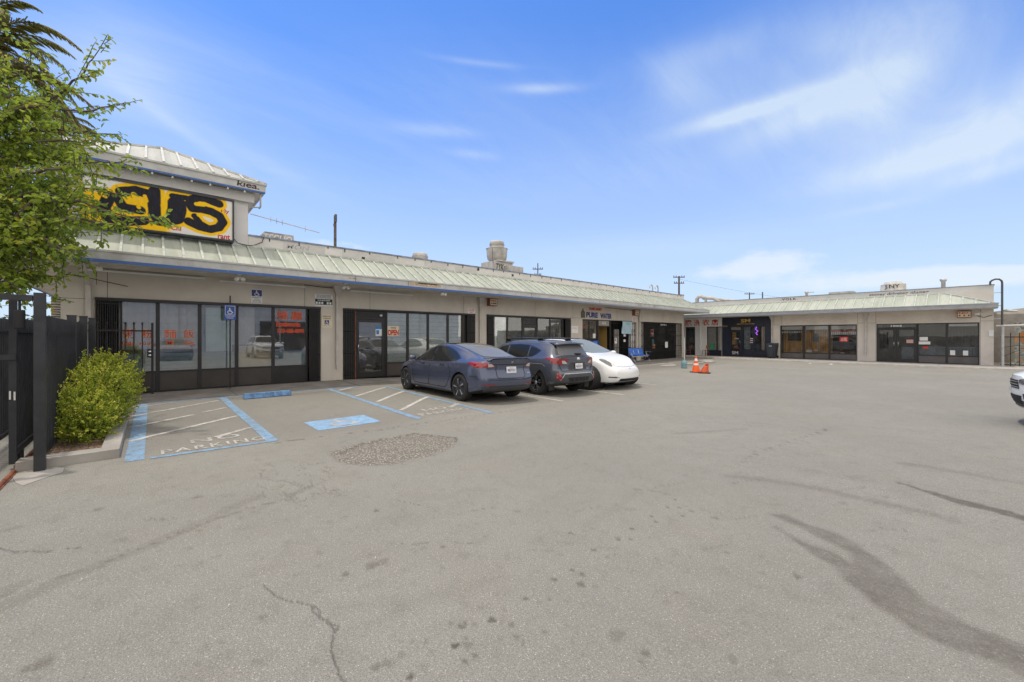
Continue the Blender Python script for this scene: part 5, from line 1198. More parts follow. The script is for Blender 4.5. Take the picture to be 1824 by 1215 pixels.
# ---- white electric crossover, nose towards the lot
def make_white(root,pm=None,turn='turbine'):
    pm=pm or m_pwhite
    P=dict(xr=-2.38,xf=2.34,axles=(1.445,-1.445),rw=.358,wy=.955,arch=.395,ay=.005,ke=.80,ccurv=.115,
     w=[(2.34,.62),(2.25,.75),(2.1,.86),(1.85,.92),(1.445,.945),(.6,.95),(-.6,.95),(-1.445,.955),(-1.9,.93),(-2.2,.87),(-2.38,.74)],
     zb=[(2.34,.27),(2.2,.20),(1.7,.18),(0,.18),(-1.6,.20),(-2.1,.27),(-2.38,.36)],
     belt=[(2.34,.60),(2.2,.71),(1.95,.82),(1.6,.91),(1.2,.975),(.6,1.01),(0,1.03),(-.9,1.06),(-1.5,1.085),(-2.0,1.08),(-2.38,1.0)],
     top=[(2.34,.66),(2.2,.80),(1.95,.93),(1.6,1.035),(1.3,1.10),(1.12,1.145),(.9,1.25),(.55,1.42),(.25,1.54),(-.1,1.61),(-.5,1.625),(-1.0,1.585),(-1.5,1.48),(-1.85,1.34),(-2.1,1.21),(-2.25,1.15),(-2.38,1.13)],
     we=[(2.34,.48),(1.95,.70),(1.5,.76),(1.1,.76),(.6,.70),(.2,.67),(-.4,.66),(-1.2,.645),(-1.8,.63),(-2.15,.66),(-2.38,.60)],
     rear=[(.3,.10),(.45,.02),(.6,0),(.8,.06),(1.0,.08),(1.15,.0),(1.3,0)],
     front=[(.2,.10),(.32,.01),(.42,0),(.55,.015),(.62,.04),(.72,.10),(.9,.16)],clad=lambda x,y,z:z<.225)
    c=Car(P,root,pm,m_clad)
    c.patch('window',[[(1.02,1.05),(.6,1.27),(.3,1.41),(.08,1.475),(.04,1.475),(.05,1.055)]],'LR',m_carglass,.005)
    c.patch('window',[[(-.03,1.057),(-.03,1.495),(-.45,1.52),(-.8,1.495),(-.95,1.46),(-.95,1.09)],[(-.98,1.09),(-.98,1.45),(-1.3,1.36),(-1.6,1.24),(-1.66,1.19),(-1.4,1.12)]],'LR',m_carglass,.005)
    c.line('window_trim',[[(1.05,1.045),(.6,1.285),(.3,1.425),(0,1.505),(-.45,1.535),(-.85,1.505),(-1.3,1.375),(-1.68,1.205),(-1.4,1.105),(-.9,1.075),(0,1.045),(1.05,1.04)]],'LR',m_blackgloss,.02,.006)
    c.patch('windscreen',[[(1.02,-.71),(1.15,-.45),(1.19,0),(1.15,.45),(1.02,.71),(.30,.61),(.19,.3),(.16,0),(.19,-.3),(.30,-.61)]],'T',m_carglass_l,.005,.08)
    c.line('windscreen_trim',[[(1.04,-.72),(1.17,-.45),(1.21,0),(1.17,.45),(1.04,.72)],[(1.02,.725),(.30,.625)],[(1.02,-.725),(.30,-.625)]],'T',m_blackgloss,.03,.006)
    c.patch('glass_roof',[[(.13,-.57),(.13,.57),(-1.0,.55),(-1.0,-.55)]],'T',m_carglass,.005,.09)
    c.patch('rear_window',[[(-1.2,-.54),(-1.2,.54),(-2.0,.52),(-2.05,0),(-2.0,-.52)]],'T',m_carglass,.005,.09)
    for s in (1,-1):
        hp=smooth_poly([(2.07,.64*s),(1.99,.62*s),(1.82,.71*s),(1.68,.79*s),(1.73,.825*s),(1.88,.80*s),(2.01,.725*s)],2)
        c.patch('headlamp',[hp],'T',m_headl,.006,.045,parent=root)
        c.patch('fog_slot',[[(s*.82,.425),(s*.52,.415),(s*.54,.385),(s*.83,.395)]],'F',m_seam,.006,.05)
        c.patch('tail_lamp',[[(s*.82,1.0),(s*.5,.98),(s*.45,.90),(s*.82,.88)]],'B',m_tail,.008,.05,parent=root)
    c.patch('lower_grille',[[(-.50,.355),(.50,.355),(.58,.275),(-.58,.275)]],'F',m_seam,.006)
    c.patch('front_lip',[[(-.86,.245),(.86,.245),(.8,.19),(-.8,.19)]],'F',m_clad,.006)
    c.line('bonnet_gap',[[(2.14,-.50),(2.20,-.25),(2.215,0),(2.20,.25),(2.14,.50)],[(2.12,-.52),(1.9,-.66),(1.6,-.78),(1.1,-.80)],[(2.12,.52),(1.9,.66),(1.6,.78),(1.1,.80)]],'T',m_seam,.007,.003)
    c.line('bumper_crease',[[(-.62,.62),(-.45,.50),(.45,.50),(.62,.62)]],'F',m_plate,.006,.003)
    c.patch('emblem',[[(-.03,.665),(.03,.665),(.02,.65),(.005,.648),(0,.615),(-.005,.648),(-.02,.65)]],'F',m_chrome,.006,.03)
    c.line('panel_gap',[[(.03,1.03),(.03,.35)],[(1.02,1.02),(1.06,.6),(.95,.35)],[(-.96,1.07),(-1.08,.8),(-.9,.4)]],'LR',m_seam,.014,.004)
    mirror_part(root,.92,1.04,1.09,pm)
    for x in (1.445,-1.445):
        for s in (1,-1): wheel(root,x,s*(.955-.13),.358,.25,turn)
    return c
S3=thing('crossover_car','white electric crossover backed into its space with its sloping bonnet facing the lot','car',(0,0,0),'cars parked at the shopfronts')
make_white(S3); place(S3,-9.52,11.42,R(0),.88)
# ---- white sports utility at the right edge
def make_suv(root):
    P=dict(xr=-2.30,xf=2.30,axles=(1.35,-1.35),rw=.36,wy=.92,arch=.41,ay=.01,ke=.82,ccurv=.13,
     w=[(2.30,.70),(2.2,.80),(2.0,.88),(1.35,.92),(0,.915),(-1.35,.92),(-2.0,.88),(-2.30,.76)],
     zb=[(2.30,.34),(2.1,.24),(1.6,.22),(0,.22),(-1.6,.24),(-2.1,.32),(-2.3,.38)],
     belt=[(2.30,.90),(2.1,.97),(1.6,1.02),(1.0,1.05),(0,1.07),(-1.4,1.10),(-2.3,1.08)],
     top=[(2.30,.94),(2.1,1.02),(1.6,1.09),(1.1,1.13),(.85,1.24),(.4,1.47),(.1,1.60),(-.3,1.66),(-1.2,1.66),(-1.8,1.60),(-2.0,1.40),(-2.15,1.16),(-2.3,1.12)],
     we=[(2.3,.56),(1.8,.74),(1.1,.76),(.6,.68),(.1,.63),(-1.5,.61),(-2.0,.6),(-2.3,.66)],
     rear=[(.3,.05),(.5,0),(.8,.05),(1.2,.05)],front=[(.3,.12),(.45,.03),(.6,0),(.8,.0),(.95,.03),(1.05,.08)],
     clad=lambda x,y,z:z<.34 or (min(math.hypot(x-1.35,z-.37),math.hypot(x+1.35,z-.37))<.47 and abs(y)>.75 and z<.84) or (x>1.95 and z<.50))
    c=Car(P,root,m_pwhite,m_clad)
    c.patch('window',[[(.95,1.09),(.5,1.33),(.15,1.49),(0,1.53),(0,1.09)],[(-.06,1.09),(-.06,1.54),(-1.0,1.55),(-1.0,1.11)],[(-1.05,1.12),(-1.05,1.54),(-1.6,1.48),(-1.7,1.3),(-1.5,1.15)]],'LR',m_carglass,.005)
    c.patch('windscreen',[[(.95,-.72),(1.1,-.4),(1.12,0),(1.1,.4),(.95,.72),(.25,.63),(.12,0),(.25,-.63)]],'T',m_carglass,.005,.09)
    c.patch('grille',[[(-.50,.86),(.50,.86),(.56,.70),(-.56,.70)]],'F',m_seam,.006,.06)
    c.line('grille_bar',[[(-.54,.83),(.54,.83)],[(-.54,.78),(.54,.78)],[(-.54,.73),(.54,.73)]],'F',m_alloy,.012,.012)
    c.patch('lower_grille',[[(-.62,.58),(.62,.58),(.55,.42),(-.55,.42)]],'F',m_seam,.006,.06)
    c.line('silver_trim',[[(-.8,.42),(-.5,.36),(.5,.36),(.8,.42)]],'F',m_alloy,.03,.012)
    for s in (1,-1):
        c.patch('headlamp',[[(s*.54,.87),(s*.80,.92),(s*.86,.87),(s*.80,.78),(s*.56,.80)]],'F',m_headl,.008,.05,parent=root)
        c.patch('headlamp_side',[[(2.12,.92),(1.85,.955),(1.80,.93),(1.95,.86),(2.12,.82)]],'L' if s>0 else 'R',m_headl,.008,.05)
        c.patch('fog_lamp_surround',[[(s*.66,.62),(s*.84,.66),(s*.84,.48),(s*.70,.46)]],'F',m_clad,.008,.05)
        c.patch('tail_lamp',[[(s*.84,1.08),(s*.5,1.04),(s*.5,.96),(s*.84,.92)]],'B',m_tail,.008,.05,parent=root)
    c.patch('rear_window',[[(-.52,1.52),(.52,1.52),(.62,1.2),(-.62,1.2)]],'B',m_carglass,.006,.08)
    c.line('panel_gap',[[(-.03,1.07),(-.03,.4)],[(.95,1.05),(1.0,.6),(.88,.4)],[(-1.02,1.08),(-1.1,.85),(-.9,.5)]],'LR',m_seam,.014,.004)
    plate(root,2.30,.66,'8XRT540',sx=1,tilt=-.03)
    mirror_part(root,.84,1.02,1.12,m_pwhite)
    for x in (1.35,-1.35):
        for s in (1,-1): wheel(root,x,s*(.92-.12),.36,.23,'alloy')
S4=thing('sports_utility_car','white sports utility car at the right edge of the picture, only its nose in view','car',(0,0,0),'cars parked opposite the shops')
make_suv(S4); place(S4,2.78,12.6,R(180),.85)
# cars opposite that the shop windows mirror
c5=dup(S1,(0,0,0),0,'dark blue-grey saloon opposite the shops, mirrored in the restaurant windows','cars parked opposite the shops'); place(c5,5.6,1.3,R(180),.85)
c6=dup(S4,(0,0,0),0,'white car opposite the shops, mirrored in the rotisserie window','cars parked opposite the shops'); place(c6,4.6,6.4,R(180),.85)
# ------------------------------------------------------------------ signs
def sign_box(name,label,s0,s1,z0,z1,o,m,th=.01,group=None,pl=LP):
    t=thing(name,label,'sign',pl.p((s0+s1)/2,o,z0),group)
    mb=MB(); pl.box(mb,s0,s1,o,o+th,z0,z1); b=part('panel',mb,m,t); return t,b
def isa_on(pl,owner,s0,z0,sz,o,m):
    q=isa_mb(sz); mb=MB(); q.v=[pl.p(s0+x,o+z,z0+y) for x,y,z in q.v]; mb.merge(q); return part('wheelchair_symbol',mb,m,owner)
# graffitied box sign on the tower
GS=thing('box_sign','wide white box sign on the tower, covered in black and yellow graffiti lettering','sign',(-14.8,.33,4.38))
y0,y1,z0,z1=-1.26,1.92,4.38,5.62; xf=-14.66
mb=MB(); mb.box(-14.99,xf-.012,y0,y1,z0,z1); part('cabinet',mb,simple('sign_cabinet',(.10,.11,.13),.5),GS)
mb=MB()
for a in ((y0,y1,z0-.0,z0+.045),(y0,y1,z1-.045,z1),(y0,y0+.045,z0+.045,z1-.045),(y1-.045,y1,z0+.045,z1-.045)): mb.box(xf-.012,xf+.025,*a)
part('frame',mb,m_fence,GS)
def sgn(cx,cy):
    px,py=100+cx/5.067,290+cy/5.067; r=(px-912)/F; d=-xf/(-(VX+RX*r)); return (d*(VY+RY*r),HC+(HY-py)*d/F)
strokes=[([(1470,372),(1420,352),(1350,322),(1280,312),(1225,330),(1205,372),(1232,412),(1310,418),(1400,440),(1475,480),(1505,535),(1470,585),(1390,600),(1290,575),(1195,528)],43),
 ([(1250,480),(1300,545),(1400,600)],30),
 ([(890,262),(884,370),(890,470)],58),([(890,470),(930,530),(1010,535),(1070,500)],50),([(1075,490),(1092,420),(1092,372)],84),([(1050,300),(1175,318)],30),
 ([(590,262),(720,250),(830,282)],55),([(480,300),(430,400),(470,500)],62),([(470,500),(620,530),(790,522)],56),([(600,400),(760,430)],50),
 
 ([(560,330),(600,390),(640,420)],48)]
ys=np.arange(y0+.045,y1-.03,.012); zs=np.arange(z0+.045,z1-.03,.012); YY,ZZ=np.meshgrid(ys,zs)
dmin=np.full(YY.shape,9.)
for pts,r in strokes:
    q=[sgn(*p) for p in pts]; i=len(q)//2; a,b=sgn(pts[i][0],pts[i][1]),sgn(pts[i][0]+r,pts[i][1]); rr=math.hypot(a[0]-b[0],a[1]-b[1])*1.0
    dmin=np.minimum(dmin,seg_dist(YY,ZZ,q)-rr)
dmin+=wob(YY,ZZ,21)*.006
hol=9*np.ones(YY.shape)
for pts,r in [([(1265,372),(1330,380)],20),([(1290,470),(1360,500)],22),([(962,250),(970,400),(976,472)],20),([(700,285),(712,305)],26),([(742,398),(748,405)],18),([(800,300),(815,345)],18),([(430,300),(450,310)],14)]:
    q=[sgn(*p) for p in pts]; a,b=sgn(*pts[0]),sgn(pts[0][0]+r,pts[0][1]); hol=np.minimum(hol,seg_dist(YY,ZZ,q)-abs(a[0]-b[0]))
blk=np.clip(.5-dmin/.016,0,1)*np.clip(.5+hol/.016,0,1)
yel=np.clip(.5-(dmin-.085)/.03,0,1); left=np.clip((.55-YY)/.2,0,1)*np.clip((z0+.9-ZZ)/.1,0,1); yel=np.maximum(yel,left)
cov=np.stack([blk,yel,np.zeros_like(blk),np.ones_like(blk)],-1).reshape(-1,4).astype(np.float32)
ny,nz=len(ys),len(zs); mb=MB(); mb.add([(xf,a,b) for b in zs for a in ys],[(j*ny+i,j*ny+i+1,(j+1)*ny+i+1,(j+1)*ny+i) for j in range(nz-1) for i in range(ny-1)])
M=Mat('graffiti_face'); sp=M.nt.nodes.new('ShaderNodeSeparateColor'); M.nt.links.new(M.attr('spray','Color'),sp.inputs[0])
br=M.noise(3,5,.7,scale3=(1,6,1)); k=M.mix(S(M.nt,sp.outputs[1]),(.74,.73,.70),M.mix(br.ramp(.3,.75),(.95,.56,.005),(.82,.50,.01))); k=M.mix(S(M.nt,sp.outputs[0])*1.0,k,M.mix(br.ramp(.4,.75),(.014,.014,.022),(.028,.027,.038))); M.col(k); M.set(Roughness=.6); M.b.inputs['Specular IOR Level'].default_value=.2
fc=part('sign_face',mb,M.m,GS); a_=fc.data.attributes.new('spray','FLOAT_COLOR','POINT'); a_.data.foreach_set('color',cov.ravel())
FPx=Plane('L',xf)
letters(FPx,fc,'Chi',.47,.69,4.50,4.63,m_redpaint,.003,bold=.03); letters(FPx,fc,'rant',1.52,1.82,4.43,4.57,m_redpaint,.003,bold=.03)
letters(FPx,fc,'ı·ly',1.60,1.80,5.18,5.32,m_redpaint,.003,bold=.02)
# accessible parking signs
t,b=sign_box('parking_sign','bright blue accessible parking sign on a thin post in front of the restaurant windows',1.68,1.97,2.06,2.50,.30,m_bluesign,group='accessible parking signs')
mb=MB()
for a in ((1.70,1.95,2.205,2.215),(1.70,1.95,2.465,2.475),(1.70,1.71,2.215,2.465),(1.94,1.95,2.215,2.465)): LP.box(mb,a[0],a[1],.311,.3125,a[2],a[3])
part('border',mb,m_plate,b); isa_on(LP,b,1.73,2.225,.20,.3115,m_plate)
letters(LP,b,'HANDICAPPED',1.705,1.945,2.155,2.185,m_plate,.3115,bold=.02); letters(LP,b,'PARKING',1.74,1.91,2.10,2.13,m_plate,.3115,bold=.02)
mb=MB(); LP.box(mb,1.81,1.845,.27,.30,.0,2.78); part('post',mb,m_black,t)
t,b=sign_box('parking_sign','white sign with navy wheelchair square high on the wall above the restaurant windows',2.41,2.71,2.60,3.05,.0,m_plate,group='accessible parking signs')
mb=MB(); LP.box(mb,2.42,2.70,.0105,.012,2.83,3.03); n=part('symbol_field',mb,m_navysign,b); isa_on(LP,n,2.47,2.835,.19,.0125,m_plate)
for i,(tx,w) in enumerate([('MINIMUM FINE',.24),('$250',.14),('VAN ACCESSIBLE',.22),('TOW AWAY ZONE',.24)]): letters(LP,b,tx,2.56-w/2,2.56+w/2,2.775-i*.05,2.805-i*.05,m_blkpaint,.012,bold=.01)
t,b=sign_box('tow_away_sign','black and white tow-away sign with small pictograms on the wall left of the first downspout',4.27,4.86,2.62,3.03,.0,m_plate,group='small wall notices')
mb=MB(); LP.box(mb,4.28,4.85,.0105,.012,2.66,2.86); n=part('black_field',mb,m_blkpaint,b)
for i,(tx,w) in enumerate([('UNAUTHORIZED VEHICLES',.5),('WILL BE TOWED AWAY',.46),('AT OWNER EXPENSE',.5)]): letters(LP,b,tx,4.565-w/2,4.565+w/2,2.975-i*.043,3.005-i*.043,m_blkpaint,.012,bold=.02)
letters(LP,n,'510-465-0234',4.36,4.77,2.79,2.84,m_plate,.0135,bold=.03)
mb=MB()
for i in range(6):
    if i!=3: LP.box(mb,4.30+i*.09,4.30+i*.09+.065,.0135,.0145,2.68,2.76)
part('pictogram',mb,m_int_g,n)
t,b=sign_box('parking_sign','pale sign with a small blue wheelchair square on the pier beside the first downspout',4.50,4.84,1.87,2.32,.0,m_cream,group='accessible parking signs')
mb=MB(); LP.box(mb,4.59,4.74,.0105,.012,1.98,2.13); n=part('symbol_field',mb,m_navysign,b); isa_on(LP,n,4.60,1.985,.14,.0125,m_plate)
for i,(tx,w) in enumerate([('RESERVED',.28),('PARKING',.24)]): letters(LP,b,tx,4.67-w/2,4.67+w/2,2.24-i*.07,2.285-i*.07,m_blkpaint,.012,bold=.02)
letters(LP,b,'MINIMUM FINE $250',4.55,4.80,1.92,1.945,m_blkpaint,.012)
t,b=sign_box('parking_sign','small white customer parking notice beside the second downspout',10.66,11.08,2.58,2.84,.0,m_plate,group='small wall notices')
for i,(tx,w) in enumerate([('CUSTOMER',.36),('PARKING',.32),('ONLY',.2)]): letters(LP,b,tx,10.87-w/2,10.87+w/2,2.765-i*.075,2.815-i*.075,m_redpaint,.012,bold=.03)
def addr(label,s0,s1,z0,z1,pl,t1,t2):
    t=thing('number_box',label,'sign',pl.p((s0+s1)/2,.0,z0),'red and white number boxes')
    mb=MB(); pl.box(mb,s0,s1,.0,.22,z0,z1); b=part('case',mb,simple('red_brown_case',(.26,.09,.07),.6,dirt=.3),t)
    mb=MB(); pl.box(mb,s0+.03,s1-.03,.221,.225,z0+.03,z1-.03); f=part('face',mb,m_cream,t)
    h=z1-z0; letters(pl,f,t1,s0+.06,s1-.06,z0+h*.55,z1-.06,m_redpaint,.227,bold=.04); letters(pl,f,t2,s0+.07,s1-.07,z0+.07,z0+h*.42,m_blkpaint,.227,bold=.04)
addr('red-brown number box under the canopy to the right of the second downspout',11.76,12.22,2.98,3.32,LP,'NO.','188')
addr('red-brown number box under the canopy near the blue bench, above a small white notice',23.95,24.45,2.93,3.30,LP,'NO.','188')
addr('red-brown number box under the canopy at the right end of the far building',-.62,-.08,2.62,2.98,FP,'NO.','111')
t,b=sign_box('parking_sign','small white notice with red print beneath the number box by the blue bench',23.97,24.40,2.50,2.86,.0,m_plate,group='small wall notices')
for i in range(4): letters(LP,b,['CUSTOMER','PARKING','ONLY','2 HR'][i],24.02,24.35,2.76-i*.075,2.81-i*.075,m_redpaint,.012,bold=.03)
t,b=sign_box('parking_sign','white notice on the plain wall left of the water shop',17.78,18.35,1.75,2.15,.0,m_whitep,group='small wall notices'); letters(LP,b,'NO LOITERING',17.84,18.28,2.0,2.05,m_redpaint,.012)
# water shop lettering, painted bottle, banner
WL=thing('shop_lettering','dark blue painted shop lettering with a red line above, over the water shop','lettering',(-15,20,2.6))
letters(LP,WL,'PURE',19.10,20.20,2.66,2.98,m_navysign,.006,bold=.05,name='word',extrude=.004); letters(LP,WL,'WATER',20.45,21.62,2.64,2.96,m_navysign,.006,bold=.05,name='word',extrude=.004)
letters(LP,WL,'OAKLAND',19.35,20.58,3.10,3.27,m_redpaint,.006,bold=.05,name='word',extrude=.004,shear=.2)
mb=MB(); prof=[(.17,2.63),(.19,2.66),(.185,2.76),(.195,2.80),(.185,2.86),(.19,2.95),(.15,3.0),(.07,3.04),(.06,3.12),(.075,3.13),(.06,3.16),(.0,3.17)]
mb.cs=True
n=14;vs=[]
for r,z in prof:
    for k in range(n+1): a=math.pi*k/n; vs.append((-15+.002+r*.35*math.sin(a),18.80-r*math.cos(a)*1.0,z))
mb.add(vs,[(i*(n+1)+k,i*(n+1)+k+1,(i+1)*(n+1)+k+1,(i+1)*(n+1)+k) for i in range(len(prof)-1) for k in range(n)])
part('bottle_emblem',mb,simple('olive_bottle_paint',(.13,.12,.075),.6,var=.4,nscale=9),WL)
mb=MB(); random.seed(2)
for i in range(10):
    for j in range(5):
        a,b=22.58+i*.112,1.72+j*.16; f=lambda u,v:(-14.86+.035*math.sin(u*5+v*3)+.02*math.sin(v*9),u,v)
        mb.cs=True; mb.quad(f(a,b),f(a+.112,b),f(a+.112,b+.16),f(a,b+.16))
BN=solo('banner',mb,m_lightblue,'pale blue cloth banner hung across the iron doors of the water shop','banner')
BN_L=Plane('L',-14.80); dabs(BN_L,BN,22.7,23.6,1.84,2.1,simple('banner_ink',(.25,.38,.44),.8),60,.0)
for tx,a,b,z in [('We Open',22.95,23.4,2.28),]:
    tm=fit_text(tx,b-a,.14); mb=MB(); BN_L.text(mb,tm,a,.0,z); mb.v=[(p[0],p[1],p[2]) for p in mb.v]; part('lettering',mb,simple('banner_ink',(.25,.38,.44),.8),BN)
# water vending machines
VM=None
for i,s in enumerate((18.80,19.54)):
    lab='blue water vending machine under the windows of the water shop, left one of the pair' if i==0 else 'blue water vending machine right beside the ochre doorway of the water shop'
    if VM is None:
        VM=thing('vending_machine',lab,'vending machine',(-15.0,s,-.09),'water vending machines')
        mb=MB(); LP.box(mb,s,s+.70,-.25,.10,-.09,1.34); bd=part('cabinet',mb,simple('navy_cabinet',(.015,.03,.11),.4),VM)
        mb=MB(); LP.box(mb,s+.06,s+.46,.101,.13,.98,1.26); part('backlit_header',mb,simple('blue_header',(.05,.22,.70),.4),VM)
        mb=MB(); LP.box(mb,s+.08,s+.44,.101,.106,.30,.90); part('bay_surround',mb,m_whitep,VM)
        mb=MB(); LP.box(mb,s+.14,s+.38,.107,.112,.36,.86); part('filling_bay',mb,m_seam,VM)
        mb=MB(); LP.box(mb,s+.5,s+.66,.101,.115,.70,.90); LP.box(mb,s+.52,s+.64,.101,.115,.36,.6); part('coin_panel',mb,m_metal,VM)
    else: dup(VM,(-15.0,s,-.09),0,lab)
# flood lamps under the canopy
def flood(label,y,z,x=-14.2,two=True):
    t=thing('flood_lamp',label,'lamp',(x,y,z),'flood lamps under the canopies')
    mb=MB(); mb.lathe([(.06,0),(.06,-.03),(.0,-.03)],(x,y,z),12); part('mount',mb,m_whitep,t)
    for s in ((1,-1) if two else (1,)):
        a=Vector((x,y,z-.03)); d=Vector((.45,.5*s,-.75)).normalized(); mb=MB(); mb.tube([a,a+d*.05,a+d*.06,a+d*.16,a+d*.19],[.02,.03,.045,.06,.05],10); part('bulb',mb,m_paper,t)
flood('white flood lamp under the canopy corner in front of the left downspout',-.95,3.335,-14.0,False)
flood('white flood lamp under the canopy above the restaurant windows',1.95,3.335,-13.9)
flood('white double flood lamp above the first downspout',4.95,3.335,-14.0)
flood('white flood lamp under the canopy above the second shopfront',8.6,3.335,-13.75)
def camera_lamp(label,s,z):
    t=thing('wall_lamp',label,'lamp',FP.p(s,0,z),'lamps on the far building'); mb=MB(); mb.tube([FP.p(s,.02,z),FP.p(s,.15,z+.05),FP.p(s-.12,.3,z-.02),FP.p(s-.18,.36,z-.05)],[.03,.03,.06,.08],8); part('lamp_head',mb,m_whitep,t); mb=MB(); FP.tube(mb,[(s-.2,.02,z-.1),(s+.1,.02,z-.22),(s+.4,.02,z-.1)],.015,5); part('cable',mb,m_darkpipe,t)
camera_lamp('white flood lamp at the right end of the far building beside the number box',.28,2.82)
t=thing('wall_lamp','grey lamp on a short arm off the right corner of the far building','lamp',(.73,34.6,2.9),'lamps on the far building'); mb=MB(); mb.tube([(.73,34.6,2.88),(1.1,34.5,2.92)],.02); part('arm',mb,m_metal,t); mb=MB(); mb.tube([(1.05,34.5,2.95),(1.15,34.5,2.95),(1.35,34.5,2.92),(1.55,34.5,2.9)],[.03,.07,.07,.05]); part('lamp_head',mb,m_metal,t)
# wheel stop
mb=MB(); y0,y1=1.78,2.86
for a,b,c,d in [(-12.22,-12.02,.0,.12)]:
    mb.hexa([(-12.24,y0,.013),(-12.02,y0,.013),(-12.02,y1,.013),(-12.24,y1,.013)],[(-12.20,y0+.03,.13),(-12.06,y0+.03,.13),(-12.06,y1-.03,.13),(-12.20,y1-.03,.13)])
solo('wheel_stop',mb,m_stop,'chipped blue painted concrete wheel stop at the head of the accessible bay','wheel stop')
# ------------------------------------------------------------------ fence and gates at the left
PF=thing('metal_fence','dark steel picket fence running from the tall gate post past the shrub','fence',(-11,-.95,0))
mb=MB()
for x in np.arange(-7.42,-11.75,-.105): mb.box(x-.0125,x+.0125,-.9625,-.9375,.12,1.83)
part('pickets',mb,m_fence,PF)
mb=MB(); mb.box(-11.8,-7.36,-.99,-.963,1.60,1.645); mb.box(-11.8,-7.36,-.99,-.963,.20,.245); part('rail',mb,m_fence,PF)
for x,y,h in [(-9.75,-.93,1.9),(-11.0,-.90,1.93),(-11.9,-.85,1.93)]:
    mb=MB(); mb.box(x-.05,x+.05,y-.05,y+.05,.05,h); mb.box(x-.057,x+.057,y-.057,y+.057,h,h+.02); part('post',mb,m_fence,PF)
GP=thing('gate_portal','pair of thick dark gate posts joined by a top bar carrying guide rollers, left edge','gate post',(-7.3,-1.2,0))
mb=MB(); mb.box(-7.325,-7.235,-.995,-.905,-.02,2.085); part('post',mb,m_fence,GP)
mb=MB(); mb.box(-7.335,-7.225,-1.585,-1.475,-.02,2.085); part('post',mb,m_fence,GP)
mb=MB(); mb.box(-7.31,-7.25,-1.475,-1.005,1.99,2.055); part('top_bar',mb,m_fence,GP)
for y in (-1.105,-1.295):
    mb=MB(); mb.lathe([(0,1.66),(.042,1.66),(.045,1.68),(.045,1.86),(.042,1.88),(0,1.88)],(-7.28,y,0),16); mb.tube([(-7.28,y,1.88),(-7.28,y,1.99)],.012,6); part('guide_roller',mb,m_rubber,GP)
SG=thing('sliding_gate','dark steel sliding gate drawn back through its portal along the fence, left edge','gate',(-10,-1.2,0))
mb=MB(); mb.box(-7.61,-7.55,-1.23,-1.17,.06,2.01); part('stile',mb,m_fence,SG)
mb=MB()
for x in np.arange(-7.72,-12.6,-.10): mb.box(x-.0125,x+.0125,-1.2125,-1.1875,.24,1.80)
part('pickets',mb,m_fence,SG)
mb=MB(); mb.box(-12.7,-7.62,-1.23,-1.17,.16,.24); mb.box(-12.7,-7.62,-1.225,-1.175,1.62,1.67); mb.box(-12.75,-12.68,-1.235,-1.165,.1,1.9); part('rail',mb,m_fence,SG)
mb=MB(); mb.box(-7.95,-7.72,-1.23,-1.17,.045,.155); mb.lathe([(0,-1.225),(.05,-1.225),(.05,-1.175),(0,-1.175)],(-7.83,0,.055),14,'y'); part('roller_wheel',mb,m_rubber,SG)
mb=MB(); mb.box(-7.53,-7.51,-1.29,-1.17,1.30,1.36); part('latch',mb,m_fence,SG)
mb=MB(); mb.box(-7.5395,-7.537,-1.225,-1.21,.83,.93); mb.box(-7.5395,-7.537,-1.19,-1.175,.82,.92); part('paint_scrape',mb,m_paper,SG)
SF=thing('metal_fence','dark picket fence on the street side of the sliding gate, left edge','fence',(-8.5,-1.55,0))
mb=MB()
for x in np.arange(-7.45,-13,-.10): mb.box(x-.0125,x+.0125,-1.5625,-1.5375,.12,1.83)
part('pickets',mb,m_fence,SF)
mb=MB(); mb.box(-13,-7.4,-1.535,-1.50,1.60,1.65); mb.box(-13,-7.4,-1.535,-1.50,.16,.21); part('rail',mb,m_fence,SF)
mb=MB(); mb.box(-13.2,-3,-1.19,-1.13,-.02,.012); mb.tube([(-13.2,-1.16,.018),(-3,-1.16,.018)],.02,6)
solo('gate_track',mb,m_rust,'rusty sliding gate track set in the ground at the lower left','gate track')
PG=thing('pedestrian_gate','slim black iron gate with pointed pickets standing in front of the leftmost restaurant window','gate',(-14.8,-.6,0))
mb=MB()
for y in np.arange(-1.28,.02,.166):
    mb.tube([(-14.7,y,.05),(-14.7,y,1.88),(-14.7,y,1.90)],[.011,.011,.011],6); mb.tube([(-14.7,y,1.88),(-14.7,y,1.905),(-14.7,y,1.96)],[.013,.022,.002],6)
part('pickets',mb,m_gate,PG)
mb=MB(); mb.box(-14.72,-14.68,-1.4,.06,1.70,1.735); mb.box(-14.72,-14.68,-1.4,.06,.12,.155); part('rail',mb,m_gate,PG)
mb=MB(); mb.box(-14.73,-14.67,.06,.11,.02,1.93); part('post',mb,m_gate,PG)
mb=MB(); mb.box(-14.67,-14.655,-.02,.09,1.0,1.22); lk=part('lock_box',mb,m_gate,PG)
mb=MB(); mb.lathe([(.0,-14.645),(.025,-14.645),(.03,-14.655)],(0,.035,1.16),10,'x'); mb.lathe([(.0,-14.645),(.025,-14.645),(.03,-14.655)],(0,.035,1.06),10,'x'); part('lock_knob',mb,m_chrome,lk)
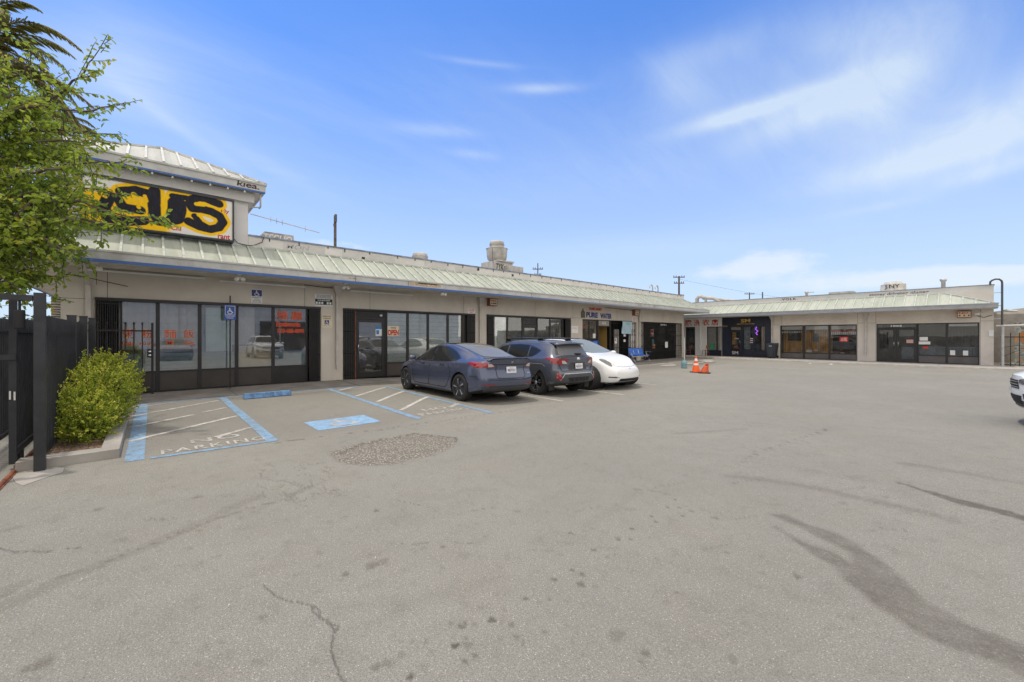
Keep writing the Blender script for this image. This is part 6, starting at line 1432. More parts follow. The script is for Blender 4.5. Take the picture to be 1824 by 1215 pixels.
# iron gate and mural wall, far right
IG=thing('iron_gate','dark iron bar gate closing the gap at the right end of the far building','gate',(2.5,34,-.1))
mb=MB()
for x in np.arange(1.0,6.2,.30): mb.tube([(x,34.2,-.02),(x,34.2,1.75)],.018,5)
for i,x in enumerate(np.arange(1.0,6.0,.6)): mb.bar((x,34.2,.45+.1*(i%2)),(x+.6,34.2,.85-.1*(i%2)),.03,.02); mb.bar((x,34.2,.95),(x+.6,34.2,1.1-.25*(i%2)),.03,.02)
part('bars',mb,m_gate,IG)
mb=MB(); mb.box(.95,6.2,34.18,34.22,1.50,1.55); mb.box(.95,6.2,34.18,34.22,.02,.07); part('rail',mb,m_gate,IG)
mb=MB(); mb.tube([(1.03,34.05,-.12),(1.03,34.05,2.1)],.06,10); part('post',mb,m_metal,IG)
mb=MB(); mb.tube([(.8,34.05,2.12),(6.2,34.05,2.2)],.05,8); part('top_bar',mb,m_metal,IG)
M=Mat('mural_paint'); vv=M.voro(.55,None,'F1',1); sc=M.nt.nodes.new('ShaderNodeSeparateColor'); M.nt.links.new(vv.k,sc.inputs[0]); nn=M.noise(1.2,4,.6,dist=1.5)
k=M.mix(nn.ramp(.38,.46),(.13,.15,.15),(.36,.35,.31)); k=M.mix(nn.ramp(.52,.55),k,(.20,.25,.26)); k=M.mix(nn.ramp(.60,.63),k,(.45,.24,.10)); k=M.mix(M.noise(2.5,3,.6,dist=2).ramp(.60,.64)*.8,k,(.05,.05,.055)); M.col(k); M.set(Roughness=.9)
MW=thing('mural_wall','block wall painted with a mural behind the iron gate at the right edge','wall',(6,38,0))
mb=MB(); mb.box(1.6,16,38.0,38.3,-.2,2.35); 
part('masonry',mb,M.m,MW)
mb=MB(); c0=Vector((2.75,37.99,1.45)); mb.poly([(2.75+.9*math.cos(a),37.99,1.5+.75*math.sin(a)) for a in [k*2*math.pi/28 for k in range(28)]]); part('painted_disc',mb,simple('mural_cream',(.62,.48,.33),.9),MW)
mb=MB(); q=[(2.75+.95*math.cos(a),1.5+.8*math.sin(a)) for a in np.linspace(2.6,5.6,14)]; q2=[(2.75+.75*math.cos(a),1.55+.62*math.sin(a)) for a in np.linspace(2.6,5.6,14)]
for i in range(13): mb.quad((q[i][0],37.986,q[i][1]),(q[i+1][0],37.986,q[i+1][1]),(q2[i+1][0],37.986,q2[i+1][1]),(q2[i][0],37.986,q2[i][1]))
part('painted_ring',mb,simple('mural_rust',(.40,.17,.06),.9),MW)
mb=MB(); mb.box(-1,9,41,48,-.2,2.9); mb.cs=True
ar=[(9*(i/12)-0.5,2.9+.55*math.sin(math.pi*i/12)) for i in range(13)]
mb.hexa([(x,41,z) for x,z in ar],[(x,48,z) for x,z in ar])
solo('storage_shed',mb,simple('weathered_grey_roof',(.30,.28,.25),.9,dirt=.3),'low weathered shed with curved roof behind the mural wall','shed')
mb=MB(); mb.tube([(.60,34.35,4.36),(.60,34.35,4.52),(.66,34.35,4.60),(.78,34.35,4.66),(.92,34.35,4.64),(1.0,34.35,4.55),(1.02,34.35,4.45),(1.02,34.35,1.9)],.045,10)
o=solo('conduit_pipe',mb,m_darkpipe,'dark gooseneck conduit rising past the right end of the far parapet','pipe')
mb=MB()
for z in (3.9,3.2,2.5): mb.box(.73,1.02,34.33,34.37,z,z+.04)
part('bracket',mb,m_metal,o)
mb=MB(); mb.box(.55,.73,34.42,34.5,1.55,1.9); solo('meter_box',mb,m_whitep,'small white meter box on the right corner of the far building','meter box')
# ------------------------------------------------------------------ loose things in the lot
BE=thing('waiting_bench','row of three blue plastic seats on a chrome frame against the wall','bench',(-14.45,24.1,-.09))
zb=-.085; X0=-14.5
for i in range(3):
    y=23.1+i*.56; mb=MB(); mb.cs=True
    pr=[(.46,.40),(.44,.425),(.30,.415),(.10,.40),(.02,.43),(-.03,.55),(-.07,.70),(-.10,.82),(-.13,.87),(-.145,.84)]
    vs=[];n=6
    for u,z in pr:
        for k in range(n): t_=k/(n-1)*2-1; vs.append((X0+u+.02*t_*t_,y+.26*t_,zb+z+.02*t_*t_))
    mb.add(vs,[(a*n+k,a*n+k+1,(a+1)*n+k+1,(a+1)*n+k) for a in range(len(pr)-1) for k in range(n-1)])
    o=part('seat',mb,m_bluebench,BE); md=o.modifiers.new('s','SOLIDIFY'); md.thickness=.02
for y in (23.37,23.93):
    mb=MB(); mb.tube([(X0+.42,y,zb+.43),(X0+.05,y,zb+.44),(X0-.02,y,zb+.6),(X0-.10,y,zb+.84)],.016,6); part('divider',mb,m_chrome,BE)
mb=MB(); mb.box(X0+.15,X0+.21,22.8,24.75,zb+.33,zb+.39); part('beam',mb,m_chrome,BE)
for y in (22.85,24.62):
    mb=MB(); mb.tube([(X0+.42,y,zb+.03),(X0+.2,y,zb+.34),(X0-.12,y,zb+.03)],.02,6); part('leg',mb,m_chrome,BE)
    mb=MB(); mb.tube([(X0+.18,y+.05,zb+.38),(X0+.05,y+.06,zb+.62),(X0+.36,y+.06,zb+.65),(X0+.42,y+.06,zb+.60)],.018,6); part('armrest',mb,m_chrome,BE)
def chair(label,x,y,rz):
    t=thing('wooden_chair',label,'chair',(x,y,-.035),'wooden chairs by the white shop',rz)
    mb=MB(); mb.cs=True; mb.lathe([(0,.45),(.20,.45),(.215,.44),(.21,.42),(0,.415)],(0,0,0),20); part('seat',mb,m_wood,t,local=True)
    for a,b in [(.16,.15),(.16,-.15)]:
        mb=MB(); mb.tube([(a,b,.43),(a*1.15,b*1.15,0)],[.02,.015],8); part('leg',mb,m_wood,t,local=True)
    for b in (.16,-.16):
        mb=MB(); mb.tube([(-.16,b,.43),(-.20,b*1.1,0)],[.02,.015],8); part('leg',mb,m_wood,t,local=True)
        mb=MB(); mb.tube([(-.16,b,.43),(-.22,b,.65),(-.27,b*.95,.84)],.018,8); part('back_post',mb,m_wood,t,local=True)
    mb=MB(); mb.cs=True; vs=[]
    for k in range(9):
        a=-1+2*k/8
        for z,w in ((.66,0),(.70,.01),(.82,.0),(.87,-.01)): vs.append((-.235-.05*(1-a*a)+-.03*(z-.66)/.2,.19*a,z+.015*(1-a*a)))
    mb.add(vs,[(k*4+j,k*4+j+1,(k+1)*4+j+1,(k+1)*4+j) for k in range(8) for j in range(3)]); o=part('backrest',mb,m_wood,t,local=True); md=o.modifiers.new('s','SOLIDIFY'); md.thickness=.02
    mb=MB(); mb.tube([(.17,.16,.2),(-.18,.17,.22)],.01,6); mb.tube([(.17,-.16,.2),(-.18,-.17,.22)],.01,6); part('stretcher',mb,m_wood,t,local=True); return t
chair('red-brown wooden chair in front of the narrow blue window of the white shop',-15.75,33.55,R(205))
chair('red-brown wooden chair between the white pilaster and the curtained window',-14.35,33.6,R(160))
def cone_prof(): return [(.19,.045),(.17,.06),(.10,.40),(.05,.72),(.045,.74),(.0,.74)]
CN=thing('traffic_cone','upright orange traffic cone with white bands standing in the lot','cone',(-8.5,18.9,gz(18.9)),'traffic cones')
x,y,z=-8.5,18.9,gz(18.9)
mb=MB(); mb.lathe([(.185,.03),(.175,.06),(.135,.25),(.115,.34)],(x,y,z),24); mb.lathe([(.098,.42),(.075,.53)],(x,y,z),24); mb.lathe([(.052,.64),(.038,.72),(.036,.74),(0,.74)],(x,y,z),24); part('cone_body',mb,m_cone,CN)
mb=MB(); mb.lathe([(.1155,.34),(.098,.42)],(x,y,z),24); mb.lathe([(.0755,.53),(.052,.64)],(x,y,z),24); part('white_band',mb,m_plate,CN)
mb=MB(); mb.box(x-.21,x+.21,y-.21,y+.21,z+.0,z+.035); part('base',mb,m_rubber,CN)
C2=thing('traffic_cone','squashed faded orange traffic cone slumped beside the upright one','cone',(-8.05,18.75,gz(18.8)),'traffic cones',R(20))
mb=MB(); n=20;vs=[]
for i in range(8):
    t_=i/7
    for k in range(n):
        a=2*math.pi*k/n; r=.19*(1-t_)+.085*t_; vs.append((r*math.cos(a)*(1+.1*math.sin(3*a)*t_)+.10*t_*t_,r*math.sin(a)*(1-.35*t_)-.04*t_,.03+.36*t_+.05*t_*math.cos(a-1)))
mb.cs=True; mb.add(vs,[(i*n+k,i*n+(k+1)%n,(i+1)*n+(k+1)%n,(i+1)*n+k) for i in range(7) for k in range(n)]); o=part('cone_body',mb,m_cone_d,C2,local=True); md=o.modifiers.new('s','SOLIDIFY'); md.thickness=.012
mb=MB(); mb.box(-.24,.24,-.22,.22,0,.03); part('base',mb,m_rubber,C2,local=True)
x,y=-9.95,20.75; z=gz(y)
BK=thing('water_jug','cut-off clear blue water jug holding a tall white stick, standing in the lot','water jug',(x,y,z))
mb=MB(); mb.cs=True; mb.lathe([(0,.0),(.14,.0),(.15,.02),(.15,.12),(.143,.14),(.15,.16),(.15,.30),(.13,.37),(.06,.42),(.055,.47)],(x,y,z),24)
mj=simple('blue_plastic_jug',(.32,.52,.58),.15,var=.1); mj.node_tree.nodes['Principled BSDF'].inputs['Transmission Weight'].default_value=.55; part('jug',mb,mj,BK)
mb=MB(); mb.tube([(x+.02,y,z+.02),(x+.0,y+.02,z+1.62)],.016,6); part('stick',mb,m_whitep,BK)
x,y,z=-9.75,34.05,-.035
BI=thing('wheelie_bin','dark grey two-wheeled rubbish bin by the downspout right of the navy shop','bin',(x,y,z))
mb=MB(); mb.hexa([(x-.24,y-.27,z+.06),(x+.24,y-.27,z+.06),(x+.24,y+.25,z+.06),(x-.24,y+.25,z+.06)],[(x-.30,y-.36,z+.98),(x+.30,y-.36,z+.98),(x+.30,y+.34,z+.98),(x-.30,y+.34,z+.98)]); mb.box(x-.13,x+.13,y-.345,y-.30,z+.12,z+.75); bd=part('bin_body',mb,m_bin,BI)
mb=MB(); mb.hexa([(x-.33,y-.40,z+.985),(x+.33,y-.40,z+.985),(x+.33,y+.38,z+1.0),(x-.33,y+.38,z+1.0)],[(x-.29,y-.34,z+1.06),(x+.29,y-.34,z+1.06),(x+.29,y+.34,z+1.10),(x-.29,y+.34,z+1.10)]); part('lid',mb,m_bin,BI)
mb=MB(); mb.box(x-.12,x+.08,y-.367,y-.358,z+.86,z+.92); part('label',mb,m_int_b,BI)
for s in (1,-1):
    mb=MB(); mb.lathe([(0,-.03),(.10,-.03),(.10,.03),(0,.03)],(x+s*.27,y+.26,z+.10),16,'x'); part('wheel',mb,m_rubber,BI)
# ------------------------------------------------------------------ on the roofs
def base_p(px,py,d): return at(px,py,d)
x,y=-16.2,13.35; z=4.86
FN=thing('exhaust_fan','big pale mushroom exhaust fan on a sheet-metal curb behind the left parapet','roof fan',(x,y,z))
def mk_fan(t,x,y,z,k,kx):
    K=lambda p:[(r*kx/k,h) for r,h in p]
    mb=MB(); mb.lathe(K([(.52*k,.55*k),(.56*k,.62*k),(.74*k,.72*k),(.80*k,.90*k),(.82*k,1.30*k),(.84*k,1.34*k),(.80*k,1.36*k),(.56*k,1.40*k),(.56*k,1.56*k),(.58*k,1.58*k),(.57*k,1.74*k),(.50*k,1.80*k),(0,1.82*k)]),(x,y,z),32); part('fan_housing',mb,m_fan,t)
    mb=MB(); mb.lathe(K([(.845*k,1.335*k),(.875*k,1.35*k),(.845*k,1.365*k)]),(x,y,z),32); mb.lathe(K([(.585*k,1.57*k),(.605*k,1.58*k),(.585*k,1.59*k)]),(x,y,z),32); part('rim',mb,m_metal,t)
    mb=MB(); mb.box(x-.52,x+.52,y-.62,y+.62,4.28,z+.44); mb.box(x-.6,x+.6,y-.40,y+.66,z+.44,z+.51); part('curb',mb,m_fan,t)
mk_fan(FN,x,y,z,.86,.65)
mb=MB(); mb.box(x+.53,x+.85,y+.05,y+1.05,z-.28,z+.24); mb.box(x+.6,x+.8,y+.2,y+.3,4.3,z-.28); mb.box(x+.6,x+.8,y+.85,y+.95,4.3,z-.28); part('duct',mb,m_fan,FN)
mb=MB(); mb.tube([(x+.3,y-.56,z+1.1),(x+.5,y-.66,z+.3)],.012,5); part('cable',mb,m_black,FN)
mb=MB(); P9=Plane('L',x+.53); P9.text(mb,fit_text('TYK',.5,.3,bold=.01,shear=.3),y-.48,.0,z+.02); part('painted_tag',mb,m_blkpaint,FN)
x,y=-16.2,8.96
T=thing('roof_ventilator','low round roof ventilator behind the left parapet, left of the big fan','roof vent',(x,y,4.28)); mb=MB(); mb.lathe([(.28,0),(.28,.58),(.345,.60),(.345,.80),(.32,.84),(.32,.90),(.22,.95),(0,.97)],(x,y,4.28),28); part('vent_hood',mb,m_fan,T); mb=MB(); mb.lathe([(.35,.78),(.36,.79),(.35,.80)],(x,y,4.28),28); part('rim',mb,m_metal,T)
T=thing('roof_box','low metal roof box with pale spray tags beside the tower','roof box',(-17,4,4.28)); mb=MB(); mb.hexa([(-18.2,2.6,4.28),(-17.0,2.6,4.28),(-17.0,4.1,4.28),(-18.2,4.1,4.28)],[(-18.1,3.15,5.36),(-17.0,3.15,5.36),(-17.0,4.1,5.36),(-18.1,4.1,5.36)]); part('housing',mb,simple('tagged_metal',(.40,.38,.36),.7,var=.3,nscale=4,dirt=.4),T)
letters(Plane('L',-17.0),T,'TECHO',3.1,4.05,5.0,5.3,m_paper,.006,name='painted_tag',bold=.03,shear=.2)
mb=MB(); a,b=Vector((-15.1,2.4,5.42)),Vector((-14.9,4.4,5.12)); mb.bar(a,b,.025,.025)
for t_ in (.28,.36,.44,.78): c=a.lerp(b,t_); mb.bar(c+Vector((-.15,0,.05)),c+Vector((.15,0,-.05)),.015,.015); mb.bar(c+Vector((0,0,.09)),c-Vector((0,0,.09)),.015,.015)
solo('aerial','' and m_metal or m_woodpole,None,None) if False else solo('television_aerial',mb,m_metal,'bent television aerial jutting from the right side of the tower','aerial')
mb=MB()
for y,x in ((27.6,-17),(29.3,-17)):
    mb.tube([(x,y,4.28),(x,y,5.35),(x,y-.08,5.5),(x,y-.22,5.56),(x,y-.36,5.48),(x,y-.40,5.3)],.045,8)
G1=None
for i,(y,lab) in enumerate(((30.1,'thin gooseneck vent pipe on the left roof, nearer of the two'),(30.95,'thin gooseneck vent pipe on the left roof, closer to its far end'))):
    m2=MB(); x=-17; m2.tube([(x,y,4.28),(x,y,5.45),(x,y-.08,5.60),(x,y-.25,5.66),(x,y-.42,5.58),(x,y-.46,5.35)],.05,8); solo('vent_pipe',m2,m_metal,lab,'vent pipe','gooseneck vent pipes')
m2=MB(); m2.box(-17.8,-16.6,27.0,31.0,4.28,4.62)
for y in np.arange(27.2,31,.4): m2.box(-16.6,-16.5,y,y+.2,4.4,4.8)
solo('roof_unit',m2,m_metal,'low grey rooftop unit at the far end of the left roof','roof unit')
# far roof
x,y=-3.5,36.5; FN2=thing('exhaust_fan','round white exhaust fan with a spray tag above the far canopy','roof fan',(x,y,4.0)); 
mb=MB(); mb.lathe([(.5,0),(.5,.45),(.66,.48),(.66,.56),(.63,.58),(.62,.92),(.60,.96),(.48,.98),(.42,1.10),(0,1.13)],(x,y,4.0),32); part('fan_housing',mb,m_fan,FN2)
mb=MB(); mb.lathe([(.665,.48),(.69,.51),(.665,.54)],(x,y,4.0),32); part('rim',mb,m_metal,FN2)
mb=MB(); tm=fit_text('J.NY',.75,.30,bold=.01)
for i in range(len(tm.v)): 
    u,v,_=tm.v[i]; a=(u-.37)/.64; tm.v[i]=(x+.645*math.sin(a),y-.645*math.cos(a),4.0+.60+v)
mb.merge(tm); part('painted_tag',mb,m_blkpaint,FN2)
x,y=-1.25,37; mb=MB(); mb.lathe([(.10,0),(.10,.95),(.15,1.0),(.17,1.12),(0,1.14)],(x,y,4.0),14); solo('vent_stack',mb,m_metal,'short flared vent stack on the far roof, right of the white fan','vent pipe')
x,y=-12.2,40; mb=MB(); mb.tube([(x,y,4),(x,y,5.4)],.05,8); solo('vent_stack',mb,m_darkpipe,'thin dark pipe standing on the far roof above the painted tag','vent pipe')
x,y=-9.0,40; mb=MB(); mb.lathe([(.10,0),(.10,1.05),(.14,1.08),(.14,1.2),(0,1.21)],(x,y,4.0),12); solo('vent_stack',mb,m_metal,'stubby grey pipe on the far roof between the dark pipe and the street lamp','vent pipe')
x,y=-17.0,38; mb=MB(); mb.tube([(x,y,4.0),(x,y,5.0),(x+.15,y,5.2),(x+.45,y,5.2),(x+.6,y,5.05),(x+.9,y,5.05),(x+1.5,y,4.95),(x+2.1,y,4.6)],.17,10); mb.tube([(x+.8,y,4.0),(x+.8,y,5.0)],.12,8); mb.tube([(x+1.5,y,4.9),(x+3.6,y,4.55)],.12,8); solo('roof_duct',mb,m_fan,'pale bent ductwork on the far roof above the white shop','duct')
mb=MB(); mb.box(-7.0,-5.6,37,38,4.0,4.75); solo('roof_hatch',mb,m_fan,'flat pale hatch on the far roof left of the white fan','roof hatch')
# ------------------------------------------------------------------ poles
def upole(label,x,y,h,r=.14,arms=((.96,1.2),),tr=False,ang=0.0):
    t=thing('utility_pole',label,'utility pole',(x,y,0),'utility poles behind the buildings',ang)
    mb=MB(); mb.tube([(0,0,-.2),(0,0,h)],[r,r*.75],10); part('pole',mb,m_woodpole,t,local=True)
    for f,w in arms:
        mb=MB(); mb.box(-w,w,-.06,.06,h*f-.06,h*f+.06)
        for u in (-w*.92,-w*.5,w*.5,w*.92): mb.tube([(u,0,h*f+.06),(u,0,h*f+.26)],.05,6)
        part('crossarm',mb,m_woodpole,t,local=True)
    if tr:
        for s in (1,-1):
            mb=MB(); mb.lathe([(0,0),(.24,0),(.25,.05),(.25,.75),(.2,.8),(0,.82)],(s*.45,0,h*.66),14); part('transformer',mb,m_metal,t,local=True)
        mb=MB(); mb.box(-.7,.7,-.05,.05,h*.72,h*.74); part('bracket',mb,m_woodpole,t,local=True)
    return t
def pl_at(px,py,d): v=at(px,py,d); return v.x,v.y,v.z
x,y,z=pl_at(597,384,30); T=upole('bare weathered pole behind the left building near the tower',x,y,z,.13,())
mb=MB(); mb.box(-.25,.1,-.05,.05,z-.75,z-.55); mb.tube([(.12,0,z-.5),(.14,0,z+.05)],.09,8); part('stub_arm',mb,m_woodpole,T,local=True)
x,y,z=pl_at(1209.5,492,62); upole('utility pole with two grey transformers rising between the two buildings',x,y,z,.17,((.985,.85),(.90,.75)),True,AZ)
x,y,z=pl_at(1335,521,85); upole('distant utility pole with one crossarm behind the far roof',x,y,z,.14,((.97,1.0),),False,AZ)
x,y,z=pl_at(958,469,60); upole('thin utility pole with a crossarm behind the middle of the left roof',x,y,z,.10,((.93,.75),(.86,.5)),False,AZ)
x,y,z=pl_at(1430,528,70); T=thing('street_lamp','distant curved street lamp behind the far roof','street lamp',(x,y,0))
mb=MB(); V0=Vector((x,y,z)); rr=Vector((RX,RY,0)); mb.tube([(x,y,0),(x,y,z-.6)]+[tuple(V0+rr*u+Vector((0,0,w))) for u,w in ((.15,-.1),(.5,.35),(.95,.6),(1.3,.7))],.06,8); part('pole',mb,m_metal,T)
mb=MB(); mb.bar(V0+rr*1.2+Vector((0,0,.68)),V0+rr*1.9+Vector((0,0,.72)),.2,.12); part('lamp_head',mb,m_metal,T)
def wire(a,b,sag,r=.012):
    mb=MB(); mb.tube([tuple(a.lerp(b,t)-Vector((0,0,sag*4*t*(1-t)))) for t in [i/14 for i in range(15)]],r,4); return mb
solo('overhead_wire',wire(at(1209,497,62),at(1560,545,80),.8),m_black,'thin overhead wire dropping right from the transformer pole','wire','overhead wires')
solo('overhead_wire',wire(at(-40,505,22),at(112,530,22),.1,.01),m_black,'thin overhead wire in the gap left of the building corner, the higher one','wire','overhead wires')
solo('overhead_wire',wire(at(-40,545,22),at(112,535,22),.1,.01),m_black,'thin overhead wire in the gap left of the building corner, the lower one','wire','overhead wires')
# building across the lot (mirrored in the windows) and behind the far shops
OB=thing('warehouse_building','plain pale warehouse across the lot from the shops, mirrored in their windows','building',(17,10,0))
mb=MB(); mb.box(17,27,-14,32,-.3,5.6); part('wall',mb,m_white,OB)
mb=MB(); mb.box(16.9,27.1,-14.1,32.1,5.6,5.75); part('coping',mb,m_metal,OB)
mb=MB()
for y in (-6,2,10,18,26): mb.box(16.9,16.97,y,y+.14,-.1,5.6)
mb.box(16.95,17.0,-5,-1.5,-.1,2.9); part('roller_door',mb,m_fascia,OB)
mb=MB(); mb.box(16.94,17.0,8.3,12.5,-.1,3.05); part('dark_doorway_panel',mb,m_int_d,OB)  # solid dark panel; the doorway's inner shade is put into its colour
mb=MB()
for z in (1.9,2.7,3.5,4.3,5.1): mb.box(16.985,17.0,-14,32,z,z+.03)
for y in np.arange(-13,32,1.3): mb.box(16.984,16.999,y,y+.03,.0,5.6)
part('panel_joint',mb,m_fascia,OB)
# ------------------------------------------------------------------ vegetation
class Leaves:
    def __init__(s): s.v=[];s.f=[];s.a=[]
    def leaf(s,p,d,up,L,W,val,fold=.25):
        d=d.normalized(); r=d.cross(up); 
        if r.length<1e-4: r=Vector((1,0,0))
        r.normalize(); u=r.cross(d)
        b=len(s.v); m=p+d*L*.5-u*W*fold*.0
        pts=[p,p+d*L*.35+r*W*.5+u*W*fold,p+d*L-u*L*.12,p+d*L*.35-r*W*.5+u*W*fold,p+d*L*.72+r*W*.33+u*W*fold*.6,p+d*L*.72-r*W*.33+u*W*fold*.6]
        s.v+=[tuple(q) for q in pts]; s.f+=[(b,b+1,b+4,b+2),(b,b+2,b+5,b+3)]; s.a+=[val]*6
    def build(s,name,m,parent,org):
        me=bpy.data.meshes.new(name); me.from_pydata([(a-org[0],b-org[1],c-org[2]) for a,b,c in s.v],[],s.f)
        at_=me.attributes.new('leafvar','FLOAT','POINT'); at_.data.foreach_set('value',s.a); me.materials.append(m); me.update()
        o=bpy.data.objects.new(name,me); link(o,parent); return o
def rv(k=1.0): return Vector((random.gauss(0,k),random.gauss(0,k),random.gauss(0,k)))
random.seed(21)
# broadleaf tree leaning over the fence at the left
TR=thing('broadleaf_tree','leafy green tree reaching over the fence in front of the tower sign','tree',(-12.3,-3.2,0))
org=Vector((-12.3,-3.2,0)); lv=Leaves(); wood=MB()
root=Vector((-12.3,-3.2,0)); fork=Vector((-12.2,-3.1,2.1))
wood.tube([root,root+Vector((.05,.03,1)),fork],[.13,.11,.10],10)
D0=6.2
def limb(pts,r0,r1):
    n=len(pts); q=[Vector(p) for p in pts]; out=[]
    for i in range(n-1):
        for k in range(4):
            out.append(q[i].lerp(q[i+1],k/4)+rv(.02))
    out.append(q[-1]); rs=[r0+(r1-r0)*i/(len(out)-1) for i in range(len(out))]; wood.tube(out,rs,6); return out
def shoot(p,d,L,ll,dens=1.0,val=None,twig=True):
    """a leafy twig"""
    q=p.copy(); d=d.normalized(); n=max(4,int(L/(.046/dens))); pts=[q.copy()]
    side=1; tw=val if val is not None else random.random()
    for i in range(n):
        d=(d+rv(.05)+Vector((0,0,-.012))).normalized(); q=q+d*(L/n); side=-side
        if i%5==0: pts.append(q.copy())
        r=d.cross(Vector((0,0,1))); r=r.normalized() if r.length>.01 else Vector((1,0,0))
        ld=(d*.4+r*side*random.uniform(.3,1.0)+Vector((0,0,random.uniform(-1.0,.15)))+rv(.4))
        lv.leaf(q,ld,Vector((0,0,1))+rv(.6),ll*random.uniform(.75,1.3),ll*random.uniform(.55,.75),min(1,max(0,tw*.6+random.random()*.4)))
    if twig: wood.tube(pts+[q],[.006]*(len(pts))+[.002],4,cap=False)
def A(px,py,d=D0): return at(px,py,d*1.2)
limbs=[([fork,A(-40,420,6.2),A(40,350,6.1),A(120,330,6.0),A(215,345,5.9)],.035,.008),
 ([fork,A(-50,330,6.4),A(30,260,6.3),A(110,250,6.2),A(190,255,6.1)],.035,.007),
 ([fork,A(-60,250,6.3),A(10,200,6.2),A(80,190,6.1),A(150,200,6.0),A(205,185,6.0)],.05,.006),
 ([fork,A(-30,230,6.4),A(50,200,6.3),A(105,168,6.2),A(150,125,6.1),A(182,78,6.0)],.05,.004),
 ([fork,A(-60,170,6.5),A(0,140,6.4),A(45,130,6.3),A(57,92,6.2)],.05,.004),
 ([fork,A(-30,440,6.1),A(50,400,5.9),A(130,390,5.8),A(200,400,5.75),A(250,418,5.7)],.05,.006),
 ([fork,A(60,360,6.0),A(140,360,5.9),A(220,385,5.8),A(290,395,5.75)],.04,.006),
 ([fork,A(-10,450,6.0),A(30,430,5.8),A(75,425,5.7),A(110,445,5.6)],.03,.006),
 ([fork,A(-30,520,5.9),A(10,500,5.8),A(35,520,5.7)],.04,.006),
 ([fork,A(0,320,6.0),A(80,300,5.9),A(160,290,5.8),A(225,285,5.75)],.04,.006),
 ([fork,A(-20,300,6.6),A(60,230,6.6),A(140,235,6.5),A(205,240,6.5)],.04,.006),
 ([fork,A(-60,110,6.5),A(-20,90,6.4),A(8,30,6.3)],.04,.004)]
for pts,r0,r1 in limbs:
    out=limb(pts,r0,r1); n=len(out)
    for i in range(n):
        t=i/(n-1)
        if t<.18: continue
        ax=(out[min(i+1,n-1)]-out[max(i-1,0)]).normalized()
        for k in range(int(4.6*(1.05-t))+1):
            d=(ax*random.uniform(.3,1.0)+rv(.55)); d.z*=.7
            shoot(out[i]+rv(.03),d,random.uniform(.25,.6)*(1.15-.55*t),.092)
    shoot(out[-2],out[-1]-out[-3],.33,.07)
# inner crown clumps
for cx,cy,d,rx,rz,n in [(10,300,6.5,1.0,.9,120),(20,420,6.3,.8,.8,105),(-30,200,6.7,.9,.8,75),(60,250,6.7,.75,.45,45),(70,350,6.3,.6,.3,26),(5,490,6.0,.36,.24,26),(100,385,6.1,.45,.2,12),(30,430,6.0,.5,.3,34),(0,380,6.2,.6,.4,40)]:
    c=A(cx,cy,d); rx*=1.2; rz*=1.2
    for i in range(int(n*2.6)):
        p=c+Vector((random.gauss(0,rx*.45),random.gauss(0,rx*.45),random.gauss(0,rz*.5)))
        shoot(p,rv(1)+Vector((.2,.25,.0)),random.uniform(.25,.5),.090,val=random.random())
for tip,base in [((182,76),(125,165)),((248,178),(150,198)),((208,246),(150,250)),((57,88),(58,150)),((122,118),(100,140)),((7,28),(0,60))]:
    a=A(base[0],base[1],6.05);b=A(tip[0],tip[1],6.0); shoot(a,b-a,(b-a).length,.068,dens=.8)
part('trunk',wood,m_bark,TR); lv.build('crown',m_leaf,TR,org)
# shrub in the planter
random.seed(31)
SH=thing('shrub','round yellow-green shrub growing in the planter beside the gate post','shrub',(-9.3,-.45,.05)); org=Vector((-9.3,-.45,.05)); lv=Leaves(); wood=MB()
blobs=[((-8.7,-.70,.42),(.55,.34,.38),1.0),((-9.2,-.60,.60),(.62,.40,.46),1.3),((-9.8,-.52,.72),(.52,.40,.46),1.1),((-9.3,-.62,.35),(.8,.36,.28),.8),((-10.1,-.48,.55),(.36,.34,.40),.6),((-8.45,-.66,.28),(.34,.26,.24),.5),((-9.75,-.58,1.0),(.30,.26,.20),.4)]
for (cx,cy,cz),(rx,ry,rz),wt in blobs:
    for i in range(int(470*wt)):
        u=rv(1).normalized(); k=random.uniform(.55,1.0)**.6
        p=Vector((cx+u.x*rx*k,cy+u.y*ry*k,max(.12,cz+u.z*rz*k)))
        d=(u*.9+Vector((0,0,.55))+rv(.35)).normalized(); L=random.uniform(.07,.16) if u.z<.4 else random.uniform(.09,.24)
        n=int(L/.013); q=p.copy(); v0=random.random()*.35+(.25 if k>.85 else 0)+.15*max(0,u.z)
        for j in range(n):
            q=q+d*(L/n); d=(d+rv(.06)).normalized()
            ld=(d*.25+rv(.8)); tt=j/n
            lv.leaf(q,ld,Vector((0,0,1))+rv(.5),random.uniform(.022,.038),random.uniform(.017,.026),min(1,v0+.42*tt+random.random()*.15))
        if random.random()<.25: wood.tube([p,q],.003,4,cap=False)
for i in range(16):
    a=Vector((-9.3+random.gauss(0,.25),-.62+random.gauss(0,.06),.05)); b=a+Vector((random.gauss(0,.22),random.gauss(0,.10),random.uniform(.4,.8))); wood.tube([a,a.lerp(b,.5)+rv(.03),b],[.014,.01,.006],5)
part('stems',wood,m_bark,SH); lv.build('foliage',m_bush,SH,org)
mb=MB(); lv=Leaves()
for i in range(240):
    p=Vector((random.uniform(-8.6,-7.7),random.uniform(-1.0,-.5),.072)); lv.leaf(p,Vector((random.gauss(0,1),random.gauss(0,1),.05)),Vector((0,0,1)),random.uniform(.015,.03),.012,random.random())
o=lv.build('leaf_litter',simple('dry_leaf_litter',(.20,.13,.07),.9,var=.4,nscale=30),None,(0,0,0)); tag(o,'dry leaf litter scattered over the planter soil','leaf litter',None,'stuff')
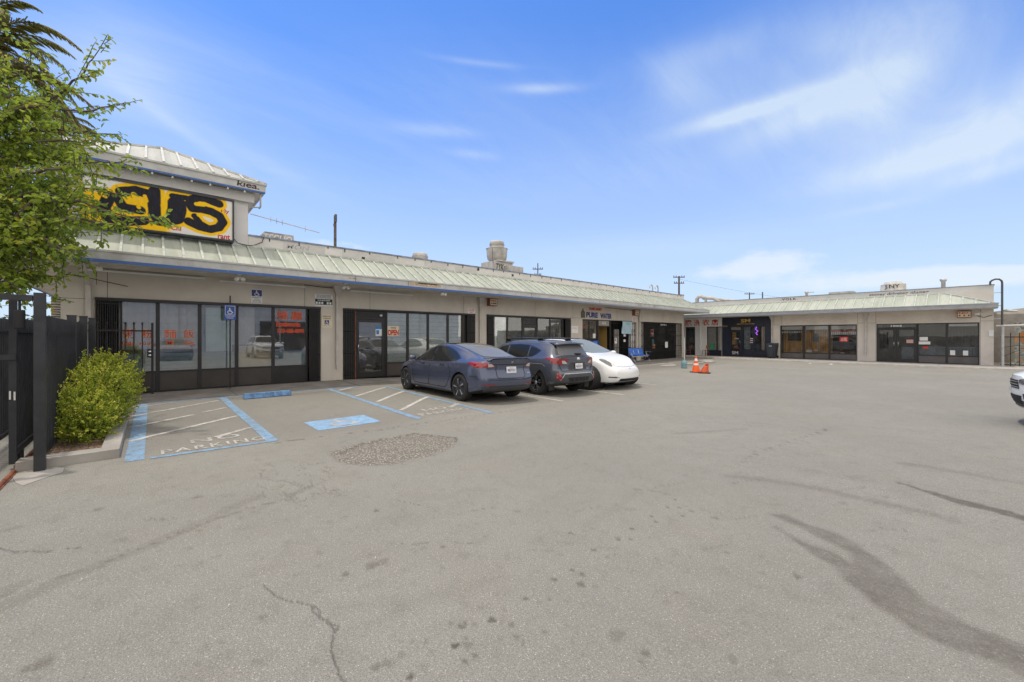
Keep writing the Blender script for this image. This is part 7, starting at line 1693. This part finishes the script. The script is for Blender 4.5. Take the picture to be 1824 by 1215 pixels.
# palms
def palm(label,x,y,h,tr,fr_n,L,seed,spread=(0,360),skirt=False,fixed=()):
    random.seed(seed); t=thing('palm_tree',label,'palm',(x,y,0),'palms behind the left building'); mb=MB()
    pts=[];rs=[]
    n=26
    for i in range(n+1): z=h*i/n; pts.append((x+.05*math.sin(i*.5),y,z-.2)); rs.append(tr*(1.0+.10*(i%2)))
    mb.tube(pts,rs,14); part('trunk',mb,m_palmbark,t)
    lv=Leaves(); st=MB(); top=Vector((x,y,h))
    for i in range(fr_n):
        a=R(spread[0]+(spread[1]-spread[0])*(i+random.uniform(-.3,.3))/fr_n); e=random.uniform(-.3,1.05)
        d=Vector((math.cos(a)*math.cos(e),math.sin(a)*math.cos(e),math.sin(e))); q=top+d*.15; pp=[q.copy()]; N=22; l=L*random.uniform(.8,1.1)
        side=Vector((-math.sin(a),math.cos(a),0))
        for k in range(N):
            d=(d+Vector((0,0,-.055-.03*k/N))).normalized(); q=q+d*(l/N); pp.append(q.copy()); tt=k/N
            if tt>.12:
                for s in (1,-1):
                    for m in range(3):
                        ld=(d*.75+side*s*.65*(1-.35*tt)+Vector((0,0,-.35))+rv(.08)); LL=l*.20*(math.sin(math.pi*min(1,.25+tt*.72)))*random.uniform(.8,1.1)
                        lv.leaf(q-d*(l/N)*(m/3),ld,Vector((0,0,1)),LL,.028,random.random()*.85)
        st.tube(pp,[.03*(1-i_/(len(pp)))+.006 for i_ in range(len(pp))],5,cap=False)
    for a,b,c in fixed:
        a,b,c=[at(q[0],q[1],13.0+e) for q,e in zip((a,b,c),(0,-.2,-.4))]; N=46; pp=[a*(1-t_)**2+b*2*t_*(1-t_)+c*t_*t_ for t_ in [i_/N for i_ in range(N+1)]]; l=(c-a).length
        for k in range(6,N):
            d=(pp[k+1]-pp[k]).normalized(); side=d.cross(Vector((0,0,1))).normalized(); tt=k/N
            for s in (1,-1):
                for m in range(2):
                    ld=d*.85+side*s*.5*(1-.4*tt)+Vector((0,0,-.28+.3*(m==0)*(1-tt)))+rv(.07); lv.leaf(pp[k]-d*(m*.03),ld,Vector((0,0,1)),l*.17*math.sin(math.pi*min(1,.3+tt*.62))*random.uniform(.8,1.1),.03,random.random()*.85)
        st.tube(pp,[.035*(1-i_/(N+1))+.006 for i_ in range(N+1)],5,cap=False)
    if skirt:
        for i in range(60):
            a=random.uniform(0,6.28); p=top+Vector((math.cos(a)*tr*1.2,math.sin(a)*tr*1.2,-random.uniform(.1,1.3)))
            lv.leaf(p,Vector((math.cos(a)*.25,math.sin(a)*.25,-1)),Vector((math.cos(a),math.sin(a),0)),random.uniform(.6,1.3),.07,.97)
    part('frond_stems',st,m_frond_stem,t); lv.build('fronds',m_frond,t,Vector((x,y,0)))
m_frond_stem=simple('frond_stem',(.20,.17,.07),.7)
v=at(-35,95,13.0); PX=[((-70,110),(30,-20),(146,90)),((-60,140),(40,75),(168,192)),((-40,180),(60,150),(162,246)),((-70,60),(10,-30),(74,20)),((-60,120),(0,60),(30,95))]
palm('tall palm at the upper left whose drooping fronds reach into the picture',v.x,v.y,v.z+.3,.22,24,2.9,5,fixed=PX)
v=at(100,215,20.5); palm('ringed palm trunk just left of the building corner, fronds behind the leafy tree',v.x,v.y,v.z,.17,22,2.2,8,skirt=True)
# small street plants seen through the gap on the left
def far_tree(label,x,y,h,r,seed,nl=1500,name='tree',grp='trees beyond the lot',ll=.22,zc=.62):
    random.seed(seed); t=thing(name,label,'tree',(x,y,0),grp); mb=MB(); mb.tube([(x,y,-.2),(x+.05,y,h*.35),(x,y+.05,h*.6)],[r*.10,r*.08,r*.04],8)
    lv=Leaves(); cl=[(x+random.gauss(0,r*.5),y+random.gauss(0,r*.5),h*zc+random.gauss(0,h*.15),random.uniform(.3,.6)*r) for _ in range(16)]
    for c in cl:
        mb.tube([(x,y,h*.4),(c[0],c[1],c[2])],[r*.04,r*.01],5,cap=False); vv=random.random()*.5
        for i in range(nl//16):
            u=rv(1).normalized()*c[3]*random.uniform(.5,1); p=Vector(c[:3])+Vector((u.x,u.y,u.z*.7)); lv.leaf(p,u+rv(.5),Vector((0,0,1))+rv(.4),ll*random.uniform(.6,1.2),ll*.6,min(1,vv+random.random()*.5))
    part('trunk',mb,m_bark,t); lv.build('crown',m_far,t,Vector((x,y,0)))
v=at(45,562,26); far_tree('small shrubby tree glimpsed above the gate rollers at the left',v.x,v.y,3.2,1.3,41,1600)
v=at(78,566,34); far_tree('small tree glimpsed between the gate post and the palm trunk',v.x,v.y,3.4,1.4,42,1300)
for i,(px,py,d,r,lab) in enumerate([(1795,566,95,3.2,'rounded dark tree on the skyline above the mural wall'),(1822,570,105,2.6,'dark tree on the skyline at the right picture edge'),(1786,578,110,2.4,'low tree on the skyline just right of the conduit')]):
    v=at(px,py,d); far_tree(lab,v.x,v.y,v.z,r*1.1,50+i,1500,ll=.55,zc=.8)
# ------------------------------------------------------------------ litter on the asphalt
random.seed(4)
def scrap(px,py,r,m,label,cat,dz=.012):
    x,y=gp(px,py); mb=MB(); n=7; pts=[(x+r*random.uniform(.6,1.2)*math.cos(k*2*math.pi/n),y+r*random.uniform(.6,1.2)*math.sin(k*2*math.pi/n)) for k in range(n)]
    mb.hexa([(a,b,gz(b)+.001) for a,b in pts],[(x+(a-x)*.7,y+(b-y)*.7,gz(b)+dz*random.uniform(.8,1.4)) for a,b in pts]); solo('litter_scrap',mb,m,label,cat,'scraps of litter')
scrap(669,996,.009,m_fan,'tiny white pebble-like scrap beside a dark smear left of centre','litter')
scrap(408,1081,.007,m_fan,'tiny white scrap on bare asphalt at the lower left','litter')
scrap(146,1034,.010,m_fan,'pale scrap by the faint tyre line at the far left','litter')
scrap(1480,646,.10,m_paper,'white scrap in the gutter below the wooden-slat shop','litter',.02)
scrap(1443,644.5,.07,m_paper,'small white scrap in the gutter near the rubbish bin','litter',.02)
# ------------------------------------------------------------------ sun, sky, camera
W=bpy.data.worlds.new('World'); scene.world=W; W.use_nodes=True; nt=W.node_tree; bg=nt.nodes['Background']
sdir=Vector((-.17,-.13,.98)).normalized(); el=math.asin(sdir.z)
sky=nt.nodes.new('ShaderNodeTexSky'); sky.sky_type='NISHITA'; sky.sun_disc=False; sky.sun_elevation=el; sky.sun_rotation=math.atan2(sdir.x,sdir.y); sky.air_density=1.0; sky.dust_density=.6; sky.ozone_density=2.0; sky.altitude=20
tc=nt.nodes.new('ShaderNodeTexCoord'); sp=nt.nodes.new('ShaderNodeSeparateXYZ'); nt.links.new(tc.outputs['Generated'],sp.inputs[0])
X,Y,Z=[S(nt,sp.outputs[i]) for i in range(3)]
cz=Z.max(.0)
mpn=nt.nodes.new('ShaderNodeCombineXYZ'); den=cz+.18
nt.links.new((X/den).k,mpn.inputs[0]); nt.links.new((Y/den).k,mpn.inputs[1])
def cn(scale,detail,rough,sc=(1,1,1),rot=0,dist=0):
    m=nt.nodes.new('ShaderNodeMapping'); m.inputs['Scale'].default_value=sc; m.inputs['Rotation'].default_value=(0,0,rot); nt.links.new(mpn.outputs[0],m.inputs[0])
    n=nt.nodes.new('ShaderNodeTexNoise'); n.inputs['Scale'].default_value=scale; n.inputs['Detail'].default_value=detail; n.inputs['Roughness'].default_value=rough; n.inputs['Distortion'].default_value=dist; nt.links.new(m.outputs[0],n.inputs['Vector']); return S(nt,n.outputs[0])
az=X._m('ARCTAN2',Y)   # azimuth: atan2(x,y)
elv=Z._m('ARCSINE')
def dirpx(px,py):
    r=(px-912)/F; v=Vector((VX+RX*r,VY+RY*r,(HY-py)/F)).normalized(); return math.atan2(v.x,v.y),math.asin(v.z)
def blob(px,py,sx,sy,rot,k):
    a0,e0=dirpx(px,py); a1,e1=dirpx(px+10,py); a2,e2=dirpx(px,py+10); ka=abs(a1-a0)/10; kv=abs(e2-e0)/10
    c,s=math.cos(R(rot)),math.sin(R(rot)); da,de=(az-a0)/ka,(elv-e0)/kv   # in photograph-sized units around this direction
    u=(da*c+de*s)/sx; v=(de*c-da*s)/sy
    q=(u*u+v*v)*-1.0; return q._m('EXPONENT')*k
streak=cn(2.2,7,.62,(1,.42,1),R(35),.6); soft=cn(1.1,5,.55,(1,.6,1),R(20),.4); puff=None
cir=None
for b in [(1330,200,120,16,4,.62),(1450,195,130,34,10,.55),(1600,150,130,70,20,.50),(1560,60,150,60,0,.32),(1740,240,170,55,12,.62),(1640,290,220,26,2,.45),(1780,300,120,16,5,.5),(965,158,60,9,-2,.42),(770,232,70,12,0,.32),(850,112,70,6,-4,.22),(840,275,40,8,-5,.25),(330,235,130,12,-24,.24),(470,290,110,14,-18,.18),(215,135,130,70,0,.40),(1210,150,60,40,-35,.20),(1250,95,120,30,0,.18),(1560,370,90,8,2,.22),(560,180,240,60,-10,.14),(1160,440,260,26,0,.2)]:
    q=blob(*b); cir=q if cir is None else cir+q
for b in [(1400,120,330,120,8,.30),(1650,250,280,110,5,.34),(900,200,330,110,-6,.20),(350,200,300,110,-15,.18),(250,60,260,90,0,.14),(1000,330,600,60,0,.16)]: cir=cir+blob(*b)
wisp=cn(6.5,8,.66,(1,.28,1),R(28),1.2)
cirrus=(cir*(streak*1.0+soft*.7+wisp*.9-.45)*1.25).clamp()
pc=nt.nodes.new('ShaderNodeCombineXYZ'); nt.links.new((az*13.0).k,pc.inputs[0]); nt.links.new((elv*26.0).k,pc.inputs[1])
pn=nt.nodes.new('ShaderNodeTexNoise'); pn.inputs['Scale'].default_value=1.6; pn.inputs['Detail'].default_value=8; pn.inputs['Roughness'].default_value=.62; nt.links.new(pc.outputs[0],pn.inputs['Vector']); puff=S(nt,pn.outputs[0])
cum=None
for b in [(1370,462,95,24,2,1.0),(1330,484,130,16,0,.9),(1560,500,200,18,0,.75),(1470,505,200,22,0,.55),(1660,490,90,16,0,.95),(1760,500,110,18,0,1.05),(1800,485,60,12,0,.8),(640,440,80,10,-4,.6),(560,432,40,8,0,.5)]:
    q=blob(*b); cum=q if cum is None else cum+q
cumu=((cum*.9+puff*1.3-1.10)*1.7).clamp()*.62
def mixc(f,a,b):
    n=nt.nodes.new('ShaderNodeMix'); n.data_type='RGBA'
    nt.links.new(f.k,n.inputs[0])
    for i,v in ((6,a),(7,b)):
        if hasattr(v,'node'): nt.links.new(v,n.inputs[i])
        else: n.inputs[i].default_value=(*v,1)
    return n.outputs[2]
SK=.15
hs=nt.nodes.new('ShaderNodeMix'); hs.data_type='RGBA'; hs.blend_type='MULTIPLY'; hs.inputs[0].default_value=1; nt.links.new(sky.outputs[0],hs.inputs[6]); hs.inputs[7].default_value=(*SKY_TINT,1)
veil=elv.ramp(.0,.55,.80,.0)
k=mixc(veil,hs.outputs[2],(4.75,5.45,6.3)); k=mixc(cirrus*.8,k,(4.9,5.7,6.5)); k=mixc(cumu,k,(5.8,6.2,6.6))
# broad bright veil added overhead and behind the viewer, unseen, as fill light
zen=elv.ramp(.68,.88)*(streak*.5+.62); k=mixc(zen.clamp(),k,ZEN_FILL)
dotv=X*VX+Y*VY; bk=(dotv*-1.0).ramp(-.05,.45).max(X.ramp(.2,.6)); k=mixc(bk*.85,k,BACK_FILL)
nt.links.new(k,bg.inputs[0]); bg.inputs[1].default_value=SK
L=bpy.data.lights.new('sun','SUN'); L.energy=SUN_E; L.angle=R(2.0); L.color=(1,.93,.83); so=bpy.data.objects.new('sun',L); link(so)
so.rotation_euler=(-sdir).to_track_quat('-Z','Y').to_euler(); so.location=(0,0,30)
cam=bpy.data.cameras.new('camera'); co=bpy.data.objects.new('camera',cam); link(co); co.location=(0,0,HC); co.rotation_euler=(R(90),0,AZ)
cam.sensor_width=36; cam.lens=36*F/1824; cam.shift_y=-(607.5-HY)/1824; cam.clip_end=6000; cam.clip_start=.05
scene.camera=co
vs=scene.view_settings; vs.view_transform='Standard'; vs.look='None'; vs.gamma=1; vs.exposure=EXPO; vs.use_curve_mapping=False
scene.cycles.max_bounces=8; scene.cycles.transparent_max_bounces=16; scene.cycles.sample_clamp_indirect=6
